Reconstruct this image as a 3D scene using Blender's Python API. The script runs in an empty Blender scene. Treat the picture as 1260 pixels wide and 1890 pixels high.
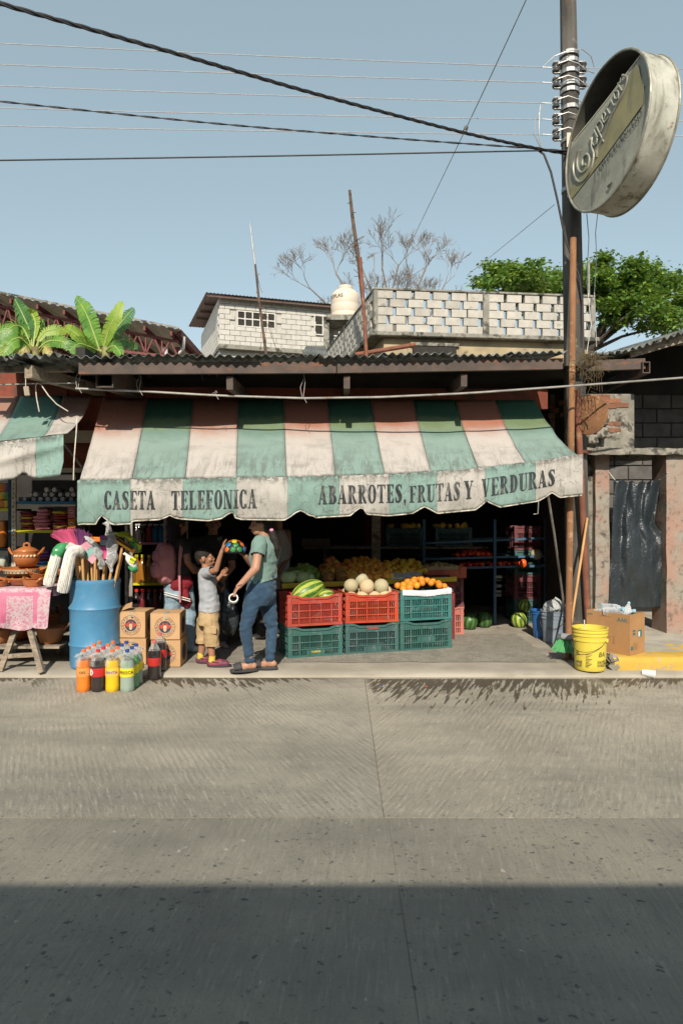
import bpy, bmesh, math, random
import numpy as np
from mathutils import Vector, Matrix, Euler, noise as mnoise
random.seed(7)
R = math.radians
scn = bpy.context.scene
C = scn.collection
# ------------------------------------------------------------------ camera, sky, sun, exposure
H = 1.55                       # eye height
FPX, CX, CY = 1260.0, 630.0, 945.0
cam_d = bpy.data.cameras.new('camera'); cam = bpy.data.objects.new('camera', cam_d); C.objects.link(cam)
cam.location = (0, 0, H); cam.rotation_euler = (R(90), 0, 0)
cam_d.sensor_fit = 'VERTICAL'; cam_d.sensor_height = 36; cam_d.sensor_width = 24; cam_d.lens = 24
cam_d.clip_start = 0.05; cam_d.clip_end = 6000
cam_d.dof.use_dof = True; cam_d.dof.focus_distance = 6.8; cam_d.dof.aperture_fstop = 4.0
scn.camera = cam
SUN_EL, SUN_AZ = R(35), R(-3)    # sun stands behind the photographer
w = bpy.data.worlds.new('World'); scn.world = w; w.use_nodes = True
nt = w.node_tree; nt.nodes.clear()
sky = nt.nodes.new('ShaderNodeTexSky'); sky.sky_type = 'NISHITA'; sky.sun_disc = False
sky.sun_elevation = SUN_EL; sky.sun_rotation = R(180) - SUN_AZ
sky.air_density = 1.0; sky.dust_density = 1.2; sky.ozone_density = 1.6; sky.altitude = 200
hs = nt.nodes.new('ShaderNodeHueSaturation'); hs.inputs['Saturation'].default_value = 0.62; hs.inputs['Hue'].default_value = 0.475
bg = nt.nodes.new('ShaderNodeBackground'); bg.inputs['Strength'].default_value = 0.15
wo = nt.nodes.new('ShaderNodeOutputWorld')
mxw = nt.nodes.new('ShaderNodeMix'); mxw.data_type = 'RGBA'; mxw.inputs[0].default_value = .5      # even pale haze over the whole sky
mxw.inputs[7].default_value = (2.20, 2.95, 3.25, 1)
nt.links.new(sky.outputs[0], hs.inputs['Color']); nt.links.new(hs.outputs[0], mxw.inputs[6]); nt.links.new(mxw.outputs[2], bg.inputs[0]); nt.links.new(bg.outputs[0], wo.inputs[0])
sl = bpy.data.lights.new('sun', 'SUN'); sl.energy = 5.0; sl.angle = R(0.53); sl.color = (1.0, 0.91, 0.77)
so = bpy.data.objects.new('sun', sl); C.objects.link(so)
so.rotation_euler = (R(90) - SUN_EL, 0, SUN_AZ); so.location = (0, -5, 20)
scn.view_settings.view_transform = 'Standard'; scn.view_settings.look = 'None'
scn.view_settings.exposure = 0.22; scn.view_settings.gamma = 1.0; scn.view_settings.use_curve_mapping = False
scn.render.engine = 'CYCLES'
scn.cycles.use_denoising = True; scn.cycles.use_adaptive_sampling = True; scn.cycles.adaptive_threshold = .02
scn.cycles.max_bounces = 5; scn.cycles.transparent_max_bounces = 8; scn.cycles.transmission_bounces = 4
scn.cycles.caustics_reflective = False; scn.cycles.caustics_refractive = False
# ------------------------------------------------------------------ helpers
def P(px, py, d):              # the place at distance d seen at photo pixel (px, py)
 return Vector(((px - CX) / FPX * d, d, H - (py - CY) / FPX * d))
def G(px, py, z=0.0):          # the place at height z seen at photo pixel (px, py)
 d = FPX * (H - z) / (py - CY)
 return Vector(((px - CX) / FPX * d, d, z))
def interp(x, xs, ys):
 return float(np.interp(x, xs, ys))
MATS = {}
def _mix(nt, a, b, fac, blend='MIX'):
 n = nt.nodes.new('ShaderNodeMix'); n.data_type = 'RGBA'; n.blend_type = blend
 for s, v in ((n.inputs[0], fac), (n.inputs[6], a), (n.inputs[7], b)):
  if hasattr(v, 'links') or isinstance(v, bpy.types.NodeSocket): nt.links.new(v, s)
  elif isinstance(v, (int, float)): s.default_value = v
  else: s.default_value = (*v[:3], 1)
 return n.outputs[2]
def _math(nt, op, a, b=0.0, clamp=False):
 n = nt.nodes.new('ShaderNodeMath'); n.operation = op; n.use_clamp = clamp
 for s, v in ((n.inputs[0], a), (n.inputs[1], b)):
  if isinstance(v, bpy.types.NodeSocket): nt.links.new(v, s)
  else: s.default_value = v
 return n.outputs[0]
def _noise(nt, vec, scale, detail=5, rough=.55, dist=0.0, stretch=None, loc=None):
 if stretch or loc:
  mp = nt.nodes.new('ShaderNodeMapping')
  if stretch: mp.inputs['Scale'].default_value = stretch
  if loc: mp.inputs['Location'].default_value = loc
  nt.links.new(vec, mp.inputs[0]); vec = mp.outputs[0]
 n = nt.nodes.new('ShaderNodeTexNoise'); n.inputs['Scale'].default_value = scale
 n.inputs['Detail'].default_value = detail; n.inputs['Roughness'].default_value = rough
 n.inputs['Distortion'].default_value = dist
 nt.links.new(vec, n.inputs['Vector']); return n.outputs['Fac']
def _ramp(nt, fac, p0, p1):    # smooth step between p0 and p1
 n = nt.nodes.new('ShaderNodeMapRange'); n.interpolation_type = 'SMOOTHSTEP'
 n.inputs[1].default_value = p0; n.inputs[2].default_value = p1
 nt.links.new(fac, n.inputs[0]); return n.outputs[0]
def base_mat(name):
 m = bpy.data.materials.new(name); m.use_nodes = True
 nt = m.node_tree; b = nt.nodes['Principled BSDF']
 tc = nt.nodes.new('ShaderNodeTexCoord')
 return m, nt, b, tc
def bump(nt, b, h, strength=.3, dist=.01):
 n = nt.nodes.new('ShaderNodeBump'); n.inputs['Strength'].default_value = strength; n.inputs['Distance'].default_value = dist
 nt.links.new(h, n.inputs['Height']); nt.links.new(n.outputs[0], b.inputs['Normal'])
def M(name, col, col2=None, scale=6, rough=.75, bmp=.15, bscale=60, metal=0, dirt=None, damt=(.5, .65), dscale=4,
 dstretch=None, var=0.0, trans=0, alpha=1, spec=.4, coat=0, sub=None, dirt2=None, d2amt=(.55, .7), d2scale=14, stretch=None, ior=1.45, sheen=0, hue=0.0):
 if name in MATS: return MATS[name]
 m, nt, b, tc = base_mat(name)
 v = tc.outputs['Object']
 if var or hue:                       # a shift of its own for every object
  oi = nt.nodes.new('ShaderNodeObjectInfo')
  va = nt.nodes.new('ShaderNodeVectorMath'); va.operation = 'ADD'
  cb = nt.nodes.new('ShaderNodeCombineXYZ')
  nt.links.new(_math(nt, 'MULTIPLY', oi.outputs['Random'], 37.0), cb.inputs[0])
  nt.links.new(v, va.inputs[0]); nt.links.new(cb.outputs[0], va.inputs[1]); v = va.outputs[0]
 if col2 is None: col2 = tuple(c * .78 for c in col)
 c = _mix(nt, col2, col, _ramp(nt, _noise(nt, v, scale, stretch=stretch), .32, .68))
 if dirt: c = _mix(nt, c, dirt, _ramp(nt, _noise(nt, v, dscale, 7, .65, .4, dstretch), damt[0], damt[1]))
 if dirt2: c = _mix(nt, c, dirt2, _ramp(nt, _noise(nt, v, d2scale, 7, .7, .2, loc=(3, 5, 1)), d2amt[0], d2amt[1]))
 if var or hue:
  h = nt.nodes.new('ShaderNodeHueSaturation')
  nt.links.new(_math(nt, 'ADD', _math(nt, 'MULTIPLY', oi.outputs['Random'], 2 * var), 1 - var), h.inputs['Value'])
  if hue:
   rr = _math(nt, 'FRACT', _math(nt, 'MULTIPLY', oi.outputs['Random'], 7.31))
   nt.links.new(_math(nt, 'ADD', _math(nt, 'MULTIPLY', rr, 2 * hue), .5 - hue), h.inputs['Hue'])
  nt.links.new(c, h.inputs['Color']); c = h.outputs[0]
 nt.links.new(c, b.inputs['Base Color'])
 b.inputs['Roughness'].default_value = rough; b.inputs['Metallic'].default_value = metal
 b.inputs['Specular IOR Level'].default_value = spec; b.inputs['Alpha'].default_value = alpha
 b.inputs['Transmission Weight'].default_value = trans; b.inputs['IOR'].default_value = ior
 b.inputs['Coat Weight'].default_value = coat
 if sheen: b.inputs['Sheen Weight'].default_value = sheen
 if sub: b.inputs['Subsurface Weight'].default_value = sub; b.inputs['Subsurface Radius'].default_value = (.02, .01, .006)
 if bmp: bump(nt, b, _noise(nt, v, bscale, 6, .6, stretch=stretch), bmp, .01)
 MATS[name] = m; return m
def tag(o, label=None, cat=None, group=None, kind=None):
 if label: o['label'] = label
 if cat: o['category'] = cat
 if group: o['group'] = group
 if kind: o['kind'] = kind
 return o
def thing(name, label, cat, loc=(0, 0, 0), rz=0.0, group=None):
 o = bpy.data.objects.new(name, None); C.objects.link(o); o.empty_display_size = .1
 o.location = loc; o.rotation_euler = (0, 0, rz)
 o['_l'] = 1; del o['_l']
 return tag(o, label, cat, group)
def wmat(o):
 m = Matrix.Translation(o.location) @ o.rotation_euler.to_matrix().to_4x4() @ Matrix.Diagonal((*o.scale, 1))
 return wmat(o.parent) @ o.matrix_parent_inverse @ m if o.parent else m
def put(name, me, mat=None, parent=None, world=False, loc=None, rot=None, scale=None):
 o = bpy.data.objects.new(name, me); C.objects.link(o)
 if mat is not None and not me.materials: me.materials.append(mat)
 if loc is not None: o.location = loc
 if rot is not None: o.rotation_euler = rot
 if scale is not None: o.scale = scale
 if parent is not None:
  o.parent = parent
  if world:
   mm = wmat(parent)
   o.matrix_parent_inverse = mm.inverted()
 return o
def copy_tree(o, parent=None):
 c = o.copy(); C.objects.link(c); c.parent = parent
 if parent is not None: c.matrix_parent_inverse = o.matrix_parent_inverse.copy()
 for ch in list(o.children):
  if ch is not c: copy_tree(ch, c)
 return c
class MB:
 """collects shapes for ONE mesh"""
 def __init__(s): s.v = []; s.f = []; s.m = []; s.uv = {}
 def add(s, vs, fs, mi=0):
  o = len(s.v); s.v += [tuple(v) for v in vs]
  for f in fs: s.f.append(tuple(i + o for i in f)); s.m.append(mi)
  return s
 def box(s, c, sz, rz=0, rot=None, mi=0, taper=None):
  hx, hy, hz = sz[0] / 2, sz[1] / 2, sz[2] / 2
  m = rot.to_matrix() if rot is not None else Matrix.Rotation(rz, 3, 'Z')
  vs = []
  for z in (-1, 1):
   t = taper if (taper and z > 0) else 1
   for x, y in ((-1, -1), (1, -1), (1, 1), (-1, 1)):
    vs.append(Vector(c) + m @ Vector((x * hx * t, y * hy * t, z * hz)))
  return s.add(vs, [(0, 3, 2, 1), (4, 5, 6, 7), (0, 1, 5, 4), (1, 2, 6, 5), (2, 3, 7, 6), (3, 0, 4, 7)], mi)
 def span(s, a, b, mi=0):          # box between two corners
  a, b = Vector(a), Vector(b)
  return s.box((a + b) / 2, [abs(x) for x in (b - a)], mi=mi)
 def beam(s, a, b, wd, ht, up=(0, 0, 1), mi=0):   # bar from a to b of rectangular section
  a, b = Vector(a), Vector(b); t = (b - a).normalized(); u = Vector(up)
  x = t.cross(u)
  if x.length < 1e-4: x = t.cross(Vector((0, 1, 0)))
  x.normalize(); z = x.cross(t).normalized()
  vs = []
  for p in (a, b):
   for i, j in ((-1, -1), (1, -1), (1, 1), (-1, 1)): vs.append(p + x * i * wd / 2 + z * j * ht / 2)
  return s.add(vs, [(3, 2, 1, 0), (4, 5, 6, 7), (0, 1, 5, 4), (1, 2, 6, 5), (2, 3, 7, 6), (3, 0, 4, 7)], mi)
 def tube(s, pts, r, n=8, mi=0, caps=True, sq=None):
  pts = [Vector(p) for p in pts]; k = len(pts)
  rs = r if isinstance(r, (list, tuple)) else [r] * k
  o = len(s.v); px = None
  for i, p in enumerate(pts):
   t = (pts[min(i + 1, k - 1)] - pts[max(i - 1, 0)])
   t = t.normalized() if t.length > 1e-9 else Vector((0, 0, 1))
   if px is None:
    px = t.cross(Vector((0, 0, 1)))
    if px.length < .05: px = t.cross(Vector((0, 1, 0)))
   px = px - t * px.dot(t); px.normalize(); py = t.cross(px)
   for j in range(n):
    a = 2 * math.pi * (j + .5) / n
    s.v.append(tuple(p + (px * math.cos(a) + py * math.sin(a) * (sq or 1)) * rs[i]))
  for i in range(k - 1):
   for j in range(n):
    a = o + i * n + j; b = o + i * n + (j + 1) % n
    s.f.append((a, b, b + n, a + n)); s.m.append(mi)
  if caps:
   s.f.append(tuple(o + j for j in range(n))[::-1]); s.m.append(mi)
   s.f.append(tuple(o + (k - 1) * n + j for j in range(n))); s.m.append(mi)
  return s
 def lathe(s, prof, c=(0, 0, 0), n=20, mi=0, sx=1, sy=1, rot=None, closed=False):
  o = len(s.v); c = Vector(c); k = len(prof)
  for r, z in prof:
   for j in range(n):
    a = 2 * math.pi * j / n; p = Vector((r * math.cos(a) * sx, r * math.sin(a) * sy, z))
    if rot is not None: p = rot @ p
    s.v.append(tuple(c + p))
  for i in range(k - 1):
   for j in range(n):
    a = o + i * n + j; b = o + i * n + (j + 1) % n
    s.f.append((a, b, b + n, a + n)); s.m.append(mi)
  if closed:
   s.f.append(tuple(o + j for j in range(n))[::-1]); s.m.append(mi)
   s.f.append(tuple(o + (k - 1) * n + j for j in range(n))); s.m.append(mi)
  return s
 def ell(s, c, r, n=14, k=8, rot=None, mi=0):
  pr = []
  for i in range(k + 1):
   a = -math.pi / 2 + math.pi * i / k
   pr.append((max(math.cos(a), 1e-4), math.sin(a)))
  o = len(s.v); c = Vector(c)
  for q, z in pr:
   for j in range(n):
    a = 2 * math.pi * j / n; p = Vector((q * math.cos(a) * r[0], q * math.sin(a) * r[1], z * r[2]))
    if rot is not None: p = rot @ p
    s.v.append(tuple(c + p))
  for i in range(k):
   for j in range(n):
    a = o + i * n + j; b = o + i * n + (j + 1) % n
    s.f.append((a, b, b + n, a + n)); s.m.append(mi)
  return s
 def grid(s, fn, nu, nv, mi=0, uv=False):
  o = len(s.v)
  for j in range(nv + 1):
   for i in range(nu + 1):
    s.v.append(tuple(fn(i / nu, j / nv)))
    if uv: s.uv[len(s.v) - 1] = (i / nu, j / nv)
  for j in range(nv):
   for i in range(nu):
    a = o + j * (nu + 1) + i
    s.f.append((a, a + 1, a + nu + 2, a + nu + 1)); s.m.append(mi)
  return s
 def slab(s, fn, nu, nv, th, mi=0):           # grid with thickness th along +y
  a = len(s.v); s.grid(fn, nu, nv, mi); b = len(s.v)
  s.v += [(x, y + th, z) for x, y, z in s.v[a:b]]
  q = b - a
  for f in [f for f in s.f if min(f) >= a and max(f) < b]: s.f.append(tuple(i + q for i in f[::-1])); s.m.append(mi)
  w_ = nu + 1
  ring = [a + i for i in range(w_)] + [a + j * w_ + nu for j in range(1, nv + 1)] + [a + nv * w_ + i for i in range(nu - 1, -1, -1)] + [a + j * w_ for j in range(nv - 1, 0, -1)]
  for i in range(len(ring)):
   x, y = ring[i], ring[(i + 1) % len(ring)]
   s.f.append((y, x, x + q, y + q)); s.m.append(mi)
  return s
 def prism(s, pts2, a, b, axis='y', mi=0):     # polygon (x,z) extruded from y=a to y=b
  n = len(pts2); o = len(s.v)
  for t in (a, b):
   for x, z in pts2:
    s.v.append({'y': (x, t, z), 'x': (t, x, z), 'z': (x, z, t)}[axis])
  s.f.append(tuple(o + i for i in range(n))); s.m.append(mi)
  s.f.append(tuple(o + n + i for i in range(n))[::-1]); s.m.append(mi)
  for i in range(n):
   j = (i + 1) % n; s.f.append((o + j, o + i, o + n + i, o + n + j)); s.m.append(mi)
  return s
 def mesh(s, name, smooth=False, bevel=0, seg=1, ang=30, fixn=True):
  me = bpy.data.meshes.new(name); me.from_pydata(s.v, [], s.f)
  if s.m and max(s.m) > 0: me.polygons.foreach_set('material_index', s.m)
  if s.uv:
   ul = me.uv_layers.new(name='UVMap')
   for l in me.loops: ul.data[l.index].uv = s.uv.get(l.vertex_index, (0, 0))
  if bevel or fixn:
   bm = bmesh.new(); bm.from_mesh(me)
   if fixn: bmesh.ops.recalc_face_normals(bm, faces=bm.faces)
   if bevel:
    es = [e for e in bm.edges if len(e.link_faces) == 2 and e.calc_face_angle(0) > R(ang)]
    bmesh.ops.bevel(bm, geom=es, offset=bevel, segments=seg, affect='EDGES', profile=.6, clamp_overlap=True)
   bm.to_mesh(me); bm.free()
  if smooth:
   me.polygons.foreach_set('use_smooth', [True] * len(me.polygons))
   if smooth != 'all':
    try: me.set_sharp_from_angle(angle=R(38))
    except Exception: pass
  me.update(); return me
 def build(s, name, mat, parent=None, world=True, smooth=False, bevel=0, seg=1, **k):
  me = s.mesh(name, smooth, bevel, seg)
  for q in (mat if isinstance(mat, (list, tuple)) else [mat]): me.materials.append(q)
  return put(name, me, None, parent, world, **k)
def text_mesh(txt, size, name='lettering', align='CENTER', spacing=1.0, shear=0):
 cu = bpy.data.curves.new(name, 'FONT'); cu.body = txt; cu.size = size; cu.align_x = align; cu.align_y = 'CENTER'
 cu.space_character = spacing; cu.shear = shear; cu.resolution_u = 3; cu.offset = size * .012
 o = bpy.data.objects.new(name, cu); C.objects.link(o)
 dg = bpy.context.evaluated_depsgraph_get(); dg.update()
 me = bpy.data.meshes.new_from_object(o.evaluated_get(dg))
 bpy.data.objects.remove(o); bpy.data.curves.remove(cu)
 return me
def wrap_mesh(me, fn):
 for v in me.vertices: v.co = fn(v.co)
 me.update(); return me
def remeshed(mb, name, voxel, smooth=4, disp=None, fac=.5):
 """one continuous skin over overlapping shapes"""
 me = mb.mesh(name + '_raw'); o = bpy.data.objects.new(name, me); C.objects.link(o)
 r = o.modifiers.new('r', 'REMESH'); r.mode = 'VOXEL'; r.voxel_size = voxel; r.use_smooth_shade = True
 if smooth:
  sm = o.modifiers.new('s', 'SMOOTH'); sm.iterations = smooth; sm.factor = fac
 dg = bpy.context.evaluated_depsgraph_get(); dg.update()
 out = bpy.data.meshes.new_from_object(o.evaluated_get(dg)); out.name = name
 bpy.data.objects.remove(o); bpy.data.meshes.remove(me)
 out.materials.clear()
 if disp:
  nr = [v.normal.copy() for v in out.vertices]
  for v, n in zip(out.vertices, nr): v.co = v.co + n * disp(v.co)
 out.polygons.foreach_set('use_smooth', [True] * len(out.polygons)); out.update()
 return out
# ------------------------------------------------------------------ materials of the setting
def road_mat(name, groove_angle, tint=(1, 1, 1), wet=False, groove=1.0, worn=0.0):
 m, nt, b, tc = base_mat(name); v = tc.outputs['Object']
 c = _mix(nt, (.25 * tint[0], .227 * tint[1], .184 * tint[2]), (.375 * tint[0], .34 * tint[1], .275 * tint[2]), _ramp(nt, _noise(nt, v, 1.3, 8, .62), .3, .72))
 sx0 = nt.nodes.new('ShaderNodeSeparateXYZ'); nt.links.new(v, sx0.inputs[0])
 # tining grooves
 mp = nt.nodes.new('ShaderNodeMapping'); mp.inputs['Rotation'].default_value = (0, 0, groove_angle)
 nt.links.new(v, mp.inputs[0])
 wv = nt.nodes.new('ShaderNodeTexWave'); wv.wave_type = 'BANDS'; wv.bands_direction = 'X'
 wv.inputs['Scale'].default_value = 8.0; wv.inputs['Distortion'].default_value = 3.2; wv.inputs['Detail'].default_value = 4; wv.inputs['Detail Scale'].default_value = 1.6; wv.inputs['Detail Roughness'].default_value = .65
 nt.links.new(mp.outputs[0], wv.inputs['Vector'])
 patch = _ramp(nt, _noise(nt, v, 1.7, 6, .6, loc=(9, 2, 0)), .42, .60)
 streak = _noise(nt, mp.outputs[0], 5, 4, .6, stretch=(9, .55, 1))
 g = _math(nt, 'MULTIPLY', _math(nt, 'MULTIPLY', wv.outputs['Fac'], patch), _ramp(nt, _noise(nt, mp.outputs[0], 6, 5, .7, stretch=(3, .6, 1), loc=(1, 8, 0)), .30, .62))
 c = _mix(nt, c, (.36 * tint[0], .325 * tint[1], .265 * tint[2]), _math(nt, 'MULTIPLY', g, .42 * groove))
 c = _mix(nt, c, (.11, .105, .095), _math(nt, 'MULTIPLY', _ramp(nt, streak, .55, .78), .55))
 c = _mix(nt, c, (.40 * tint[0], .355 * tint[1], .28 * tint[2]), _math(nt, 'MULTIPLY', _ramp(nt, _noise(nt, v, .55, 6, .68, .4, loc=(4.2, 1.1, 0)), .50, .66), .55))
 c = _mix(nt, c, (.15, .143, .125), _math(nt, 'MULTIPLY', _ramp(nt, _noise(nt, v, .7, 5, .6, stretch=(.22, 2.2, 1), loc=(1, 3, 0)), .52, .68), .45))
 near_tone = _math(nt, 'MULTIPLY', _ramp(nt, _math(nt, 'ADD', sx0.outputs[1], _math(nt, 'MULTIPLY', _noise(nt, v, 1.2, 5, .65), 1.6)), 6.6, 4.0), .42)      # colour gets darker towards the camera, with a ragged noise edge
 c = _mix(nt, c, (.135, .13, .115), near_tone if wet else _math(nt, 'MULTIPLY', near_tone, .25))
 # exposed dark aggregate, two sizes, denser towards the middle of the road
 sx = nt.nodes.new('ShaderNodeSeparateXYZ'); nt.links.new(v, sx.inputs[0])
 near = _ramp(nt, _math(nt, 'ADD', sx.outputs[1], _math(nt, 'MULTIPLY', _noise(nt, v, .8), 1.8)), 5.6, 3.7)
 dens = _ramp(nt, _noise(nt, v, 1.1, 4, .6, loc=(5, 1, 0)), .34, .60)
 nz = nt.nodes.new('ShaderNodeTexNoise'); nz.inputs['Scale'].default_value = 26; nz.inputs['Detail'].default_value = 4
 nt.links.new(v, nz.inputs['Vector'])
 va = nt.nodes.new('ShaderNodeMixRGB'); va.blend_type = 'ADD'; va.inputs[0].default_value = .055
 nt.links.new(v, va.inputs[1]); nt.links.new(nz.outputs['Color'], va.inputs[2])
 def chips(scale, thr, r0, r1, rot, st):
  ms = nt.nodes.new('ShaderNodeMapping'); ms.inputs['Scale'].default_value = st; ms.inputs['Rotation'].default_value = (0, 0, rot)
  vo = nt.nodes.new('ShaderNodeTexVoronoi'); vo.inputs['Scale'].default_value = scale
  nt.links.new(va.outputs[0], ms.inputs[0]); nt.links.new(ms.outputs[0], vo.inputs['Vector'])
  cs = nt.nodes.new('ShaderNodeSeparateColor'); nt.links.new(vo.outputs['Color'], cs.inputs[0])
  rad = _math(nt, 'ADD', _math(nt, 'MULTIPLY', _math(nt, 'POWER', cs.outputs[1], 2.5), r1), r0)
  hit = _math(nt, 'SUBTRACT', rad, vo.outputs['Distance'])
  return _math(nt, 'MULTIPLY', _math(nt, 'MULTIPLY', _ramp(nt, hit, -.02, .05), _math(nt, 'GREATER_THAN', cs.outputs[0], thr)), _math(nt, 'ADD', _math(nt, 'MULTIPLY', cs.outputs[2], .6), .4))
 c1 = chips(33, .58, .05, .38, .5, (.85, 1.2, 1)); c2 = chips(68, .45, .06, .42, 1.4, (1, .75, 1)); c3 = chips(95, .55, .05, .35, groove_angle, (1.4, .5, 1))
 chip = _math(nt, 'MAXIMUM', _math(nt, 'MULTIPLY', c1, near), _math(nt, 'MAXIMUM', _math(nt, 'MULTIPLY', _math(nt, 'MULTIPLY', c2, dens), _math(nt, 'ADD', _math(nt, 'MULTIPLY', near, .9), .10)), _math(nt, 'MULTIPLY', c3, _math(nt, 'MULTIPLY', dens, .55))))
 c = _mix(nt, c, (.035, .038, .045), _math(nt, 'MULTIPLY', chip, .82))
 c = _mix(nt, c, (.42, .40, .36), _math(nt, 'MULTIPLY', chips(30, .93, .03, .3, 2.2, (1, 1, 1)), .6))
 c = _mix(nt, c, (.115, .112, .105), _math(nt, 'MULTIPLY', _ramp(nt, _noise(nt, v, 3.3, 7, .72, .5, loc=(2, 7, 0)), .55, .75), .45))
 fs = _noise(nt, mp.outputs[0], 11, 5, .7, .2, stretch=(6, .55, 1), loc=(6, 2, 0))
 c = _mix(nt, c, (.46 * tint[0], .415 * tint[1], .335 * tint[2]), _math(nt, 'MULTIPLY', _ramp(nt, fs, .52, .70), .50))
 c = _mix(nt, c, (.12, .115, .105), _math(nt, 'MULTIPLY', _ramp(nt, fs, .46, .30), .42))
 c = _mix(nt, c, (.10, .098, .092), _math(nt, 'MULTIPLY', _ramp(nt, _noise(nt, v, 75, 5, .75), .52, .66), .38))
 # tyre grime and water run-off at the gutter
 c = _mix(nt, c, (.13, .125, .11), _math(nt, 'MULTIPLY', _ramp(nt, _noise(nt, v, .9, 5, .6, stretch=(.35, 1.6, 1)), .5, .7), .4))
 if wet:
  def stain(x0, x1, y_edge, depth, seed, ang):
   mw = nt.nodes.new('ShaderNodeMapping'); mw.inputs['Rotation'].default_value = (0, 0, ang)
   nt.links.new(v, mw.inputs[0])
   n1 = _noise(nt, mw.outputs[0], 4.0, 4, .62, .15, stretch=(7.5, .75, 1), loc=(seed, seed * 2, 0))
   n2 = _ramp(nt, _noise(nt, v, 1.5, 3, .6, stretch=(1, .05, 1), loc=(seed * 3, 0, 0)), .30, .62)
   dist = _math(nt, 'SUBTRACT', y_edge, sx.outputs[1])
   thr = _math(nt, 'ADD', .385, _math(nt, 'DIVIDE', _math(nt, 'MULTIPLY', dist, .26), _math(nt, 'ADD', _math(nt, 'MULTIPLY', n2, depth), .03)))
   inx = _math(nt, 'MULTIPLY', _ramp(nt, sx.outputs[0], x0, x0 + .12), _ramp(nt, sx.outputs[0], x1, x1 - .5))
   return _math(nt, 'MULTIPLY', _math(nt, 'MULTIPLY', _ramp(nt, _math(nt, 'SUBTRACT', n1, thr), -.01, .03), _math(nt, 'GREATER_THAN', dist, 0.0)), inx)
  s1 = stain(-1.95, .1, 6.38, .6, 3.0, R(-24)); s2 = stain(.18, 2.6, 6.34, 1.05, 7.7, R(20)); s3 = stain(-3.4, -2.45, 6.38, .5, 12.3, R(-30))
  s4 = stain(2.3, 4.2, 6.36, .5, 15.1, R(32))
  s = _math(nt, 'MAXIMUM', _math(nt, 'MAXIMUM', s1, s2), _math(nt, 'MAXIMUM', s3, s4))
  c = _mix(nt, c, (.062, .050, .034), _math(nt, 'MULTIPLY', s, .88))
  ro = _math(nt, 'SUBTRACT', .85, _math(nt, 'MULTIPLY', s, .3)); nt.links.new(ro, b.inputs['Roughness'])
 else: b.inputs['Roughness'].default_value = .88
 nt.links.new(c, b.inputs['Base Color']); b.inputs['Specular IOR Level'].default_value = .25
 h = _math(nt, 'ADD', _math(nt, 'MULTIPLY', g, .5 * groove), _math(nt, 'ADD', _math(nt, 'MULTIPLY', _noise(nt, v, 45, 6, .7), .6), _math(nt, 'MULTIPLY', chip, -.3)))
 bump(nt, b, h, .55, .012)
 return m
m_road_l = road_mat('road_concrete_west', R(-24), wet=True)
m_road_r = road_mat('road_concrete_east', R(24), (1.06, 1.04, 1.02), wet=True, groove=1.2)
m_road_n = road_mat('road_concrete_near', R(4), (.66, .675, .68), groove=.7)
m_seam = M('joint_filler', (.20, .175, .14), (.13, .115, .095), 20, .95)
m_side = M('pavement_concrete', (.37, .33, .27), (.28, .25, .205), 2.2, .9, .35, 70, dirt=(.24, .215, .18), damt=(.55, .72), dscale=2.5, dirt2=(.16, .14, .12), d2amt=(.66, .72), d2scale=22)
m_grit = M('gritty_floor', (.33, .30, .25), (.24, .22, .185), 9, .95, .8, 130, dirt=(.15, .14, .12), damt=(.52, .6), dscale=60)
m_lip = M('trowelled_kerb', (.38, .34, .28), (.30, .27, .22), 3, .85, .2, 50, dirt=(.26, .235, .19), damt=(.55, .7), dscale=3, dstretch=(.5, 2, 1))
m_earth = M('earth', (.16, .13, .09), (.09, .09, .05), 1.5, 1, .4, 8)
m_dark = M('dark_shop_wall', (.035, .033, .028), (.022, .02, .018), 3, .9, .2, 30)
m_redwall = M('faded_red_paint', (.23, .055, .03), (.13, .035, .02), 3, .8, .2, 30, dirt=(.07, .045, .035), damt=(.5, .7), dscale=3)
m_purlin = M('rusty_purlin', (.105, .075, .06), (.065, .05, .043), 5, .7, .2, 50, dirt=(.20, .075, .035), damt=(.55, .72), dscale=6, dstretch=(.6, 1, 2))
m_sheet = M('weathered_roof_sheet', (.22, .235, .225), (.12, .13, .125), 3, .6, .2, 40, metal=.25, dirt=(.07, .065, .055), damt=(.45, .65), dscale=5, dirt2=(.17, .09, .05), d2amt=(.6, .72), d2scale=9)
m_oldwood = M('weathered_timber', (.33, .27, .20), (.20, .16, .12), 6, .9, .5, 30, stretch=(1, 6, 6), dirt=(.10, .085, .07), damt=(.5, .68), dscale=8)
m_conc = M('grey_concrete', (.34, .32, .28), (.22, .21, .19), 3, .92, .4, 40, dirt=(.075, .07, .06), damt=(.52, .7), dscale=3.5, dstretch=(1, 1, .4))
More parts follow.
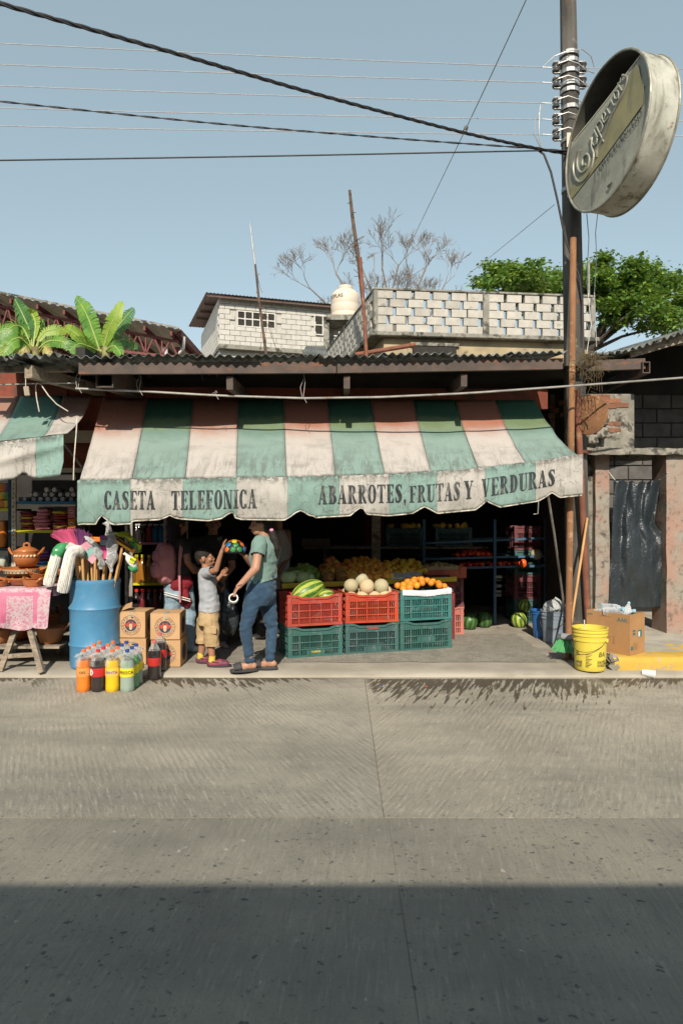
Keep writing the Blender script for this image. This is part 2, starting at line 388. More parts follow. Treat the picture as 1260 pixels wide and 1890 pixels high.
# ------------------------------------------------------------------ ground, road, pavement
g = MB(); g.grid(lambda u, v: (-2500 + 5000 * u, -1500 + 4500 * v, -.03), 20, 20)
tag(g.build('ground', m_earth), kind='structure')
road = thing('road', None, None, (0, 0, 0)); road['kind'] = 'structure'
K = 6.40                                  # kerb line
jx = lambda y: interp(y, [-10, 3.45, 6.4, 7], [.26, .215, .22, .22])
def slab(x0, x1, y0, y1, mat, seed):
 mb = MB(); nx = max(2, int((x1 - x0) / .5)); ny = max(2, int((y1 - y0) / .5))
 mb.grid(lambda u, v: (x0 + (x1 - x0) * u, y0 + (y1 - y0) * v, .0 + .003 * mnoise.noise(Vector((u * 9, v * 9, seed)))), nx, ny)
 n = len(mb.v)
 mb.add([(x0, y0, -.02), (x1, y0, -.02), (x1, y0, 0), (x0, y0, 0)], [(0, 1, 2, 3)])
 mb.add([(x0, y1, -.02), (x1, y1, -.02), (x1, y1, 0), (x0, y1, 0)], [(3, 2, 1, 0)])
 mb.add([(x0, y0, -.02), (x0, y1, -.02), (x0, y1, 0), (x0, y0, 0)], [(3, 2, 1, 0)])
 mb.add([(x1, y0, -.02), (x1, y1, -.02), (x1, y1, 0), (x1, y0, 0)], [(0, 1, 2, 3)])
 return mb.build('concrete_slab', mat, road, smooth=True)
J = 3.46; gp = .003
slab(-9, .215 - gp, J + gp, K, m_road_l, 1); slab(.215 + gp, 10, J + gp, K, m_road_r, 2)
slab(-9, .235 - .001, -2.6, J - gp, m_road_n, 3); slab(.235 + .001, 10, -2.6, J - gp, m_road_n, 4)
for sx0, sx1 in ((-60, -9.02), (10.02, 60)): slab(sx0, sx1, -2.6, K, m_road_l, 5)
s = MB(); s.span((-60, -2.6, -.025), (60, K, -.004)); s.build('joint_filler', m_seam, road)
SZ = .045                                  # pavement level
pv = thing('pavement', None, None); pv['kind'] = 'structure'
k = MB()                                   # smooth trowelled lip with rounded nose
def lipf(u, v):
 prof = [(K - .012, -.02), (K, .018), (K + .035, .036), (K + .16, SZ - .003), (K + .42, SZ)]
 y, z = prof[int(round(v * 4))]; x = -30 + 60 * u
 return (x, y + .02 * mnoise.noise(Vector((x * .9, 3, v))) * (v < .9), z + .004 * mnoise.noise(Vector((x * 2, v, 8))) * (0 < v < 1))
k.grid(lipf, 240, 4); k.build('kerb_lip', m_lip, pv, smooth=True)
k = MB(); k.grid(lambda u, v: (-30 + 60 * u, K + .42 + 1.1 * v, SZ + .0005), 120, 4); k.build('walk_slab', m_side, pv)
k = MB(); k.grid(lambda u, v: (-1.75 + 3.9 * u + .12 * mnoise.noise(Vector((u * 9, v * 9, 1))), K + .43 + .06 * mnoise.noise(Vector((u * 14, 0, 2))) * (1 - v) + 1.6 * v, SZ + .0045), 40, 14)
k.build('gritty_patch', m_grit, pv)
k = MB(); k.span((-30, K + 1.5, -.02), (30, 12, SZ)); k.build('shop_floor', m_side, pv)
# ------------------------------------------------------------------ main shop: roof on purlins, red beam, dark room
LX, RX, YB = -2.72, 2.72, 11.0
shop = thing('shop_building', 'low open-fronted grocery shop with rusty roof edge above the striped awning', 'shop', (0, 7.4, 0))
def eave(px):                              # roof edge as seen along the front
 return P(px, interp(px, [-60, 130, 600, 900, 1045, 1300], [657, 658, 658, 655, 652, 650]), interp(px, [-60, 130, 1045, 1300], [5.95, 6.0, 6.75, 7.0]))
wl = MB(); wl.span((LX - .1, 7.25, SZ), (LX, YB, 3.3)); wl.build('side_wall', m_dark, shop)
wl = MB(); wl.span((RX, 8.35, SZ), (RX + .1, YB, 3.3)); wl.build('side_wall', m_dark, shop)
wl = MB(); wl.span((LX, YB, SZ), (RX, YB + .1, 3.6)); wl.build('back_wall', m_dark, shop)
bm_ = MB(); a, b_ = P(120, 735, 7.08), P(1010, 738, 7.62)
bm_.add([a + Vector((0, 0, -.10)), b_ + Vector((0, 0, -.10)), b_ + Vector((0, 0, .12)), a + Vector((0, 0, .12)),
  a + Vector((0, .1, -.10)), b_ + Vector((0, .1, -.10)), b_ + Vector((0, .1, .12)), a + Vector((0, .1, .12))],
  [(0, 1, 2, 3), (7, 6, 5, 4), (3, 2, 6, 7), (0, 4, 5, 1), (0, 3, 7, 4), (1, 5, 6, 2)])
bm_.build('front_beam', m_redwall, shop)
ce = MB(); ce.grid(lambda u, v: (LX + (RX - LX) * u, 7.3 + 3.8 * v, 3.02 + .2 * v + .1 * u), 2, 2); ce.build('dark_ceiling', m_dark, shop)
# corrugated sheets, one object each
def corrugated(x0, x1, fe, depth, rise, period=.083, amp=.014, name='roof_sheet', mat=None, parent=None, ny=3, jit=0.0, th=.004, th_up=True):
 """sheet over [x0,x1] px, front edge fe(px) -> Vector, running back by depth"""
 a, b = fe(x0), fe(x1); L = (b - a).length; n = max(8, int(L / period * 8)); mb = MB()
 t = (b - a).normalized(); back = Vector((-t.y, t.x, 0)).normalized()
 off = Vector((0, -jit, 0))
 def fn(u, v):
  p = fe(x0 + (x1 - x0) * u) + off
  z = amp * math.sin(2 * math.pi * (u * L) / period)
  dr = .012 * mnoise.noise(Vector((u * 5, v * 3, x0)))
  return p + back * depth * v + Vector((0, 0, z + dr + rise * v))
 mb.grid(fn, n, ny); o = len(mb.v)
 mb.v += [(x, y, z - th) for x, y, z in mb.v[:o]]
 for f in list(mb.f): mb.f.append(tuple(i + o for i in f[::-1])); mb.m.append(0)
 for i in range(n): mb.f.append((i, i + o, i + 1 + o, i + 1)); mb.m.append(0)
 return mb.build(name, mat or m_sheet, parent, smooth='all')
xs = [118, 236, 352, 470, 588, 704, 822, 938, 1036]
for i in range(len(xs) - 1):
 corrugated(xs[i], xs[i + 1] + 10, lambda p: eave(p) + Vector((0, 0, .012 * (i % 2))), 4.6, .35, parent=shop, jit=.02 * ((i * 7) % 3))
for px0, px1 in ((140, 620), (622, 1042)):       # channel purlin
 mb = MB(); a, b_ = eave(px0) + Vector((0, .07, -.035)), eave(px1) + Vector((0, .07, -.035))
 t = (b_ - a).normalized(); n_ = Vector((-t.y, t.x, 0)).normalized(); hgt = .105
 pf = [(0, 0), (.05, 0), (.05, -.006), (.006, -.006), (.006, -hgt + .006), (.05, -hgt + .006), (.05, -hgt), (0, -hgt)]
 vs = [p + n_ * q + Vector((0, 0, z)) for p in (a, b_) for q, z in pf]
 mb.add(vs, [(i, (i + 1) % 8, (i + 1) % 8 + 8, i + 8) for i in range(8)] + [tuple(range(8))[::-1], tuple(range(8, 16))])
 mb.build('purlin', m_purlin, shop)
def sq_tube(a, b, wd, ht, th, name, mat, parent):   # hollow box section with an open end
 a, b = Vector(a), Vector(b); mb = MB(); t = (b - a).normalized(); x = t.cross(Vector((0, 0, 1))).normalized(); z = x.cross(t)
 for sx_, sz_, w_, h_ in ((0, 1, wd, th), (0, -1, wd, th), (1, 0, th, ht - 2 * th), (-1, 0, th, ht - 2 * th)):
  o_ = x * sx_ * (wd - th) / 2 + z * sz_ * (ht - th) / 2
  mb.beam(a + o_, b + o_, w_, h_)
 return mb.build(name, mat, parent)
sq_tube(P(193, 697, 6.22), P(193, 697, 6.22) + Vector((.0, 1.7, .1)), .16, .175, .012, 'roof_beam', m_purlin, shop)
# rafters seen in the dark under the roof
for px in (420, 640, 860):
 e = eave(px); mb = MB(); mb.beam(e + Vector((0, .12, -.22)), e + Vector((0, 4.2, .0)), .06, .12); mb.build('rafter', m_purlin, shop)
# thin conduit hung along the front and the wires that hold it
m_pipe = M('galvanised_pipe', (.38, .36, .33), (.26, .245, .225), 8, .5, .1, 60, metal=.4, dirt=(.2, .15, .11), damt=(.55, .7), dscale=9)
mb = MB(); pts = []
for i in range(25):
 px = 140 + (1262 - 140) * i / 24
 pts.append(P(px, interp(px, [140, 260, 400, 560, 700, 860, 1045, 1262], [717, 722, 730, 735, 733, 726, 713, 697]), interp(px, [140, 1045, 1262], [6.28, 6.78, 6.9])))
mb.tube(pts, .0105, 8)
cond = mb.build('conduit_pipe', m_pipe, smooth=True); tag(cond, 'long thin grey pipe wired under the roof edge above the striped awning', 'pipe')
m_wire = M('tie_wire', (.5, .46, .4), (.3, .28, .25), 20, .6)
for px, py, ln in ((146, 717, 45), (258, 721, 36), (398, 729, 8), (560, 735, 50)):
 mb = MB(); d = 6.3 + (px - 140) / 905 * .5 - .016; top = P(px, py - ln, d); bot = P(px, py, d)
 mb.tube([top, top.lerp(bot, .4) + Vector((.015, 0, 0)), bot + Vector((0, -.016, .012)), bot + Vector((.012, -.02, -.01)), bot + Vector((.03, -.012, -.045))], .0027, 5)
 mb.tube([top.lerp(bot, .3), top.lerp(bot, .6) + Vector((-.03, 0, 0)), bot + Vector((-.012, -.018, .0))], .0024, 5)
 mb.build('tie_wire', m_wire, cond)
# ------------------------------------------------------------------ neighbour shop on the left
nb = thing('neighbour_shop', 'neighbouring shop with dark torn roof sheet and red beam beside the grocery', 'shop', (-4, 7.4, 0))
for i, (a_, b_) in enumerate(((-70, 20), (12, 128))):
 corrugated(a_, b_ + 10, lambda p: P(p, 659 + 3 * math.sin(p * .11) - 1.5 * i, 6.05), 4.6, .35, amp=.02, parent=nb, jit=.03 * i)
mb = MB(); mb.beam(P(-70, 683, 6.3), P(135, 681, 6.3), .05, .055); mb.build('timber_batten', m_oldwood, nb)
mb = MB(); mb.beam(P(53, 686, 6.15), P(53, 686, 6.15) + Vector((.45, 1.4, -.0)), .085, .11); mb.build('timber_bracket', m_oldwood, nb)
mb = MB(); mb.beam(P(-70, 674, 6.55), P(130, 668, 6.55), .03, .09); mb.build('metal_flashing', m_sheet, nb)
mb = MB(); mb.span(P(-80, 733, 7.05), P(128, 690, 7.12)); mb.build('front_beam', m_redwall, nb)
mb = MB(); mb.span(P(118, 735, 7.06) , P(190, 870, 7.10)); mb.build('red_board', m_redwall, nb)
mb = MB(); mb.span((-6.5, YB - 2.4, SZ), (LX - .1, YB - 2.3, 3.4)); mb.build('back_wall', m_dark, nb)
mb = MB(); mb.span((-6.6, 7.2, SZ), (-6.5, YB, 3.4)); mb.build('side_wall', m_dark, nb)
mb = MB(); mb.span((-6.6, 7.2, 3.0), (LX - .1, YB, 3.06)); mb.build('dark_ceiling', m_dark, nb)
m_beige = M('beige_paint', (.40, .34, .26), (.30, .25, .19), 5, .8, .1, dirt=(.15, .12, .09), damt=(.55, .7))
for y_, h_ in ((806, 22), (868, 8)):
 mb = MB(); a, b_ = P(104, y_, 6.98), P(176, y_, 6.98); mb.beam(a, b_, .03, h_ / FPX * 6.98); mb.build('cross_rail', m_beige, nb)
mb = MB(); mb.tube([P(118, 818, 6.9), P(152, 862, 6.9)], .012, 8); mb.build('brace', m_pipe, nb)
# house across the street behind the photographer: unseen, its added porch shades the near road
m_plaster = M('plaster', (.16, .14, .12), (.11, .10, .09), 2, .9, .2, 30)
opp = thing('opposite_house', 'unseen plastered house behind the photographer, porch added to shade the near road', 'house', (0, -4, 0))
shade_y = 2.85; top_z = 2.75; ey = shade_y - top_z / math.tan(SUN_EL)
mb = MB(); mb.span((-14, ey - 9, -.02), (14, ey - 2.4, 4.1)); mb.build('wall', m_plaster, opp)
mb = MB(); mb.add([(-14, ey, top_z), (14, ey, top_z), (14, ey - 2.4, top_z + .55), (-14, ey - 2.4, top_z + .55), (-14, ey, top_z - .09), (14, ey, top_z - .09), (14, ey - 2.4, top_z + .46), (-14, ey - 2.4, top_z + .46)], [(0, 1, 2, 3), (7, 6, 5, 4), (0, 4, 5, 1), (1, 5, 6, 2), (2, 6, 7, 3), (3, 7, 4, 0)]); mb.build('added_porch_roof', m_dark, opp)  # unseen porch, added to cast the road shade and block more sky
for px in (-9, -4.5, 4.5, 9): mb = MB(); mb.span((px - .08, ey - .5, 0), (px + .08, ey - .34, top_z - .09)); mb.build('added_porch_post', m_oldwood, opp)
mb = MB(); mb.span((-1.2, ey - 2.45, 0), (-.2, ey - 2.37, 2.1)); mb.build('door', m_purlin, opp)
mb = MB(); mb.span((1.2, ey - 2.45, 1.0), (2.6, ey - 2.38, 2.1)); mb.build('window', m_dark, opp)
# ------------------------------------------------------------------ the striped awning
TOPX = [190, 273, 357, 440, 523, 604, 683, 762, 839, 913, 986]
BOTX = [147, 243, 342, 436, 529, 619, 710, 795, 883, 970, 1066]
VALX = [143, 241, 338, 437, 531, 626, 718, 806, 895, 988, 1075]
FRX = [140, 350, 530, 700, 850, 985, 1080]; FRY = [888, 884, 881, 877, 868, 853, 838]
dfront = lambda px: interp(px, [140, 480, 640, 780, 1080], [6.16, 6.25, 6.42, 6.58, 6.80])
def canopy_mat(name, fresh, faded, seed):
 """sun-bleached cloth: the dye survived only in the band the eave always shades"""
 m, nt, b, tc = base_mat(name); v = tc.outputs['Object']
 uv = nt.nodes.new('ShaderNodeSeparateXYZ'); nt.links.new(tc.outputs['UV'], uv.inputs[0])
 vv = _math(nt, 'ADD', uv.outputs[1], _math(nt, 'MULTIPLY', _math(nt, 'SUBTRACT', _noise(nt, v, 5, 4), .5), .16))
 fade = _ramp(nt, vv, .27, .56)
 c = _mix(nt, fresh, faded, fade)
 if seed % 2:
  band = _math(nt, 'MULTIPLY', _ramp(nt, vv, .20, .28), _ramp(nt, vv, .44, .36))
  c = _mix(nt, c, (.40, .38, .14), _math(nt, 'MULTIPLY', band, .22))
 c = _mix(nt, c, tuple(x * .82 for x in faded), _math(nt, 'MULTIPLY', _ramp(nt, _noise(nt, v, 6, 5, .6, stretch=(.6, 1, 2)), .5, .7), fade))
 grime = _math(nt, 'MULTIPLY', _ramp(nt, _noise(nt, v, 9, 6, .7, .6, stretch=(1.9, .45, .45)), .43, .62), _ramp(nt, vv, .50, .92))
 c = _mix(nt, c, (.10, .11, .10), _math(nt, 'MULTIPLY', grime, .62 if seed % 2 else .38))
 edge = _math(nt, 'MULTIPLY', _ramp(nt, uv.outputs[1], .955, 1.0), _ramp(nt, _noise(nt, v, 16, 6, .7), .33, .55))
 c = _mix(nt, c, (.055, .055, .045), _math(nt, 'MULTIPLY', edge, .85))
 spots = _ramp(nt, _noise(nt, v, 38, 3, .6, loc=(4, seed, 1)), .70, .74)
 c = _mix(nt, c, (.09, .08, .07), _math(nt, 'MULTIPLY', spots, .6))
 nt.links.new(c, b.inputs['Base Color']); b.inputs['Roughness'].default_value = .8; b.inputs['Specular IOR Level'].default_value = .2
 bump(nt, b, _math(nt, 'ADD', _noise(nt, v, 7, 4, .5), _math(nt, 'MULTIPLY', _noise(nt, v, 120, 2), .12)), .5, .035)
 return m
def valance_mat(name, col, seed):
 m, nt, b, tc = base_mat(name); v = tc.outputs['Object']
 uv = nt.nodes.new('ShaderNodeSeparateXYZ'); nt.links.new(tc.outputs['UV'], uv.inputs[0])
 c = _mix(nt, tuple(x * .80 for x in col), col, _ramp(nt, _noise(nt, v, 4, 5, .6), .32, .62))
 streak = _ramp(nt, _noise(nt, v, 12, 6, .68, .3, stretch=(2.6, 1, .45), loc=(seed, 0, 0)), .50, .70)
 c = _mix(nt, c, (.13, .125, .11), _math(nt, 'MULTIPLY', streak, .55))
 vn = _noise(nt, v, 20, 6, .7, .3)
 top = _math(nt, 'MULTIPLY', _ramp(nt, uv.outputs[1], .20, .0), _ramp(nt, vn, .36, .58))
 bot = _math(nt, 'MULTIPLY', _ramp(nt, uv.outputs[1], .92, .99), _ramp(nt, vn, .36, .52))
 c = _mix(nt, c, (.06, .058, .05), _math(nt, 'MULTIPLY', _math(nt, 'MAXIMUM', top, bot), .8))
 cr = _ramp(nt, _math(nt, 'ABSOLUTE', _math(nt, 'SUBTRACT', _noise(nt, v, 4.5, 3, .5, .8, loc=(seed, 2, 4)), .5)), .014, .0)
 c = _mix(nt, c, (.10, .095, .085), _math(nt, 'MULTIPLY', cr, .5))
 nt.links.new(c, b.inputs['Base Color']); b.inputs['Roughness'].default_value = .85; b.inputs['Specular IOR Level'].default_value = .2
 bump(nt, b, _math(nt, 'ADD', _noise(nt, v, 9, 5, .55), _math(nt, 'MULTIPLY', _noise(nt, v, 130, 2), .15)), .35, .03)
 return m
PINK_F, PINK = (.30, .125, .08), (.415, .38, .35)
GRN_F, GRN = (.04, .105, .068), (.195, .275, .245)
cp = [canopy_mat('canopy_rose', PINK_F, PINK, 2), canopy_mat('canopy_green', GRN_F, GRN, 3)]
vm = [valance_mat('valance_mint', (.215, .325, .29), 5.0), valance_mat('valance_white', (.43, .405, .37), 9.0)]
m_ink = M('black_lettering', (.022, .028, .032), (.05, .055, .06), 18, .8, .0, dirt=(.16, .16, .15), damt=(.50, .70), dscale=11, dstretch=(1, 1, .6))
aw = thing('striped_awning', 'long faded green and pink striped shop awning with black lettering on its valance', 'awning', (0, 6.9, 0))
def canopy_pt(tx, bx, u_, v):
 """u_ in 0..10 (panel units)"""
 t = P(tx, interp(tx, [190, 985], [734, 738]), interp(tx, [190, 985], [7.0, 7.6]))
 b = P(bx, interp(bx, FRX, FRY), dfront(bx))
 p = t.lerp(b, v)
 r = u_ / 10
 sag = (.018 + .17 * max(0, r - .55) ** 1.3) * math.sin(math.pi * v)
 p.z -= sag
 p.z += .022 * mnoise.noise(Vector((u_ * 1.1, v * 6, 0))) * math.sin(math.pi * v) + .006 * mnoise.noise(Vector((u_ * 5, v * 9, 4))) * v
 p.z -= .012 * abs(math.sin(math.pi * u_)) * math.sin(math.pi * v)
 return p
for i in range(10):
 mb = MB(); g0 = .0 if i == 0 else .004
 mb.grid(lambda u, v: canopy_pt(TOPX[i] + (TOPX[i + 1] - TOPX[i]) * u, BOTX[i] + (BOTX[i + 1] - BOTX[i]) * u, i + g0 + (1 - g0) * u, v) - Vector((0, .0, .0015 * (i % 2))), 12, 20, uv=True)
 me = mb.mesh('canopy_panel', smooth='all', fixn=False); me.materials.append(cp[i % 2])
 for p_ in me.polygons: p_.flip()
 o = put('canopy_panel', me, None, aw, True)
 so_ = o.modifiers.new('cloth_thickness', 'SOLIDIFY'); so_.thickness = .003; so_.offset = -1
# seam cords between panels
m_seamc = M('seam_dirt', (.10, .10, .085), (.2, .19, .16), 20, .9)
for i in range(1, 10):
 mb = MB(); mb.tube([canopy_pt(TOPX[i], BOTX[i], i, v / 14) + Vector((0, -.001, .003)) for v in range(15)], .003, 5, caps=True)
 mb.build('seam', m_seamc, aw)
# valance
BZ6 = [(60, 797), (75, 795), (138, 795), (150, 772), (165, 757), (180, 768), (188, 780), (194, 772), (200, 790), (220, 797), (298, 793), (304, 781), (420, 775), (450, 765), (470, 755), (490, 766), (520, 772), (640, 780), (700, 770), (725, 752), (745, 742), (757, 748), (760, 766), (790, 774), (980, 777), (1010, 760), (1030, 744), (1050, 735), (1065, 738), (1090, 755), (1130, 762)]
BZ7 = [(0, 766), (160, 757), (185, 735), (205, 722), (222, 728), (226, 742), (240, 751), (330, 758), (440, 747), (470, 728), (492, 717), (512, 726), (550, 747), (720, 731), (750, 708), (768, 690), (785, 700), (830, 719), (1000, 692), (1035, 672), (1060, 653), (1075, 662), (1095, 676), (1195, 666)]
VB = [(x / 2.4231 + 120, y / 2.4231 + 640) for x, y in BZ6] + [(x / 2.4231 + 580, y / 2.4231 + 640) for x, y in BZ7]
VBX = [p[0] for p in VB]; VBY = [p[1] for p in VB]
def val_d(px, py):
 top = interp(px, FRX, FRY); bot = interp(px, VBX, VBY); t = (py - top) / max(20, bot - top)
 t = min(1.05, max(0, t))
 rip = .020 * math.sin(px * .045) * t + .018 * mnoise.noise(Vector((px * .02, t * 1.5, 3))) * t + .010 * mnoise.noise(Vector((px * .07, t * 3, 9)))
 return dfront(px) - .012 - .02 * math.sin(math.pi * t) + rip + .03 * t
def val_pt(px, py, out=0.0):
 return P(px, py, val_d(px, py) - out)
for i in range(10):
 x0, x1 = VALX[i], VALX[i + 1]
 def fn(u, v):
  px = x0 + (x1 - x0) * u
  top = interp(px, FRX, FRY) - 1 + 2.0 * mnoise.noise(Vector((px * .06, 1, 1))); bot = interp(px, VBX, VBY)
  return val_pt(px, top + (bot - top) * v)
 mb = MB(); mb.grid(fn, 40, 12, uv=True)
 me = mb.mesh('valance_panel', smooth='all', fixn=False); me.materials.append(vm[i % 2])
 for p_ in me.polygons: p_.flip()
 o = put('valance_panel', me, None, aw, True)
 so_ = o.modifiers.new('cloth_thickness', 'SOLIDIFY'); so_.thickness = .003; so_.offset = -1
# rolled hem: pale cord along the lower edge
m_hem = M('frayed_hem', (.62, .58, .50), (.36, .33, .28), 14, .9, .3, 80, dirt=(.08, .075, .06), damt=(.5, .66), dscale=18)
mb = MB(); xx = np.linspace(VBX[0], 1073, 260)
mb.tube([val_pt(x, interp(x, VBX, VBY) - .6, .003) for x in xx], .0065, 6); mb.build('hem', m_hem, aw, smooth=True)
mb = MB(); xx = np.linspace(146, 1064, 60)
mb.tube([P(x, interp(x, FRX, FRY) + 1, dfront(x) + .022) for x in xx], .016, 8); mb.build('front_bar', m_pipe, aw, smooth=True)
# diagonal strut and hook on the right
mb = MB(); mb.tube([P(1009, 905, 6.8), P(1022, 985, 7.2), P(1043, 1140, 7.85)], .013, 8); mb.build('strut', m_pipe, aw, smooth=True)
mb = MB(); mb.tube([P(993, 925, 6.7), P(992, 948, 6.7), P(984, 949, 6.7)], .005, 6); mb.build('hook', m_pipe, aw)
# ---- slab-serif condensed letters drawn as strokes
def ring(cx, cy, rx, ry, ix, iy, a0, a1, n=20, dx=0.0):
 q = []
 for i in range(n):
  t0, t1 = R(a0 + (a1 - a0) * i / n), R(a0 + (a1 - a0) * (i + 1) / n)
  f = lambda t, X, Y, d=0: (cx + d + X * math.copysign(abs(math.cos(t)) ** .85, math.cos(t)), cy + Y * math.sin(t))
  q.append([f(t0, rx, ry), f(t1, rx, ry), f(t1, ix, iy, dx), f(t0, ix, iy, dx)])
 return q
def rc(x0, x1, y0, y1): return [[(x0, y0), (x1, y0), (x1, y1), (x0, y1)]]
W_, T_, SF, HL = .46, .17, .055, .05
def srf(x0, x1, y): return rc(x0, x1, 0, SF) if y == 0 else rc(x0, x1, 1 - SF, 1)
def stroke(pts):      # [(x,y,halfwidth_x, halfwidth_y)]
 q = []
 for (x0, y0, a0), (x1, y1, a1) in zip(pts[:-1], pts[1:]):
  d = math.hypot(x1 - x0, y1 - y0) or 1; nx, ny = -(y1 - y0) / d, (x1 - x0) / d
  q.append([(x0 + nx * a0, y0 + ny * a0), (x1 + nx * a1, y1 + ny * a1), (x1 - nx * a1, y1 - ny * a1), (x0 - nx * a0, y0 - ny * a0)])
 return q
def glyph(c):
 s = .05
 if c == 'I': return .30, rc(.07, .23, 0, 1) + srf(0, .30, 0) + srf(0, .30, 1)
 if c == 'T': return .48, rc(.16, .32, 0, 1) + srf(.10, .38, 0) + rc(0, .48, .94, 1) + [[(0, .94), (0, .74), (.03, .74), (.10, .94)], [(.48, .94), (.48, .74), (.45, .74), (.38, .94)]]
 if c in 'EFL':
  q = rc(s, s + T_, 0, 1) + srf(0, s, 0) + srf(0, s, 1)
  if c != 'F': q += rc(s + T_, .42, 0, HL) + [[(.42, 0), (.42, .26), (.39, .26), (.30, HL), (.30, 0)]]
  else: q += srf(s + T_, .30, 0)
  if c != 'L': q += rc(s + T_, .42, 1 - HL, 1) + [[(.42, 1), (.42, .76), (.39, .76), (.30, 1 - HL), (.30, 1)]] + rc(s + T_, .33, .48, .53) + rc(.30, .345, .38, .63)
  else: q += srf(s + T_, .30, 1)
  return .44, q
 if c == 'A': return .52, [[(.03, 0), (.09, 0), (.27, .98), (.21, .98)], [(.28, 0), (.47, 0), (.30, 1), (.19, 1)]] + rc(.12, .33, .27, .32) + srf(-.01, .14, 0) + srf(.25, .52, 0)
 if c == 'V': return .52, [[(.04, 1), (.23, 1), (.31, 0), (.22, 0)], [(.42, 1), (.47, 1), (.29, .02), (.25, .02)]] + srf(0, .28, 1) + srf(.36, .52, 1)
 if c == 'Y': return .50, rc(.17, .33, 0, .48) + [[(.02, 1), (.20, 1), (.32, .46), (.17, .46)], [(.41, 1), (.46, 1), (.33, .46), (.28, .46)]] + srf(0, .25, 1) + srf(.35, .50, 1) + srf(.11, .39, 0)
 if c == 'N': return .54, rc(.06, .11, 0, 1) + rc(.43, .48, 0, 1) + [[(.04, 1), (.20, 1), (.48, 0), (.33, 0)]] + srf(0, .18, 0) + srf(.37, .54, 1) + srf(0, .1, 1)
 if c == 'O': return .47, ring(.235, .5, .235, .51, .075, .44, 0, 360, 32)
 if c == 'C': return .45, ring(.235, .5, .235, .51, .075, .44, 38, 322, 28) + rc(.38, .42, .70, .98) + rc(.38, .42, .02, .26)
 if c == 'D': return .48, rc(s, s + T_, 0, 1) + srf(0, s, 0) + srf(0, s, 1) + ring(.20, .5, .26, .5, .09, .445, -90, 90, 18)
 if c == 'B': return .48, rc(s, s + T_, 0, 1) + srf(0, s, 0) + srf(0, s, 1) + ring(.20, .755, .22, .245, .07, .195, -90, 90, 14) + ring(.20, .265, .26, .265, .09, .215, -90, 90, 14)
 if c == 'R': return .52, rc(s, s + T_, 0, 1) + srf(0, .28, 0) + srf(0, s, 1) + ring(.20, .745, .24, .255, .08, .205, -90, 90, 14) + [[(.22, .50), (.33, .47), (.47, .10), (.50, .06), (.50, 0), (.40, 0), (.33, .07)]]
 if c == 'U': return .50, rc(.06, .06 + T_, .22, 1) + rc(.40, .45, .22, 1) + ring(.255, .24, .195, .25, .145, .19, 180, 360, 16) + [[(.06, .24), (.23, .24), (.23, .10), (.12, .06)]] + srf(0, .29, 1) + srf(.34, .50, 1)
 if c == 'S': return .42, stroke([(.37, .74, .012), (.34, .88, .04), (.25, .965, .035), (.15, .93, .055), (.095, .80, .085), (.13, .66, .10), (.24, .50, .11), (.30, .33, .10), (.30, .19, .085), (.245, .075, .055), (.16, .03, .035), (.07, .10, .04), (.035, .28, .012)]) + rc(.35, .385, .70, .99) + rc(.02, .055, .01, .31)
 if c == ',': return .16, ring(.08, .08, .075, .09, .001, .001, 0, 360, 12) + [[(.10, .12), (.155, .08), (.10, -.16), (.06, -.17)]]
 return .3, []
def write(txt, x0, x1, b0, t0, b1, t1):
 """letters from photo px x0..x1, baseline b0->b1, cap line t0->t1, each letter its own object"""
 ws = [glyph(c)[0] for c in txt]; gap = .055; tot = sum(ws) + gap * (len(txt) - 1); x = 0
 for c, w_ in zip(txt, ws):
  mb = MB(); k = 0
  for poly in glyph(c)[1]:
   vs = []
   for gx, gy in poly:
    f = (x + gx) / tot; px = x0 + (x1 - x0) * f
    bl = b0 + (b1 - b0) * f; tp = t0 + (t1 - t0) * f
    vs.append((px, bl + (tp - bl) * gy))
   # split tall quads so that they follow the cloth
   if len(vs) == 4:
    n = max(1, int(max(abs(vs[0][1] - vs[3][1]), abs(vs[0][1] - vs[1][1]), abs(vs[1][1] - vs[2][1])) / 4))
    if abs(vs[0][1] - vs[3][1]) >= abs(vs[0][1] - vs[1][1]): A0, A1, B0, B1 = vs[0], vs[3], vs[1], vs[2]
    else: A0, A1, B0, B1 = vs[0], vs[1], vs[3], vs[2]
    L = lambda p, q, t: (p[0] + (q[0] - p[0]) * t, p[1] + (q[1] - p[1]) * t)
    o_ = []
    for i in range(n + 1): o_ += [val_pt(*L(A0, A1, i / n), .0055 + .00025 * k), val_pt(*L(B0, B1, i / n), .0055 + .00025 * k)]
    mb.add(o_, [(2 * i, 2 * i + 1, 2 * i + 3, 2 * i + 2) for i in range(n)])
   else:
    mb.add([val_pt(*p, .0055 + .00025 * k) for p in vs], [tuple(range(len(vs)))])
   k = (k + 1) % 12
  o = mb.build('letter', m_ink, aw)
  x += w_ + gap
Z6 = lambda x, y: (x / 2.4231 + 120, y / 2.4231 + 640)
Z7 = lambda x, y: (x / 2.4231 + 580, y / 2.4231 + 640)
def word(txt, z, x0, x1, t0, b0, t1, b1):
 a, b = z(x0, t0), z(x1, t1); c, d = z(x0, b0), z(x1, b1); write(txt, a[0], b[0], c[1], a[1], d[1], b[1])
word('CASETA', Z6, 176, 404, 644, 727, 644, 727)
word('TELEFONICA', Z6, 476, 858, 645, 729, 637, 721)
word('ABARROTES,', Z7, 18, 410, 623, 704, 613, 696)
word('FRUTAS', Z7, 425, 652, 623, 697, 603, 686)
word('Y', Z7, 668, 710, 600, 682, 598, 678)
word('VERDURAS', Z7, 746, 1076, 592, 674, 545, 620)
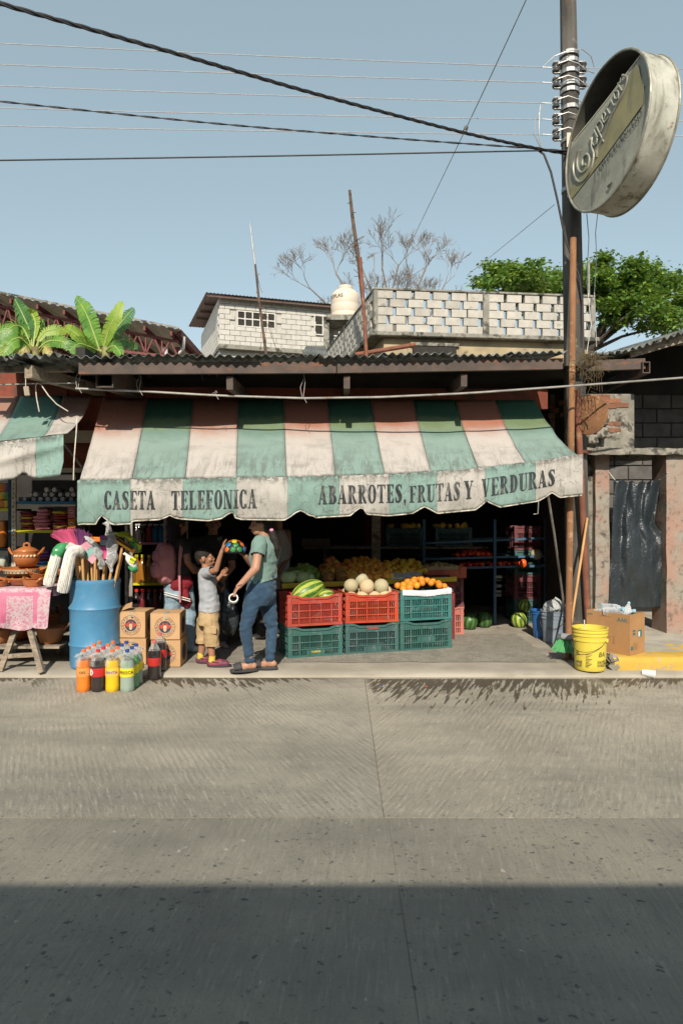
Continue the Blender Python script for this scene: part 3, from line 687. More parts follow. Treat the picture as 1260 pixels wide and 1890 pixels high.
# ------------------------------------------------------------------ the neighbour's awning
aw2 = thing('small_awning', 'short torn striped awning of the neighbouring shop, cut by the left edge', 'awning', (-3.4, 6.9, 0))
t2x = [-60, 8, 38, 118, 173]; b2x = [-150, -75, -2, 82, 124]
m2 = [canopy_mat('canopy_rose_b', (.27, .155, .115), (.415, .38, .35), 2), canopy_mat('canopy_green_b', (.12, .24, .19), (.175, .265, .23), 4)]
f2y = lambda px: interp(px, [-150, 20, 124], [830, 812, 800])
def c2(tx, bx, u_, v):
 p = P(tx, 731, 7.0).lerp(P(bx, f2y(bx), 6.2), v); p.z -= .05 * math.sin(math.pi * v) - .012 * mnoise.noise(Vector((u_ * 2, v * 3, 11))); return p
cols = [1, 0, 1, 0]
t2x = [-70, -48, 38, 118, 173]; b2x = [-230, -85, -10, 82, 124]
for i in range(4):
 mb = MB(); mb.grid(lambda u, v: c2(t2x[i] + (t2x[i + 1] - t2x[i]) * u, b2x[i] + (b2x[i + 1] - b2x[i]) * u, i + u, v), 10, 16, uv=True)
 me = mb.mesh('canopy_panel', smooth='all', fixn=False); me.materials.append(m2[[1, 0, 1, 0][i]])
 for p_ in me.polygons: p_.flip()
 o = put('canopy_panel', me, None, aw2, True); so_ = o.modifiers.new('cloth_thickness', 'SOLIDIFY'); so_.thickness = .003; so_.offset = -1
v2b = [(-160, 900), (-60, 893), (0, 887), (25, 885), (36, 878), (44, 872), (48, 876), (50, 873), (53, 880), (62, 883), (90, 881), (112, 878), (118, 850), (119, 800)]
def v2(px, py):
 t = (py - f2y(px)) / 75
 return P(px, py, 6.19 - .03 * math.sin(px * .05 + t * 2) * t - .03 * math.exp(-((t - .45 - (20 - px) * .002) / .12) ** 2) + .03 * mnoise.noise(Vector((px * .02, t * 2, 5))) * t)
for x0, x1, mi in ((-150, -40, 0), (-40, 67, 1), (67, 117.5, 0)):
 mb = MB()
 def fn(u, v):
  px = x0 + (x1 - x0) * u; a_ = f2y(px) + 1; b_ = interp(px, [p[0] for p in v2b], [p[1] for p in v2b]); return v2(px, a_ + (b_ - a_) * v)
 mb.grid(fn, 30, 16, uv=True); me = mb.mesh('valance_panel', smooth='all', fixn=False); me.materials.append(vm[mi])
 for p_ in me.polygons: p_.flip()
 o = put('valance_panel', me, None, aw2, True); so_ = o.modifiers.new('cloth_thickness', 'SOLIDIFY'); so_.thickness = .003; so_.offset = -1
# pale cords hanging from the roof edge on the left
m_cord = M('pale_cord', (.62, .58, .50), (.45, .41, .35), 20, .9)
def cord(pts, label, r=.0055):
 mb = MB(); mb.tube(pts, r, 6); return tag(mb.build('cord', m_cord, smooth=True), label, 'cord')
cord([P(73, 760, 6.3), P(68, 735, 6.3), P(66, 712, 6.3), P(70, 706, 6.3), P(76, 710, 6.3), P(79, 714, 6.28), P(90, 730, 6.28), P(105, 746, 6.3), P(126, 759, 6.35)], 'knotted pale cord tied over the small torn awning on the left')
cord([P(143, 770, 6.4), P(141, 800, 6.35), P(137, 850, 6.3), P(136, 886, 6.3)], 'pale cord hanging straight down between the two awnings')
mb = MB(); mb.tube([P(-20, 711, 6.32), P(60, 708, 6.32), P(142, 707, 6.32)], .006, 6); tag(mb.build('wire', m_pipe), 'thin taut wire above the small torn awning on the left', 'wire')
sw = thing('hanging_tag', 'small cream plastic tag hanging on a string under the left roof', 'tag', P(50, 730, 6.2))
mb = MB(); mb.tube([P(48, 684, 6.2), P(48, 713, 6.2)], .004, 5); mb.build('string', m_cord, sw)
mb = MB(); mb.box(P(50, 722, 6.2), (.045, .03, .085), rot=Euler((0, R(-8), .3))); mb.build('body', m_beige, sw, bevel=.004)
# ------------------------------------------------------------------ right-hand shed: columns, slab, broken brick pier, roof
m_peel = M('peeling_pink_plaster', (.32, .195, .15), (.29, .22, .18), 3.5, .92, .5, 40, dirt=(.27, .245, .205), damt=(.42, .60), dscale=2.6, dirt2=(.075, .068, .058), d2amt=(.48, .74), d2scale=13, stretch=(1.6, 1.6, .8))
m_mossy = M('mouldy_concrete', (.30, .275, .23), (.17, .16, .135), 6, .95, .6, 35, dirt=(.05, .048, .04), damt=(.48, .62), dscale=6, dirt2=(.46, .43, .36), d2amt=(.62, .7), d2scale=10)
m_brick = M('exposed_brick', (.23, .105, .06), (.17, .08, .05), 8, .95, .5, 40, var=.25, dirt=(.10, .08, .06), damt=(.55, .7), dscale=12)
m_block = M('concrete_block', (.44, .42, .37), (.33, .31, .27), 7, .95, .5, 60, var=.14, dirt=(.16, .15, .125), damt=(.56, .72), dscale=6)
m_yellow = M('yellow_kerb_paint', (.54, .345, .06), (.47, .295, .05), 5, .8, .3, 50, dirt=(.33, .29, .22), damt=(.56, .64), dscale=5, dirt2=(.14, .12, .09), d2amt=(.63, .7), d2scale=9)
shed = thing('brick_shed', 'crumbling small shed with peeling pink columns hung with a black sheet', 'shed', (3.4, 8.2, 0))
SH = SZ + .118
def column(x0, x1, ytop, d, depth, mat):
 a = P(x0, ytop, d); b = P(x1, ytop, d); mb = MB(); n = 14
 def fn(u, v):
  q = [(a.x, d + depth), (a.x, d), (b.x, d), (b.x, d + depth), (a.x, d + depth)]
  i = min(3, int(u * 4)); t = u * 4 - i
  x = q[i][0] + (q[i + 1][0] - q[i][0]) * t; y = q[i][1] + (q[i + 1][1] - q[i][1]) * t
  z = SZ + (a.z - SZ) * v; j = .010
  return (x + j * mnoise.noise(Vector((x * 3, y * 3, z * 4))), y + j * mnoise.noise(Vector((x * 3 + 9, y * 3, z * 4))), z)
 mb.grid(fn, 16, n * 2); return mb.build('column', mat, shed, smooth=False)
column(1098, 1124, 838, 7.95, .36, m_peel); column(1229, 1268, 836, 7.8, .36, m_peel)
# bits of concrete wall left of the first column
mb = MB(); mb.span(P(1079, 838, 8.0) + Vector((0, .05, 0)), Vector((P(1098, 838, 8.0).x, 8.4, SZ))); mb.build('pier', m_mossy, shed)
mb = MB()
a = P(1076, 832, 7.75); b = P(1300, 836, 7.6)
mb.grid(lambda u, v: (a.x + (b.x - a.x) * u, [7.74, 7.72, 7.72, 8.6, 8.6][int(round(v * 4))], a.z + [-.05, -.045, .03, .035, -.05][int(round(v * 4))] + .012 * mnoise.noise(Vector((u * 14, v * 3, 0)))), 30, 4)
mb.build('lintel_slab', m_mossy, shed, smooth=False)
# dark inside
mb = MB(); tops = []
for px, py, rs_ in ((1105, 654, .15), (1150, 649, .16), (1200, 634, .22), (1260, 612, .22), (1300, 598, .22), (1552, 575, .22)):
 q = P(px, py, 7.65); tops.append((q.x, q.z + rs_ - .05))
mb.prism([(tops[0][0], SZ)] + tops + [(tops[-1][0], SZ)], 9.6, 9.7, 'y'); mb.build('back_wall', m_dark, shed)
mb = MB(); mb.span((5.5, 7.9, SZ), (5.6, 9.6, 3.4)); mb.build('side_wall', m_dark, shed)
mb = MB(); mb.span((RX + .12, 8.35, SZ), (RX + .2, 9.6, 3.1)); mb.build('side_wall', m_dark, shed)
# broken pier on the slab: plastered core, bricks and blocks proud of it
z0 = a.z + .032
mb = MB(); L0, L1 = P(1010, 760, 8.72).x, P(1057, 760, 8.03).x
mb.add([(P(1060, 0, 8.05).x, 8.05, z0), (P(1170, 0, 8.05).x, 8.05, z0), (P(1170, 0, 8.05).x, 8.9, z0), (P(1014, 0, 8.9).x, 8.9, z0),
  (P(1060, 0, 8.05).x, 8.05, P(0, 727, 8.05).z), (P(1170, 0, 8.05).x, 8.05, P(0, 727, 8.05).z), (P(1170, 0, 8.05).x, 8.9, P(0, 735, 8.9).z), (P(1014, 0, 8.9).x, 8.9, P(0, 727, 8.9).z)],
 [(0, 1, 5, 4), (1, 2, 6, 5), (2, 3, 7, 6), (3, 0, 4, 7), (4, 5, 6, 7)])
mb.build('brick_pier', m_mossy, shed, bevel=.012, seg=2)
rb = random.Random(4)
bk = MB(); bk.box((0, 0, 0), (.19, .03, .06)); bk_me = bk.mesh('brick', bevel=.006); bk_me.materials.append(m_brick)
for (px, py) in ((1108, 738), (1130, 740), (1095, 748), (1122, 750), (1144, 748), (1110, 733)):
 put('brick', bk_me, None, shed, True, loc=P(px, py, 8.05) + Vector((0, .006, 0)), rot=(0, 0, rb.uniform(-.05, .05)))
for (px, py, d) in ((1022, 748, 8.75), (1040, 742, 8.38), (1030, 757, 8.58), (1049, 752, 8.2), (1020, 766, 8.78), (1043, 764, 8.3)):
 put('brick', bk_me, None, shed, True, loc=P(px, py, d), rot=(0, 0, R(-62)), scale=(.8, 1, 1))
bl = MB(); bl.box((0, 0, 0), (.12, .14, .115)); bl_me = bl.mesh('block', bevel=.012); bl_me.materials.append(m_mossy)
for (px, py, s_) in ((1110, 776, 1), (1108, 800, 1.05), (1092, 812, .9)):
 put('block', bl_me, None, shed, True, loc=P(px, py, 7.98), rot=(rb.uniform(-.1, .1), rb.uniform(-.1, .1), rb.uniform(-.2, .2)), scale=(s_,) * 3)
for i in range(6): put('brick', bk_me, None, shed, True, loc=P(1125 + 7 * (i % 3), 782 + 12 * (i // 3), 8.05) + Vector((0, .008, 0)), rot=(0, rb.uniform(-.5, .5), 0), scale=(.4, .9, .8))
# block courses of the dark back wall
bl2 = MB(); bl2.box((0, 0, 0), (.385, .03, .185)); bl2_me = bl2.mesh('block', bevel=.006); m_bd = M('dark_block', (.13, .125, .12), (.09, .085, .08), 6, .95, .3, var=.15); bl2_me.materials.append(m_bd)
for r_ in range(9):
 for c_ in range(6): put('block', bl2_me, None, shed, True, loc=(RX + .5 + .4 * c_ + .2 * (r_ % 2), 9.595, 1.5 + .2 * r_))
# roof to the right, two sheets high and one ragged pair low, and its channel
for a_, b_, y0, y1 in ((1080, 1128, 655, 652), (1122, 1176, 651, 645)):
 corrugated(a_, b_, lambda p: P(p, y0 + (y1 - y0) * (p - a_) / (b_ - a_) + 2 * math.sin(p), 7.7), 2.6, .2, parent=shed, amp=.016, jit=.02)
for a_, b_ in ((1150, 1215), (1208, 1300), (1290, 1480), (1470, 1700)):
 corrugated(a_, b_, lambda p: P(p, interp(p, [1150, 1200, 1260, 1300, 1700], [648, 634, 612, 598, 560]), 7.65), 2.6, .3, parent=shed, amp=.018)
mb = MB(); mb.beam(P(1160, 654, 7.8), P(1310, 610, 7.8), .05, .09); mb.build('rafter', m_oldwood, shed)
mb = MB(); mb.beam(P(1080, 676, 7.78), P(1188, 672, 7.78), .06, .12); mb.build('purlin', m_purlin, shed)
sq_tube(P(1192, 678, 7.7), P(1192, 678, 7.7) + Vector((0, 1.3, 0)), .085, .13, .01, 'roof_beam', m_purlin, shed)
# yellow step
stp = thing('yellow_step', 'low concrete doorstep painted yellow along its front, under the cardboard box', 'step', G(1200, 1235, SZ))
yf = G(1200, 1236, SZ).y; xl = P(1133, 0, yf).x
mb = MB()
def stf(u, v):
 x = xl + (6.2 - xl) * u; k_ = int(round(v * 5)); y, z = [(yf, SZ - .01), (yf - .004, SZ + .06), (yf + .005, SH - .014), (yf + .03, SH), (yf + .2, SH + .001), (yf + .27, SH + .001)][k_]
 return (x + .012 * mnoise.noise(Vector((x * 6, v * 5, 2))) * (u < .1), y + .012 * mnoise.noise(Vector((x * 3, v, 0))) * (k_ < 5), z + .006 * mnoise.noise(Vector((x * 5, v * 3, 3))) * (0 < k_ < 4))
mb.grid(stf, 90, 5); mb.build('painted_nosing', m_yellow, stp, smooth='all')
mb = MB(); mb.add([(xl, yf + .262, SH), (6.2, yf + .262, SH), (6.2, 9.5, SH), (xl + .3, 9.5, SH), (xl, yf + .262, SZ - .01), (xl + .3, 9.5, SZ - .01)], [(0, 1, 2, 3), (4, 0, 3, 5)])
m_step2 = M('chipped_step', (.46, .42, .35), (.34, .31, .26), 4, .92, .4, 40, dirt=(.62, .38, .05), damt=(.56, .62), dscale=3.5)
mb.build('tread', m_step2, stp)
mb = MB()
for i in range(46):
 u = rb.random(); mb.box((xl + .02 + .1 * u * 0 - .015 * rb.random(), yf + .03 + .5 * u, SZ + .02 + .075 * rb.random()), (.05 + .03 * rb.random(),) * 3, rot=Euler((rb.random() * 3, rb.random() * 3, 0)))
o = mb.build('crumbled_edge', m_mossy, stp, smooth=False); o['kind'] = 'stuff'
# black plastic sheet hung between the columns
def poly_mat():
 m, nt, b, tc = base_mat('black_polythene'); v = tc.outputs['Object']
 nt.links.new(_mix(nt, (.012, .018, .022), (.03, .038, .045), _noise(nt, v, 6)), b.inputs['Base Color'])
 b.inputs['Roughness'].default_value = .33; b.inputs['Specular IOR Level'].default_value = .6
 h = _math(nt, 'ADD', _noise(nt, v, 9, 4, .6, .6, stretch=(1.6, 1, .5)), _math(nt, 'MULTIPLY', _noise(nt, v, 34, 3, .6, .5), .3))
 bump(nt, b, h, .45, .04); return m
m_poly = poly_mat()
ps = thing('plastic_sheet', 'black plastic sheet hung as a curtain on string between peeling columns', 'curtain', P(1176, 1122, 7.93))
def psf(u, v):
 px = interp(v, [0, .1, .5, 1], [1134, 1132, 1127, 1123]) * (1 - u) + interp(v, [0, .1, .35, .45, 1], [1220, 1216, 1206, 1224, 1227]) * u
 yt = 884 + 6 * math.sin(math.pi * u) + 2 * math.sin(u * 30); yb = 1116 + 7 * math.sin(u * 2.6)
 fold = .030 * math.sin(u * 17 + 2 * math.sin(v * 2)) * (1 - v) ** 1.5 + .05 * mnoise.noise(Vector((u * 3, v * 2.5, 1))) + .02 * mnoise.noise(Vector((u * 8, v * 7, 5)))
 fold += .04 * max(0, 1 - abs(u - .5 - .0 * v) / (.10 + .25 * v)) * math.exp(-((v - .18) / .2) ** 2)
 return P(px, yt + (yb - yt) * v, 7.93 - fold)
mb = MB(); mb.slab(psf, 50, 70, .002); mb.build('sheet', m_poly, ps, smooth='all')
mb = MB(); mb.tube([P(1123, 872, 7.93), P(1134, 886, 7.92)], .005, 5); mb.build('string', m_cord, ps)
mb = MB(); mb.tube([P(1220, 886, 7.92), P(1231, 872, 7.78)], .005, 5); mb.build('string', m_cord, ps)
# rusty post, leaning pipe with a rusted disc
m_rust = M('orange_rust', (.29, .145, .07), (.19, .09, .045), 6, .9, .4, 60, dirt=(.42, .27, .15), damt=(.55, .7), dscale=7, dirt2=(.07, .05, .04), d2amt=(.58, .7), d2scale=8, stretch=(1, 1, .35))
m_rust2 = M('brown_rust', (.22, .085, .05), (.15, .06, .04), 6, .8, .3, 50, dirt=(.30, .17, .10), damt=(.56, .7), dscale=6)
mb = MB(); mb.tube([P(1057, 440, 7.28), P(1055, 690, 7.12), P(1051, 950, 7.02), P(1048, 1221, 6.98)], .034, 12); tag(mb.build('rusty_post', m_rust, smooth=True), 'tall straight rusty orange post standing beside the awning and reaching above the roof', 'post')
rp = thing('leaning_pipe', 'brown rusted pipe leaning behind the yellow bucket with a round rusty disc near its top', 'pipe', (2.8, 7.3, SZ))
mb = MB(); mb.tube([P(1064, 720, 7.3), P(1085, 1172, 7.42)], .034, 12); q_ = P(1085, 1172, 7.42); mb.tube([q_, Vector((q_.x + .01, q_.y, SZ))], .034, 12); mb.build('pipe', m_rust2, rp, smooth=True)
mb = MB(); mb.lathe([(.0001, .012), (.12, .014), (.20, .0), (.212, -.004), (.212, -.02), (.20, -.03), (.0001, -.022)], P(1086, 765, 7.22), 32, rot=Euler((R(90), 0, R(-52))).to_matrix()); mb.build('disc', m_rust, rp, smooth=True)
mb = MB(); mb.tube([P(1090, 758, 7.06) + Vector((.0, 0, .0)), P(1082, 748, 7.1), P(1078, 762, 7.1), P(1086, 770, 7.08), P(1090, 752, 7.05), P(1096, 760, 7.0)], .004, 5); mb.build('wire_scrawl', m_rust2, rp)
mb = MB(); mb.beam(P(1066, 833, 7.32), P(1090, 834, 7.5), .03, .03); mb.build('bracket', m_rust2, rp)
# dry creeper hanging from the roof corner
m_dry = M('dry_creeper', (.13, .085, .045), (.07, .06, .03), 12, .95)
cr = MB(); rc_ = random.Random(2)
for i in range(170):
 p0 = P(1070 + rc_.gauss(18, 14), 650 + abs(rc_.gauss(0, 20)), 6.95 + rc_.uniform(-.1, .1)); q = p0 + Vector((rc_.gauss(0, .07), rc_.gauss(0, .04), rc_.gauss(-.03, .06)))
 cr.tube([p0, p0.lerp(q, .5) + Vector((rc_.gauss(0, .02), 0, rc_.gauss(0, .02))), q], .0022, 4, caps=False)
for i in range(8): cr.tube([P(1078 + 4 * i, 655, 6.95), P(1076 + 5 * i, 690 + 6 * i, 6.93), P(1072 + 3 * i, 705 + 9 * (i % 4), 6.93)], .0025, 4, caps=False)
tag(cr.build('dry_creeper', m_dry), 'tangle of dry brown creeper hanging from the roof corner by the rusty post', 'creeper')
# ------------------------------------------------------------------ utility pole
m_pole = M('sooty_concrete_pole', (.115, .105, .092), (.05, .047, .042), 5, .9, .45, 30, dirt=(.22, .20, .17), damt=(.58, .72), dscale=5, dirt2=(.16, .07, .035), d2amt=(.62, .7), d2scale=4, stretch=(1.2, 1.2, .25))
m_ins = M('dark_porcelain', (.055, .05, .045), (.08, .07, .06), 12, .3)
m_gal = M('galvanised_strap', (.42, .43, .42), (.27, .27, .27), 9, .5, .1, metal=.6, dirt=(.16, .12, .09), damt=(.56, .7), dscale=14)
pole = thing('utility_pole', 'tall sooty grey utility pole with insulator racks behind the round sign', 'pole', (2.62, 7.6, 0))
def pole_pt(py): return P(interp(py, [-400, 0, 640], [1040, 1047.5, 1058.5]), py, 7.6)
zs = [0, 1.5, 3.3, 5, 7.2, 9.6]
mb = MB(); top = pole_pt(0); bot = pole_pt(640); ax = (bot - top)
pts = [bot + ax * ((bot.z - z) / (top.z - bot.z)) for z in zs]
mb.tube(pts, [.135, .125, .114, .104, .09, .078], 8); mb.build('shaft', m_pole, pole, smooth=False, bevel=.008)
for py in (104, 118, 137, 160, 172, 203, 262, 352):
 c_ = pole_pt(py); mb = MB(); mb.tube([c_ + Vector((0, 0, -.022)), c_ + Vector((0, 0, .022))], .108, 16, caps=True); mb.build('strap', m_gal, pole, smooth=False)
def insulator(px, py, d):
 c_ = P(px, py, d); mb = MB()
 mb.lathe([(.012, -.05), (.038, -.048), (.042, -.03), (.03, -.012), (.03, .012), (.042, .03), (.038, .048), (.012, .05)], c_, 12, closed=True)
 o = mb.build('insulator', m_ins, pole, smooth=True)
 q = pole_pt(py); s_ = 1 if px > 1047 else -1
 mb = MB(); mb.beam(q + Vector((s_ * .09, 0, .062)), c_ + Vector((s_ * .02, 0, .062)), .03, .008); mb.beam(q + Vector((s_ * .09, 0, -.062)), c_ + Vector((s_ * .02, 0, -.062)), .03, .008)
 mb.tube([c_ + Vector((0, 0, -.075)), c_ + Vector((0, 0, .075))], .008, 6); mb.build('clevis', m_gal, o)
INSY = [125, 153, 191, 221, 249]
for py in INSY: insulator(1025, py, 7.6)
for py in (125, 153): insulator(1075, py, 7.6)
m_plate = M('cream_plate', (.62, .56, .46), (.5, .44, .36), 8, .7, dirt=(.25, .1, .05), damt=(.6, .7))
for py in (270, 360):
 c_ = pole_pt(py); mb = MB(); mb.box(c_ + Vector((-.02, -.125, 0)), (.13, .02, .16)); mb.build('bracket_plate', m_plate, pole, bevel=.003)
# loops of bare conductor around the insulators
m_alu = M('bare_aluminium_wire', (.55, .53, .5), (.4, .38, .36), 30, .45, 0, metal=.6)
for i, py in enumerate(INSY):
 mb = MB(); a_ = P(1018, py, 7.55); mb.tube([P(1000, py - 1, 7.55), a_, P(1030, py - 8, 7.47), P(1048, py - 14, 7.46), P(1066, py - 8, 7.47), P(1080, py + 4, 7.5), P(1096, py + 10, 7.55)], .006, 6); mb.build('jumper_wire', m_alu, pole, smooth=True)
mb = MB(); mb.tube([P(1002, 123, 7.55), P(1022, 104, 7.5), P(1050, 93, 7.45), P(1074, 91, 7.5), P(1090, 104, 7.55), P(1096, 124, 7.6)], .005, 6); mb.build('jumper_wire', m_alu, pole, smooth=True)
for k_ in range(2):
 mb = MB(); x_ = 1002 - 6 * k_; mb.tube([P(x_, 193, 7.55), P(986 + 8 * k_, 225, 7.5), P(986 + 8 * k_, 250, 7.5), P(998, 275, 7.55)], .005, 6); mb.build('jumper_wire', m_alu, pole, smooth=True)
# black service cable clipped down the pole
m_cable = M('black_cable', (.02, .02, .022), (.035, .035, .035), 20, .6)
mb = MB(); mb.tube([P(992, 277, 7.45), P(1003, 285, 7.43), P(1016, 318, 7.42), P(1028, 370, 7.42), P(1042, 440, 7.44), P(1068, 510, 7.44), P(1074, 560, 7.47), P(1072, 640, 7.5)], .012, 7); tag(mb.build('service_cable', m_cable, smooth=True), 'black service cable dropping from the wires down along the utility pole', 'cable')
for k_, pts in enumerate(([(1082, 395), (1086, 440), (1082, 520), (1090, 600), (1082, 650)], [(1102, 395), (1098, 430), (1100, 470), (1096, 540), (1100, 640)])):
 mb = MB(); mb.tube([P(x, y, 7.5) for x, y in pts], .005, 5); tag(mb.build('loose_wire', m_alu, smooth=True), ['thin loose wire hanging from the round sign close beside the pole', 'second thin loose wire hanging below the round sign, further from the pole'][k_], 'wire')
# ------------------------------------------------------------------ round drum sign on the pole
m_rim = M('weathered_sign_rim', (.52, .51, .44), (.38, .375, .31), 4, .55, .2, 30, metal=.15, dirt=(.115, .10, .065), damt=(.46, .70), dscale=6, dstretch=(1, 1, .22), dirt2=(.17, .10, .05), d2amt=(.62, .72), d2scale=8)
m_face = M('stained_sign_face', (.31, .30, .235), (.22, .22, .175), 5, .5, .2, 30, dirt=(.10, .10, .075), damt=(.52, .7), dscale=6, dstretch=(1, 1, .3))
m_band = M('faded_yellow_band', (.27, .24, .12), (.21, .19, .10), 5, .55, .1, 30, dirt=(.16, .15, .09), damt=(.55, .72), dscale=6, dstretch=(1, 1, .3))
m_emb = M('embossed_pale_script', (.30, .30, .245), (.23, .235, .19), 6, .5, .1)
m_trim = M('sign_trim', (.20, .19, .15), (.32, .31, .26), 10, .5, .1, metal=.4)
m_in = M('sign_inside', (.085, .083, .068), (.06, .058, .05), 6, .9)
sign = thing('round_sign', 'big weathered round drum sign with torn face mounted on the utility pole', 'sign', (2.62, 6.8, 4.6))
SC = Vector((2.618, 6.8, 5.315)); SR = .692; sa = -1.345; TH = .30
su = Vector((math.cos(sa), math.sin(sa), 0)); sn = Vector((math.sin(sa), -math.cos(sa), 0))   # sn: out of the face
sv = (Vector((0, 0, 1)) * math.cos(-.054) + sn * math.sin(-.054)).normalized(); sn = su.cross(sv).normalized()
if sn.x > 0: sn = -sn
def S(a, b, h=0.0): return SC + su * a * SR + sv * b * SR * 1.045 + sn * h     # a,b in unit disc
N = 72
mb = MB(); mb.grid(lambda u, v: S(math.cos(2 * math.pi * u), math.sin(2 * math.pi * u), -TH * v), N, 4); mb.build('rim', m_rim, sign, smooth='all')
mb = MB(); mb.grid(lambda u, v: S(.985 * math.cos(2 * math.pi * u), .985 * math.sin(2 * math.pi * u), -.002 - (TH - .004) * v), N, 2); mb.build('rim_lining', m_in, sign, smooth='all')
mb = MB(); mb.add([S(.984 * math.cos(2 * math.pi * i / N), .984 * math.sin(2 * math.pi * i / N), -TH + .004) for i in range(N)], [tuple(range(N))]); mb.build('back_panel', m_in, sign)
mb = MB(); mb.add([S(.998 * math.cos(2 * math.pi * i / N), .998 * math.sin(2 * math.pi * i / N), -TH) for i in range(N)], [tuple(range(N))]); mb.build('back_face', m_rim, sign)
for h_ in (.004, -TH):
 mb = MB(); mb.tube([S(1.0 * math.cos(2 * math.pi * i / N), 1.0 * math.sin(2 * math.pi * i / N), h_) for i in range(N + 1)], .013, 6, caps=False); mb.build('edge_trim', m_trim, sign, smooth=True)
# torn face: everything below a sagging line; line from upper right (photo) to left middle
def tear(a): return interp(a, [-1, -.85, -.45, 0, .45, .8, 1], [.36, .40, .46, .54, .64, .71, .75])
def facef(u, v):
 a = -1 + 2 * u; lim = math.sqrt(max(0, 1 - a * a)) * .985; top = min(lim, tear(a)); b = -lim + (top + lim) * v
 curl = .05 * max(0, (b - (tear(a) - .12)) / .12) if top < lim else 0
 return S(a * .985, b, -.012 + .008 * mnoise.noise(Vector((a * 2, b * 2, 0))) - curl * .6)
mb = MB(); mb.grid(facef, 60, 30); mb.build('face_panel', m_face, sign, smooth='all')
mb = MB(); mb.tube([S(a, tear(a) - .005, -.03 - .01) for a in np.linspace(-.97, .72, 30)], .011, 6); mb.build('torn_edge', m_plate, sign, smooth=True)
# yellow band across the face and the relief above it
bl_ = lambda a: interp(a, [-1, -.86, .0, .7, 1], [-.62, -.56, -.33, -.10, 0])
bt_ = lambda a: interp(a, [-1, -.84, -.6, -.42, -.25, -.05, .12, .3, .5, .68, .8], [-.30, -.36, -.30, -.16, -.16, -.05, .12, .32, .52, .60, .2])
def bandf(u, v):
 a = -.86 + 1.70 * u; lim = math.sqrt(max(0, 1 - a * a)) * .94
 lo = max(-lim, bl_(a)); hi = max(lo, min(lim, min(bt_(a), tear(a) - .12))); return S(a, lo + (hi - lo) * v, -.004)
mb = MB(); mb.grid(bandf, 40, 6); mb.build('yellow_band', m_band, sign, smooth='all')
def relief(pts, r, nm='raised_script', mat=None):
 # smooth the polyline
 pp = []
 for i in range(len(pts) - 1):
  p0, p1, p2, p3 = pts[max(0, i - 1)], pts[i], pts[i + 1], pts[min(len(pts) - 1, i + 2)]
  for t in (0, .25, .5, .75):
   f = lambda k: .5 * (2 * p1[k] + (-p0[k] + p2[k]) * t + (2 * p0[k] - 5 * p1[k] + 4 * p2[k] - p3[k]) * t * t + (-p0[k] + 3 * p1[k] - 3 * p2[k] + p3[k]) * t ** 3)
   pp.append((f(0), f(1)))
 pp.append(pts[-1]); mb = MB(); mb.tube([S(a, b, -.004) for a, b in pp], r, 6); mb.build(nm, mat or m_emb, sign, smooth=True)
ROT = R(33)
def sc(x, y):       # script line runs up to the right across the face
 c_, s_ = math.cos(ROT), math.sin(ROT); return (-.50 + (x * c_ - y * s_) * .96, -.20 + (x * s_ + y * c_) * .92)
relief([sc(*p) for p in ((.06, .34), (-.06, .30), (-.13, .16), (-.10, -.02), (.03, -.12), (.14, -.02), (.12, .12), (.03, .15), (-.03, .06), (.03, -.01))], .013)
relief([sc(*p) for p in ((.0, .42), (-.16, .36), (-.25, .14), (-.20, -.12), (.02, -.25), (.22, -.12), (.26, .08), (.34, .20))], .013, 'raised_outline', m_trim)
lets = [((.30, .22), (.30, .06), (.35, -.0), (.41, .06), (.42, .22), (.42, .04)), ((.47, -.16), (.48, .2), (.50, .22), (.57, .18), (.57, .06), (.49, .04)), ((.62, .12), (.69, .14), (.67, .22), (.62, .18), (.62, .06), (.70, .05)),
  ((.75, .04), (.75, .22), (.77, .19), (.82, .22)), ((.86, .20), (.86, .05), (.89, .05)), ((.95, .20), (.92, .12), (.96, .05), (1.01, .12), (.97, .20), (.95, .2)), ((1.06, .04), (1.06, .22), (1.09, .19), (1.14, .22))]
for l_ in lets: relief([sc(p[0] * 1.06 - .02, p[1] * 1.15) for p in l_], .0085)
relief([sc(*p) for p in ((.26, -.22), (.34, -.12), (.5, -.10), (.8, -.03), (1.1, -.02), (1.26, .08), (1.22, .25))], .013, 'raised_outline', m_trim)
me = text_mesh('EVITE EL EXCESO', .085, spacing=1.05); ca, sa_ = math.cos(R(17)), math.sin(R(17))
wrap_mesh(me, lambda c_: S(.36 + (c_.x * ca - c_.y * sa_) / SR * 1.0, -.30 + (c_.x * sa_ + c_.y * ca) / SR, .002)); me.materials.append(m_ink); put('lettering', me, None, sign, True)
mb = MB(); c_ = S(.18, -.80, .0); mb.add([S(.18 + .05 * math.cos(t) * (1 + .5 * math.sin(3 * t)), -.80 + .045 * math.sin(t) * (1 + .4 * math.cos(2 * t)), .001) for t in np.linspace(0, 6.0, 12)], [tuple(range(12))]); mb.build('hole', m_in, sign)
for hgt in (-.30, .42):
 c_ = S(-.92, hgt, -TH * .5); q = Vector((pole_pt(0).x, 7.6, c_.z)); mb = MB(); mb.beam(q + (c_ - q).normalized() * .1, c_, .05, .06); mb.build('mount_arm', m_rust2, sign)
# inner light fittings behind the torn face
mb = MB(); mb.tube([S(-.8, .12, -.18), S(.6, .62, -.18)], .012, 6); mb.build('lamp_bar', m_trim, sign)
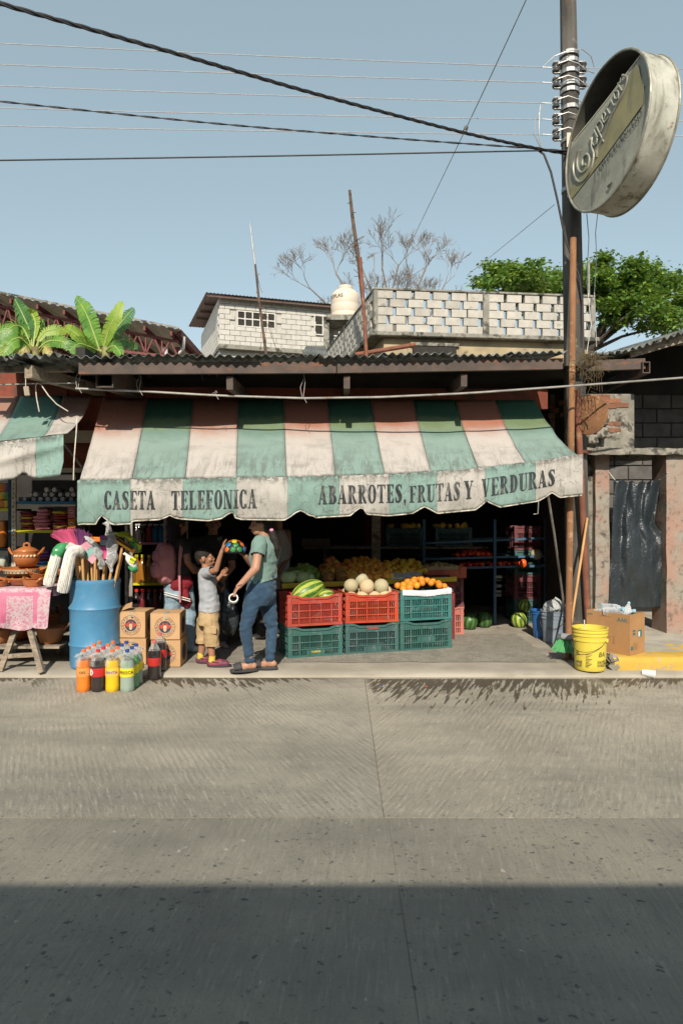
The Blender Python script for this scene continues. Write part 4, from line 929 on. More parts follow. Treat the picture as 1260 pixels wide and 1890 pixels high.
# ------------------------------------------------------------------ overhead wires
def wire(pts, r, label, mat=None, sub=8, name='overhead_wire'):
 pp = []
 for i in range(len(pts) - 1):
  p0, p1, p2, p3 = pts[max(0, i - 1)], pts[i], pts[i + 1], pts[min(len(pts) - 1, i + 2)]
  for k in range(sub):
   t = k / sub; pp.append(.5 * (2 * p1 + (p2 - p0) * t + (2 * p0 - 5 * p1 + 4 * p2 - p3) * t * t + (3 * p1 - p0 - 3 * p2 + p3) * t ** 3))
 pp.append(pts[-1]); mb = MB(); mb.tube(pp, r, 6); return tag(mb.build(name, mat or m_alu, smooth=True), label, 'wire')
m_thin = M('thin_grey_wire', (.48, .44, .42), (.36, .33, .32), 20, .7, 0)
ordn = ['topmost', 'second', 'third', 'fourth', 'fifth']
LYS = [80, 119, 158, 199, 232]
for i, py in enumerate(INSY):
 l = P(-420, LYS[i] - 22, 7.2); wire([l, P(0, LYS[i], 7.3), P(500, (LYS[i] + py) / 2 + 1.5, 7.45), P(1018, py, 7.56)], .0045, f'{ordn[i]} thin grey wire strung left from the pole insulators', m_thin)
 wire([P(1030, py, 7.64), P(1260, py + 2, 7.75), P(1700, py - 8, 8)], .0045, f'{ordn[i]} thin grey wire leaving the pole behind the round sign', m_thin)
 mb = MB()
def twisted(pts, r, n, turns, label):
 pp = []; sub = 40
 for i in range(len(pts) - 1):
  p0, p1, p2, p3 = pts[max(0, i - 1)], pts[i], pts[i + 1], pts[min(len(pts) - 1, i + 2)]
  for k in range(sub):
   t = k / sub; pp.append(.5 * (2 * p1 + (p2 - p0) * t + (2 * p0 - 5 * p1 + 4 * p2 - p3) * t * t + (3 * p1 - p0 - 3 * p2 + p3) * t ** 3))
 pp.append(pts[-1]); root = thing('twisted_cable', label, 'cable', pts[-1])
 cum = [0]
 for a, b in zip(pp[:-1], pp[1:]): cum.append(cum[-1] + (b - a).length)
 for s_ in range(n):
  qq = []
  for p, l in zip(pp, cum):
   a = l * turns * 2 * math.pi + 2 * math.pi * s_ / n
   qq.append(p + Vector((0, math.cos(a), math.sin(a))) * r * 1.05)
  mb = MB(); mb.tube(qq, r, 5); mb.build('strand', m_cable, root, smooth=True)
twisted([P(-200, -55, 4.3), P(0, 6, 4.6), P(330, 100, 5.3), P(600, 178, 6.1), P(860, 246, 6.95), P(1000, 276, 7.42), P(1046, 284, 7.5)], .0085, 3, 2.6, 'thick twisted black cable sweeping down from the upper left to the pole')
twisted([P(-200, 165, 6.6), P(0, 187, 6.8), P(400, 228, 7.1), P(750, 257, 7.3), P(1000, 275, 7.44), P(1046, 280, 7.5)], .0055, 2, 2.2, 'thinner twisted black cable below the grey wires, reaching the pole')
wire([P(-300, 301, 7), P(0, 296, 7.1), P(500, 288, 7.3), P(1000, 278, 7.45), P(1046, 279, 7.5)], .009, 'single straight dark wire, lowest across the sky', m_cable)
gw = wire([P(990, -50, 6.0), P(970, 0, 6.2), P(858, 240, 8.0), P(757, 450, 13.5)], .005, 'slanting grey guy wire with a small dark insulator block', m_gal)
mb = MB(); mb.box(P(858, 240, 7.98), (.045, .05, .09), rot=Euler((0, R(25), 0))); mb.build('insulator_block', m_ins, gw, bevel=.01)
wire([P(1022, 378, 7.5), P(940, 445, 10), P(862, 508, 14)], .004, 'faint thin wire slanting down behind the roof terrace', m_thin)
# ------------------------------------------------------------------ roof terrace building behind (pierced block parapet)
def obox(mb, o, dx, dy, x0, x1, y0, y1, z0, z1):
 """box in a skewed plan frame: o + dx*x + dy*y"""
 vs = []
 for z in (z0, z1):
  for x, y in ((x0, y0), (x1, y0), (x1, y1), (x0, y1)): q = o + dx * x + dy * y; vs.append((q.x, q.y, z))
 mb.add(vs, [(0, 3, 2, 1), (4, 5, 6, 7), (0, 1, 5, 4), (1, 2, 6, 5), (2, 3, 7, 6), (3, 0, 4, 7)]); return mb
m_blk = M('parapet_block', (.44, .415, .37), (.37, .35, .31), 6, .95, .4, 50, var=.10, dirt=(.22, .21, .18), damt=(.56, .72), dscale=3)
m_cap = M('mouldy_parapet_concrete', (.33, .315, .27), (.20, .19, .165), 3, .95, .4, 30, dirt=(.06, .06, .052), damt=(.46, .62), dscale=3)
m_ochre = M('stained_ochre_render', (.40, .32, .20), (.28, .23, .15), 2.5, .95, .3, 20, dirt=(.12, .10, .075), damt=(.5, .66), dscale=2)
A = P(690, 530, 15.2); B = P(1097, 545, 15.77)
ter = thing('terrace_building', 'concrete house with a pierced block parapet round its roof terrace', 'building', (3.2, 16, 0))
fx = Vector((B.x - A.x, B.y - A.y, 0)); FW = fx.length; fx.normalize(); fy = Vector((-.198, .98, 0)); O = Vector((A.x, A.y, 0))
ZT = A.z; ZB = P(690, 612, 15.2).z; rows = 5; cap = .05; rh = (ZT - cap - ZB) / rows
for x0, x1 in ((-.002, .085), (2.5, 2.64), (FW - .09, FW)):
 obox(MB(), O, fx, fy, x0, x1, 0, .14, ZB, ZT - cap).build('pillar', m_cap, ter)
obox(MB(), O, fx, fy, -.01, FW + .01, -.015, .155, ZT - cap, ZT).build('coping', m_cap, ter, bevel=.01)
obox(MB(), O, fx, fy, -.08, FW + .06, -.10, 6.6, ZB - .10, ZB).build('terrace_slab', m_cap, ter, bevel=.015)
bme = MB().box((0, 0, 0), (.345, .12, rh - .012)).mesh('block', bevel=.006); bme.materials.append(m_blk)
hme = MB().box((0, 0, 0), (.20, .12, rh - .012)).mesh('block', bevel=.006); hme.materials.append(m_blk)
ang = math.atan2(fx.y, fx.x); pit = .422; rb = random.Random(3)
for (s0, s1) in ((.09, 2.5), (2.645, FW - .09)):
 for r_ in range(rows):
  z = ZB + rh * (r_ + .5); x = s0 + (.172 if r_ % 2 == 0 else .0)
  if r_ % 2:
   put('block', hme, None, ter, True, loc=O + fx * (s0 + .10) + fy * .07 + Vector((0, 0, z)), rot=(0, 0, ang)); x = s0 + .10 + .10 + .078 + .172
  while x + .172 < s1 + .06:
   put('block', bme, None, ter, True, loc=O + fx * min(x, s1 - .172) + fy * (.07 + rb.uniform(-.004, .004)) + Vector((0, 0, z)), rot=(0, 0, ang + rb.uniform(-.01, .01))); x += pit
for i in range(rows): pass
# side parapet
ang2 = math.atan2(fy.y, fy.x)
obox(MB(), O, fx, fy, -.01, .15, .16, 6.5, ZT - cap, ZT).build('coping', m_cap, ter, bevel=.01)
for y0 in (3.2,): obox(MB(), O, fx, fy, 0, .14, y0, y0 + .14, ZB, ZT - cap).build('pillar', m_cap, ter)
for r_ in range(rows):
 y = .15 + .2 + (.21 if r_ % 2 else 0)
 while y < 6.4:
  put('block', bme, None, ter, True, loc=O + fx * .07 + fy * y + Vector((0, 0, ZB + rh * (r_ + .5))), rot=(0, 0, ang2)); y += pit
# far parapets seen through the holes are open; walls below
obox(MB(), O, fx, fy, .25, FW - .1, .12, 6.4, 0, ZB - .102).build('wall', m_ochre, ter)
mb = MB(); obox(mb, O, fx, fy, .9, 1.9, .06, .13, ZB - .75, ZB - .28); mb.build('window', m_dark, ter)
mb = MB(); obox(mb, O, fx, fy, .84, 1.96, .04, .115, ZB - .27, ZB - .20); mb.build('window_lintel', m_cap, ter)
bk2 = MB().box((0, 0, 0), (.19, .02, .055)).mesh('brick'); bk2.materials.append(m_brick)
for r_ in range(6):
 for c_ in range(14):
  x = 2.0 + .21 * c_ + .1 * (r_ % 2)
  if x < FW - .3 and rb.random() < .8: put('brick', bk2, None, ter, True, loc=O + fx * x + fy * .118 + Vector((0, 0, ZB - .48 - .068 * r_)), rot=(0, 0, ang))
mb = MB(); mb.tube([P(655, 655, 14.9), P(767, 636, 14.9)], .05, 8); tag(mb.build('rusty_beam', m_rust2), 'rusty brown pipe lying slanted on the roof below the pierced parapet', 'pipe')
mb = MB(); mb.tube([P(691, 530, 15.3), P(690, 466, 15.3)], .014, 6); tag(mb.build('rod', m_pipe), 'thin white rod standing on the parapet corner', 'rod')
mb = MB(); mb.tube([P(1086, 545, 15.8), P(1086, 482, 15.8)], .022, 6); tag(mb.build('rod', m_pipe), 'short grey rod standing at the right end of the parapet', 'rod')
# ------------------------------------------------------------------ whitewashed block house on the left
m_white = M('whitewashed_block', (.48, .465, .43), (.43, .415, .38), 5, .95, .3, 40, var=.06, dirt=(.40, .36, .29), damt=(.58, .72), dscale=1.6, dstretch=(1, 1, .4))
m_mort = M('house_mortar', (.44, .425, .385), (.38, .365, .33), 6, .95, .3, 30)
m_brownsheet = M('brown_roof_sheet', (.13, .085, .065), (.09, .06, .05), 6, .7, .1, metal=.2)
hs_ = thing('block_house', 'whitewashed block house with dark metal roof and barred grid windows', 'house', (-2, 28, 0))
hA = P(405, 549, 26); hx = Vector((.957, .290, 0)).normalized(); hy = Vector((-.31, .95, 0)).normalized(); HO = Vector((hA.x, hA.y, 0)); HT = hA.z; HB = P(405, 637, 26).z; HWd = 5.4
obox(MB(), HO, hx, hy, 0, HWd, .03, 6, 0, HT).build('wall', m_mort, hs_)
obox(MB(), HO, hx, hy, -.05, HWd, -.25, 6, HB - .16, HB).build('floor_slab', m_cap, hs_)
bw = MB().box((0, 0, 0), (.385, .06, .188)).mesh('block', bevel=.008); bw.materials.append(m_white)
bh = MB().box((0, 0, 0), (.185, .06, .188)).mesh('block', bevel=.008); bh.materials.append(m_white)
def on_win(x, z):
 for (a, b, c, d) in wins:
  if a < x < b and c < z < d: return True
 return False
def hpx(px, py, off=0.0):        # photo pixel -> (x along the front, z)
 k = (px - CX) / FPX; t = (k * HO.y - HO.x) / (hx.x - k * hx.y); y = HO.y + hx.y * t; return t, H - (py - CY) / FPX * y
w1 = (hpx(438, 574), hpx(507, 607)); w2 = (hpx(580, 582), hpx(640, 622))
wins = [(w1[0][0], w1[1][0], w1[1][1], w1[0][1]), (w2[0][0], w2[1][0], w2[1][1], w2[0][1])]
nr = int((HT - HB) / .2); ha = math.atan2(hx.y, hx.x)
for r_ in range(nr + 1):
 z = HB + .1 + .2 * r_
 if z + .09 > HT: break
 x = .195 - (.2 if r_ % 2 else 0);
 while x < HWd:
  xx_ = x; me_ = bw
  if x - .19 < 0: xx_ = x + .1; me_ = bh
  if not any(a - .12 < xx_ < b + .12 and c - .04 < z < d + .04 for a, b, c, d in wins): put('block', me_, None, hs_, True, loc=HO + hx * xx_ + Vector((0, 0, z)), rot=(0, 0, ha))
  x += .4
for r_ in range(nr):                 # side wall courses
 y = .25 + (.2 if r_ % 2 else 0)
 while y < 5.8: put('block', bw, None, hs_, True, loc=HO + hy * y + hx * .0 + Vector((0, 0, HB + .1 + .2 * r_)), rot=(0, 0, math.atan2(hy.y, hy.x))); y += .4
m_frame = M('pale_window_bars', (.62, .60, .55), (.5, .48, .44), 8, .6)
for k_, (a, b, c, d) in enumerate(wins):
 mb = MB(); obox(mb, HO, hx, hy, a, b, -.015, .028, c, d); wn = mb.build('window', m_dark, hs_)
 cols = 5 if k_ == 0 else 4
 mb = MB()
 for i in range(cols + 1): x = a + (b - a) * i / cols; obox(mb, HO, hx, hy, x - .02, x + .02, -.05, -.018, c, d)
 mb.build('window_bar', m_frame, wn)
 mb = MB()
 for i in range(3): z = c + (d - c) * i / 2; obox(mb, HO, hx, hy, a - .02, b + .02, -.045, -.019, z - .02, z + .02)
 mb.build('window_rail', m_frame, wn)
rs_ = .07
def hroof(u, v):
 q = HO + hx * (-.55 + (HWd + .8) * u) + hy * (-.4 + 6.8 * v); return Vector((q.x, q.y, HT + .02 + rs_ * 6.8 * v))
mb = MB(); n_ = 120
mb.grid(lambda u, v: hroof(u, v) + Vector((0, 0, .022 * math.sin(u * HWd / .12 * 2 * math.pi))), n_, 4); mb.build('roof_sheet', m_brownsheet, hs_, smooth='all')
obox(MB(), HO, hx, hy, -.5, HWd, -.32, -.26, HT - .10, HT - .02).build('eave_purlin', m_brownsheet, hs_)
for y in (1.2, 2.6, 4.0):
 q0 = hroof(0.02, (y + .4) / 6.8); q1 = hroof(.3, (y + .4) / 6.8); mb = MB(); mb.beam(q0 - Vector((0, 0, .08)), q1 - Vector((0, 0, .08)), .06, .09); mb.build('purlin', m_brownsheet, hs_)
# water tank on its stand
m_tank = M('cream_plastic_tank', (.62, .53, .43), (.58, .49, .40), 3, .5, .05, 20, dirt=(.48, .40, .31), damt=(.58, .75), dscale=3)
tk_b = P(637, 592, 22); tk = thing('water_tank', 'cream plastic water tank with domed top standing on a concrete stand', 'water tank', tk_b)
tr = 26.5 / FPX * 22; th_ = 63 / FPX * 22
mb = MB(); mb.lathe([(tr * .97, 0), (tr, .05), (tr, .2), (tr * .985, .215), (tr, .23), (tr, th_ * .42), (tr * .985, th_ * .44), (tr, th_ * .46), (tr, th_ * .68), (tr * .93, th_ * .77), (tr * .72, th_ * .86), (tr * .5, th_ * .91), (tr * .46, th_ * .92)], (0, 0, 0), 40); mb.build('body', m_tank, tk, world=False, smooth=True)
mb = MB(); mb.lathe([(tr * .50, th_ * .91), (tr * .52, th_ * .93), (tr * .50, th_ * .99), (tr * .42, th_ * 1.01), (.001, th_ * 1.02)], (0, 0, 0), 32); mb.build('lid', m_tank, tk, world=False, smooth=True)
me = text_mesh('ROTOPLAS', .16); wrap_mesh(me, lambda c_: Vector((-math.cos(c_.x / tr + .55) * (tr + .006), -math.sin(c_.x / tr + .55) * (tr + .006), th_ * .62 + c_.y))); me.materials.append(m_dark); put('lettering', me, None, tk)
st = thing('tank_stand', 'grey concrete frame stand under the cream water tank', 'stand', (tk_b.x, 22, 0))
mb = MB(); mb.span((tk_b.x - .6, 21.3, tk_b.z - .16), (tk_b.x + .9, 22.7, tk_b.z)); mb.build('platform', m_cap, st)
for px, d in ((602, 21.5), (611, 22.4), (650, 21.5)):
 q = P(px, 600, d); mb = MB(); mb.span((q.x - .09, d - .09, 0), (q.x + .09, d + .09, tk_b.z - .162)); mb.build('column', m_cap, st)
# small shed roof by the stand
srf_ = thing('tin_lean_to', 'small grey tin lean-to roof between the block house and the tank stand', 'shed', P(580, 660, 19))
mb = MB(); a, b, c, d = P(556, 655, 18), P(604, 655, 18), P(600, 638, 19.4), P(565, 638, 19.4)
mb.grid(lambda u, v: (a.lerp(b, u)).lerp(d.lerp(c, u), v) + Vector((0, 0, .02 * math.sin(u * 50))), 60, 3); mb.build('roof_sheet', m_sheet, srf_, smooth='all')
mb = MB(); mb.span((a.x, 18.2, 0), (b.x, 19.3, a.z - .1)); mb.build('wall', m_cap, srf_)
# antenna masts
m_dk = M('dark_mast_steel', (.07, .055, .045), (.12, .075, .05), 6, .8, .2, dirt=(.22, .1, .05), damt=(.55, .7), dscale=5)
an = thing('antenna_mast', 'thin leaning antenna mast in front of the block house, pale tip', 'antenna', P(492, 660, 12))
pts = [P(492, 660, 12), P(484, 600, 12), P(477, 545, 12), P(471, 488, 12)]
mb = MB(); mb.tube(pts, [.026, .024, .022, .018], 7); mb.build('mast', m_dk, an)
mb = MB(); mb.tube([P(471, 488, 12), P(466, 450, 12), P(461, 410, 12)], [.013, .012, .006], 6); mb.build('tip', m_pipe, an)
mb = MB(); rz_ = random.Random(8)
for i in range(26):
 t = rz_.random(); q = P(492 - 21 * t, 655 - 165 * t, 12); mb.tube([q, q + Vector((rz_.gauss(0, .05), rz_.gauss(0, .03), rz_.gauss(0, .05)))], .006, 4)
mb.tube([P(473, 500, 11.98), P(480, 530, 11.95), P(484, 540, 11.95)], .004, 4); mb.tube([P(482, 575, 12), P(494, 600, 12), P(508, 640, 12), P(520, 660, 12)], .005, 4); mb.tube([P(480, 560, 12), P(496, 590, 12), P(512, 655, 12)], .004, 4)
o = mb.build('tangled_wire', m_dk, an)
an2 = thing('rusty_mast', 'tall dark rusty mast leaning above the corner of the pierced parapet', 'antenna', P(676, 660, 14.6))
mb = MB(); mb.tube([P(645, 351, 14.6), P(650, 400, 14.6), P(660, 470, 14.6), P(670, 560, 14.6)], [.03, .038, .042, .045], 7); mb.build('mast', m_dk, an2)
mb = MB(); mb.tube([P(664, 475, 14.55), P(672, 585, 14.55), P(676, 660, 14.55)], .04, 7); mb.build('lower_tube', m_rust2, an2)
mb = MB()
for i in range(18):
 t = rz_.random(); q = P(645 + 25 * t, 355 + 205 * t, 14.55); mb.tube([q, q + Vector((rz_.gauss(0, .08), 0, rz_.gauss(0, .06)))], .008, 4)
mb.build('tangled_wire', m_dk, an2)
# ------------------------------------------------------------------ market hall roof with red trusses
m_hallsheet = M('hall_roof_sheet', (.74, .72, .69), (.62, .60, .58), 2, .6, .1, metal=.1, stretch=(8, 1, 1))
m_redsteel = M('dark_red_steel', (.16, .035, .035), (.12, .03, .03), 6, .6, .1)
hall = thing('market_hall', 'open market hall roof on dark red lattice trusses behind banana plants', 'roof', (-9, 24, 0))
htop = lambda px: interp(px, [-260, 0, 165, 330], [492, 541, 575, 607])
def hroof2(px, k):           # k: 0 front edge .. 1 back edge; level lines running back
 p = P(px, htop(px), 21.5); return Vector((p.x, p.y + 13 * k, p.z))
mb = MB(); mb.grid(lambda u, v: hroof2(-260 + 590 * u, v) + Vector((0, 0, .03 * math.sin(u * 240))), 240, 2); mb.build('roof_sheet', m_hallsheet, hall, smooth='all')
mb = MB(); mb.beam(hroof2(-260, 0) + Vector((0, -.03, .02)), hroof2(0, 0) + Vector((0, -.03, .02)), .03, .06); mb.beam(hroof2(0, 0) + Vector((0, -.03, .02)), hroof2(330, 0) + Vector((0, -.03, .02)), .03, .06); mb.build('gutter', m_cap, hall)
def truss(k, dz=0.0):
 tp = lambda px: hroof2(px, k) + Vector((0, 0, -.30)); bt = lambda px: hroof2(px, k) + Vector((0, 0, -.30 - interp(px, [-260, 0, 250, 322], [1.05, .92, .62, .5])))
 mb = MB(); x_ = list(np.linspace(-260, 322, 20))
 for ff in (tp, bt):
  mb = MB(); mb.tube([ff(a) for a in x_], .055, 4); mb.build('truss_chord', m_redsteel, hall)
 for i, (a, b) in enumerate(zip(x_[:-1], x_[1:])):
  mb = MB(); mb.beam(bt(a), tp((a + b) / 2), .045, .045); mb.beam(tp((a + b) / 2), bt(b), .045, .045); mb.beam(tp(a), bt(a), .045, .045); mb.build('truss_web', m_redsteel, hall)
truss(.04); truss(.42); truss(.8)
for px in np.linspace(-230, 315, 12):
 mb = MB(); mb.beam(hroof2(px, 0.005) + Vector((0, 0, -.17)), hroof2(px, 1) + Vector((0, 0, -.17)), .07, .14); mb.build('purlin', m_redsteel, hall)
q = hroof2(326, .04)
mb = MB(); mb.beam(q + Vector((0, -.2, -.05)), q + Vector((0, 9, -.05)), .14, .22); mb.build('edge_beam', m_redsteel, hall)
for dx, mt in ((0, m_redsteel), (-.42, m_hallsheet)):
 mb = MB(); mb.tube([Vector((q.x + dx - .15, q.y + .3, 0)), Vector((q.x + dx - .15, q.y + .3, q.z - .4))], .09, 8); mb.build('column', mt, hall)
mb = MB(); mb.tube([q + Vector((.1, .1, -.1)), q + Vector((.05, .2, -.45)), q + Vector((-.2, .3, -.7)), Vector((q.x - .2, q.y + .3, 0))], .05, 8); mb.build('downpipe', m_hallsheet, hall)
# ------------------------------------------------------------------ banana plants
def leaf_mat(name, c1, c2, trs=.5):
 m, nt, b, tc = base_mat(name); v = tc.outputs['Object']
 c = _mix(nt, c1, c2, _ramp(nt, _noise(nt, v, 4, 4), .35, .65))
 oi = nt.nodes.new('ShaderNodeObjectInfo')
 nt.links.new(c, b.inputs['Base Color']); b.inputs['Roughness'].default_value = .45
 t = nt.nodes.new('ShaderNodeBsdfTranslucent'); nt.links.new(_mix(nt, c, (.45, .55, .05), .35), t.inputs[0])
 mx = nt.nodes.new('ShaderNodeMixShader'); mx.inputs[0].default_value = trs
 nt.links.new(b.outputs[0], mx.inputs[1]); nt.links.new(t.outputs[0], mx.inputs[2]); nt.links.new(mx.outputs[0], nt.nodes['Material Output'].inputs[0])
 return m
m_ban = [leaf_mat('banana_leaf_green', (.08, .22, .035), (.17, .34, .05), .35), leaf_mat('banana_leaf_light', (.24, .40, .05), (.36, .48, .07), .45), leaf_mat('banana_leaf_dark', (.04, .13, .045), (.07, .19, .05), .3), leaf_mat('banana_leaf_dry', (.32, .25, .09), (.42, .33, .1), .3)]
m_rib = M('banana_rib', (.36, .40, .12), (.28, .34, .1), 10, .6)
m_stem = M('banana_stem', (.26, .25, .10), (.16, .12, .06), 6, .8)
def banana(base, leaves, label, seed):
 rg = random.Random(seed); t_ = thing('banana_plant', label, 'plant', (base.x, base.y, 0))
 mb = MB(); mb.tube([(base.x, base.y, 0), (base.x, base.y, base.z * .6), (base.x + .05, base.y, base.z + .1)], [.16, .13, .08], 10); mb.build('stem', m_stem, t_, smooth=True)
 for (pp, wd, mi, split) in leaves:
  # pp: photo points from base to tip
  pts = []
  P3 = [P(x, y, base.y + dd) for x, y, dd in pp]; n = 22
  for i in range(n + 1):
   t = i / n * (len(P3) - 1); k = min(len(P3) - 2, int(t)); f = t - k
   p0, p1, p2, p3 = P3[max(0, k - 1)], P3[k], P3[k + 1], P3[min(len(P3) - 1, k + 2)]
   pts.append(.5 * (2 * p1 + (p2 - p0) * f + (2 * p0 - 5 * p1 + 4 * p2 - p3) * f * f + (3 * p1 - p0 - 3 * p2 + p3) * f ** 3))
  mb = MB(); mb.tube(pts, [.022 * (1 - .8 * i / n) for i in range(n + 1)], 5); rib = None
  lf = MB(); side = Vector((rg.uniform(.2, .8), rg.choice((-1, 1)) * rg.uniform(.5, 1), 0))
  for sgn in (-1, 1):
   for i in range(3, n):
    t0, t1 = i / n, (i + 1) / n
    def wdt(t): return wd * max(.02, math.sin(math.pi * min(1, (t - .1) / .92)) ** .6)
    d_ = (pts[i + 1] - pts[i]).normalized(); nrm = d_.cross(Vector((0, 1, 0)))
    if nrm.length < .1: nrm = Vector((1, 0, 0))
    nrm.normalize(); out = (nrm + Vector((0, .35, 0)) * rg.uniform(.3, 1)).normalized() * sgn
    dr = Vector((0, 0, -1)) * .35
    cut = rg.random() < split + .22; g_ = .25 if cut else 0
    a, b = pts[i], pts[i + 1]
    e0 = a + (out + dr + d_ * .35).normalized() * wdt(t0) * rg.uniform(.93, 1.03); e1 = b + (out + dr + d_ * .35).normalized() * wdt(t1) * rg.uniform(.93, 1.03) - d_ * (b - a).length * g_
    m0 = a.lerp(e0, .5) + Vector((0, 0, .03 * wd / .2)); m1 = b.lerp(e1, .5) + Vector((0, 0, .03 * wd / .2))
    lf.add([a, b, m1, m0], [(0, 1, 2, 3)]); lf.add([m0, m1, e1, e0], [(0, 1, 2, 3)])
  o = lf.build('leaf', m_ban[mi], t_); mb.build('leaf_rib', m_rib, o)
D0 = 0
banana(P(192, 650, 14.5), [
 ([(186, 652, 0), (175, 620, 0), (160, 580, .1), (141, 549, .3)], .22, 0, .3), ([(190, 650, 0), (198, 620, -.1), (212, 585, -.2), (225, 556, -.1)], .17, 1, .15),
 ([(196, 650, 0), (210, 615, .2), (228, 590, .4), (246, 569, .6)], .20, 2, .5), ([(195, 648, 0), (215, 630, .2), (235, 628, .4), (250, 645, .5)], .17, 2, .4),
 ([(186, 650, 0), (165, 640, -.3), (145, 635, -.5), (128, 648, -.6)], .2, 0, .3), ([(183, 648, 0), (160, 632, -.2), (140, 615, -.3), (121, 602, -.2)], .14, 1, .2),
 ([(188, 650, 0), (180, 630, .3), (172, 608, .5), (170, 596, .6)], .12, 0, .3), ([(194, 650, 0), (205, 640, -.3), (214, 640, -.4), (224, 655, -.5)], .15, 0, .3)],
 'banana plant with upright torn leaves above the roof, right one of two', 5)
banana(P(62, 650, 14.2), [
 ([(62, 650, 0), (55, 610, .1), (40, 575, .2), (28, 552, .3)], .17, 2, .6), ([(62, 640, 0), (66, 600, .1), (60, 580, .2), (52, 570, .1)], .13, 1, .2),
 ([(58, 640, 0), (42, 605, 0), (20, 605, -.2), (2, 635, -.3)], .18, 0, .3), ([(60, 645, 0), (40, 625, -.2), (20, 630, -.4), (5, 655, -.5)], .2, 0, .4),
 ([(68, 640, 0), (80, 615, .1), (105, 608, .2), (124, 613, .3)], .14, 1, .3), ([(70, 645, 0), (90, 630, -.1), (115, 630, -.2), (131, 640, -.2)], .16, 0, .3),
 ([(66, 648, 0), (72, 625, .2), (76, 605, .3), (80, 590, .3)], .1, 2, .5), ([(56, 650, 0), (30, 640, .2), (8, 615, .4), (-20, 605, .5)], .2, 0, .3),
 ([(60, 650, 0), (50, 640, -.3), (46, 645, -.4), (38, 665, -.4)], .12, 3, .5), ([(74, 650, 0), (82, 640, -.3), (88, 650, -.4), (92, 668, -.4)], .12, 3, .5),
 ([(64, 650, 0), (30, 650, -.3), (5, 650, -.5), (-20, 670, -.6)], .2, 1, .3)],
 'bushy banana plant with drooping yellowing leaves at the left edge above the roof', 9)
# ------------------------------------------------------------------ trees
m_bark = M('grey_bark', (.10, .085, .07), (.06, .05, .042), 8, .95, .4, 30)
m_twig = M('bare_twigs', (.23, .20, .18), (.17, .15, .135), 8, .95, 0)
def grow(mb, p, d, L, r, lvl, rg, up=.12, spread=.5, ends=None, nseg=4, thin=.62, kids=(2, 3), minr=.0035):
 pts = [p]; rs = [r]
 for i in range(nseg):
  d = (d + Vector((rg.gauss(0, .13), rg.gauss(0, .13), rg.gauss(0, .10) + up * .25))).normalized()
  pts.append(pts[-1] + d * L / nseg); rs.append(max(minr, r * (1 - .38 * (i + 1) / nseg)))
 mb.tube(pts, rs, 6 if r > .03 else 4, caps=False)
 if lvl == 0:
  if ends is not None: ends.append((pts[-1], d))
  return
 for k in range(rg.randint(*kids)):
  i = rg.randint(max(1, nseg - 2), nseg) if k else nseg
  ax = Vector((rg.gauss(0, 1), rg.gauss(0, 1), rg.gauss(0, .5))).normalized()
  nd = (d + ax * rg.uniform(.6, 1.25) * spread + Vector((0, 0, up))).normalized()
  grow(mb, pts[i], nd, L * rg.uniform(.6, .85), max(minr, rs[i] * thin), lvl - 1, rg, up, spread, ends, nseg, thin, kids, minr)
bt = thing('bare_tree', 'leafless grey tree with fine twigs behind the pierced parapet', 'tree', (2, 30, 0))
mb = MB(); rg = random.Random(21); base = P(735, 650, 30)
mb.tube([(base.x, 30, 0), (base.x, 30, base.z - 1.2), (base.x, 30, base.z)], [.34, .3, .24], 8, caps=False)
tw = MB()
for px, py, r_ in ((575, 535, .05), (620, 505, .06), (670, 500, .06), (705, 495, .07), (755, 510, .06), (785, 495, .07), (820, 525, .05), (735, 490, .05)):
 q = P(px, py, 30 + rg.uniform(-1.2, 1.2)); mid = base.lerp(q, .55) + Vector((rg.gauss(0, .25), 0, -.25))
 r_ *= .62; tw.tube([base, mid, q], [r_ * 2, r_ * 1.4, r_], 6, caps=False); d = (q - mid).normalized()
 for k in range(4): grow(tw, q if k < 2 else mid, (d + Vector((rg.gauss(0, .5), rg.gauss(0, .3), rg.gauss(0, .15)))).normalized(), rg.uniform(.60, .85), r_ * .6, 4, rg, .08, .58, None, 4, .62, (2, 4), .0062)
mb.build('trunk', m_bark, bt, smooth=True); tw.build('twig_crown', m_twig, bt)
m_leafs = [leaf_mat('tree_leaf', (.06, .16, .03), (.13, .24, .05), .3), leaf_mat('tree_leaf_light', (.19, .31, .055), (.27, .38, .07), .35)]
gt = thing('green_tree', 'broad green leafy tree behind the terrace and the utility pole', 'tree', (7.4, 22, 0))
mb = MB(); rg = random.Random(5); base = P(1085, 650, 22)
mb.tube([(base.x, 22, 0), (base.x, 22, base.z - .8), (base.x, 22, base.z)], [.28, .24, .2], 8, caps=False); ends = []
LV = [MB(), MB()]
def leaf_clump(c, rad, n):
 for i in range(n):
  q = c + Vector((rg.gauss(0, rad), rg.gauss(0, rad), rg.gauss(0, rad * .5)))
  L = rg.uniform(.12, .2); w_ = L * .30; a = rg.uniform(0, 6.28); tl = rg.uniform(-.9, .2)
  d = Vector((math.cos(a) * math.cos(tl), math.sin(a) * math.cos(tl), math.sin(tl))); s_ = d.cross(Vector((rg.gauss(0, .4), rg.gauss(0, .4), 1))).normalized() * w_
  LV[0 if rg.random() < .68 else 1].add([q, q + d * L * .5 + s_, q + d * L, q + d * L * .5 - s_], [(0, 1, 2, 3)])
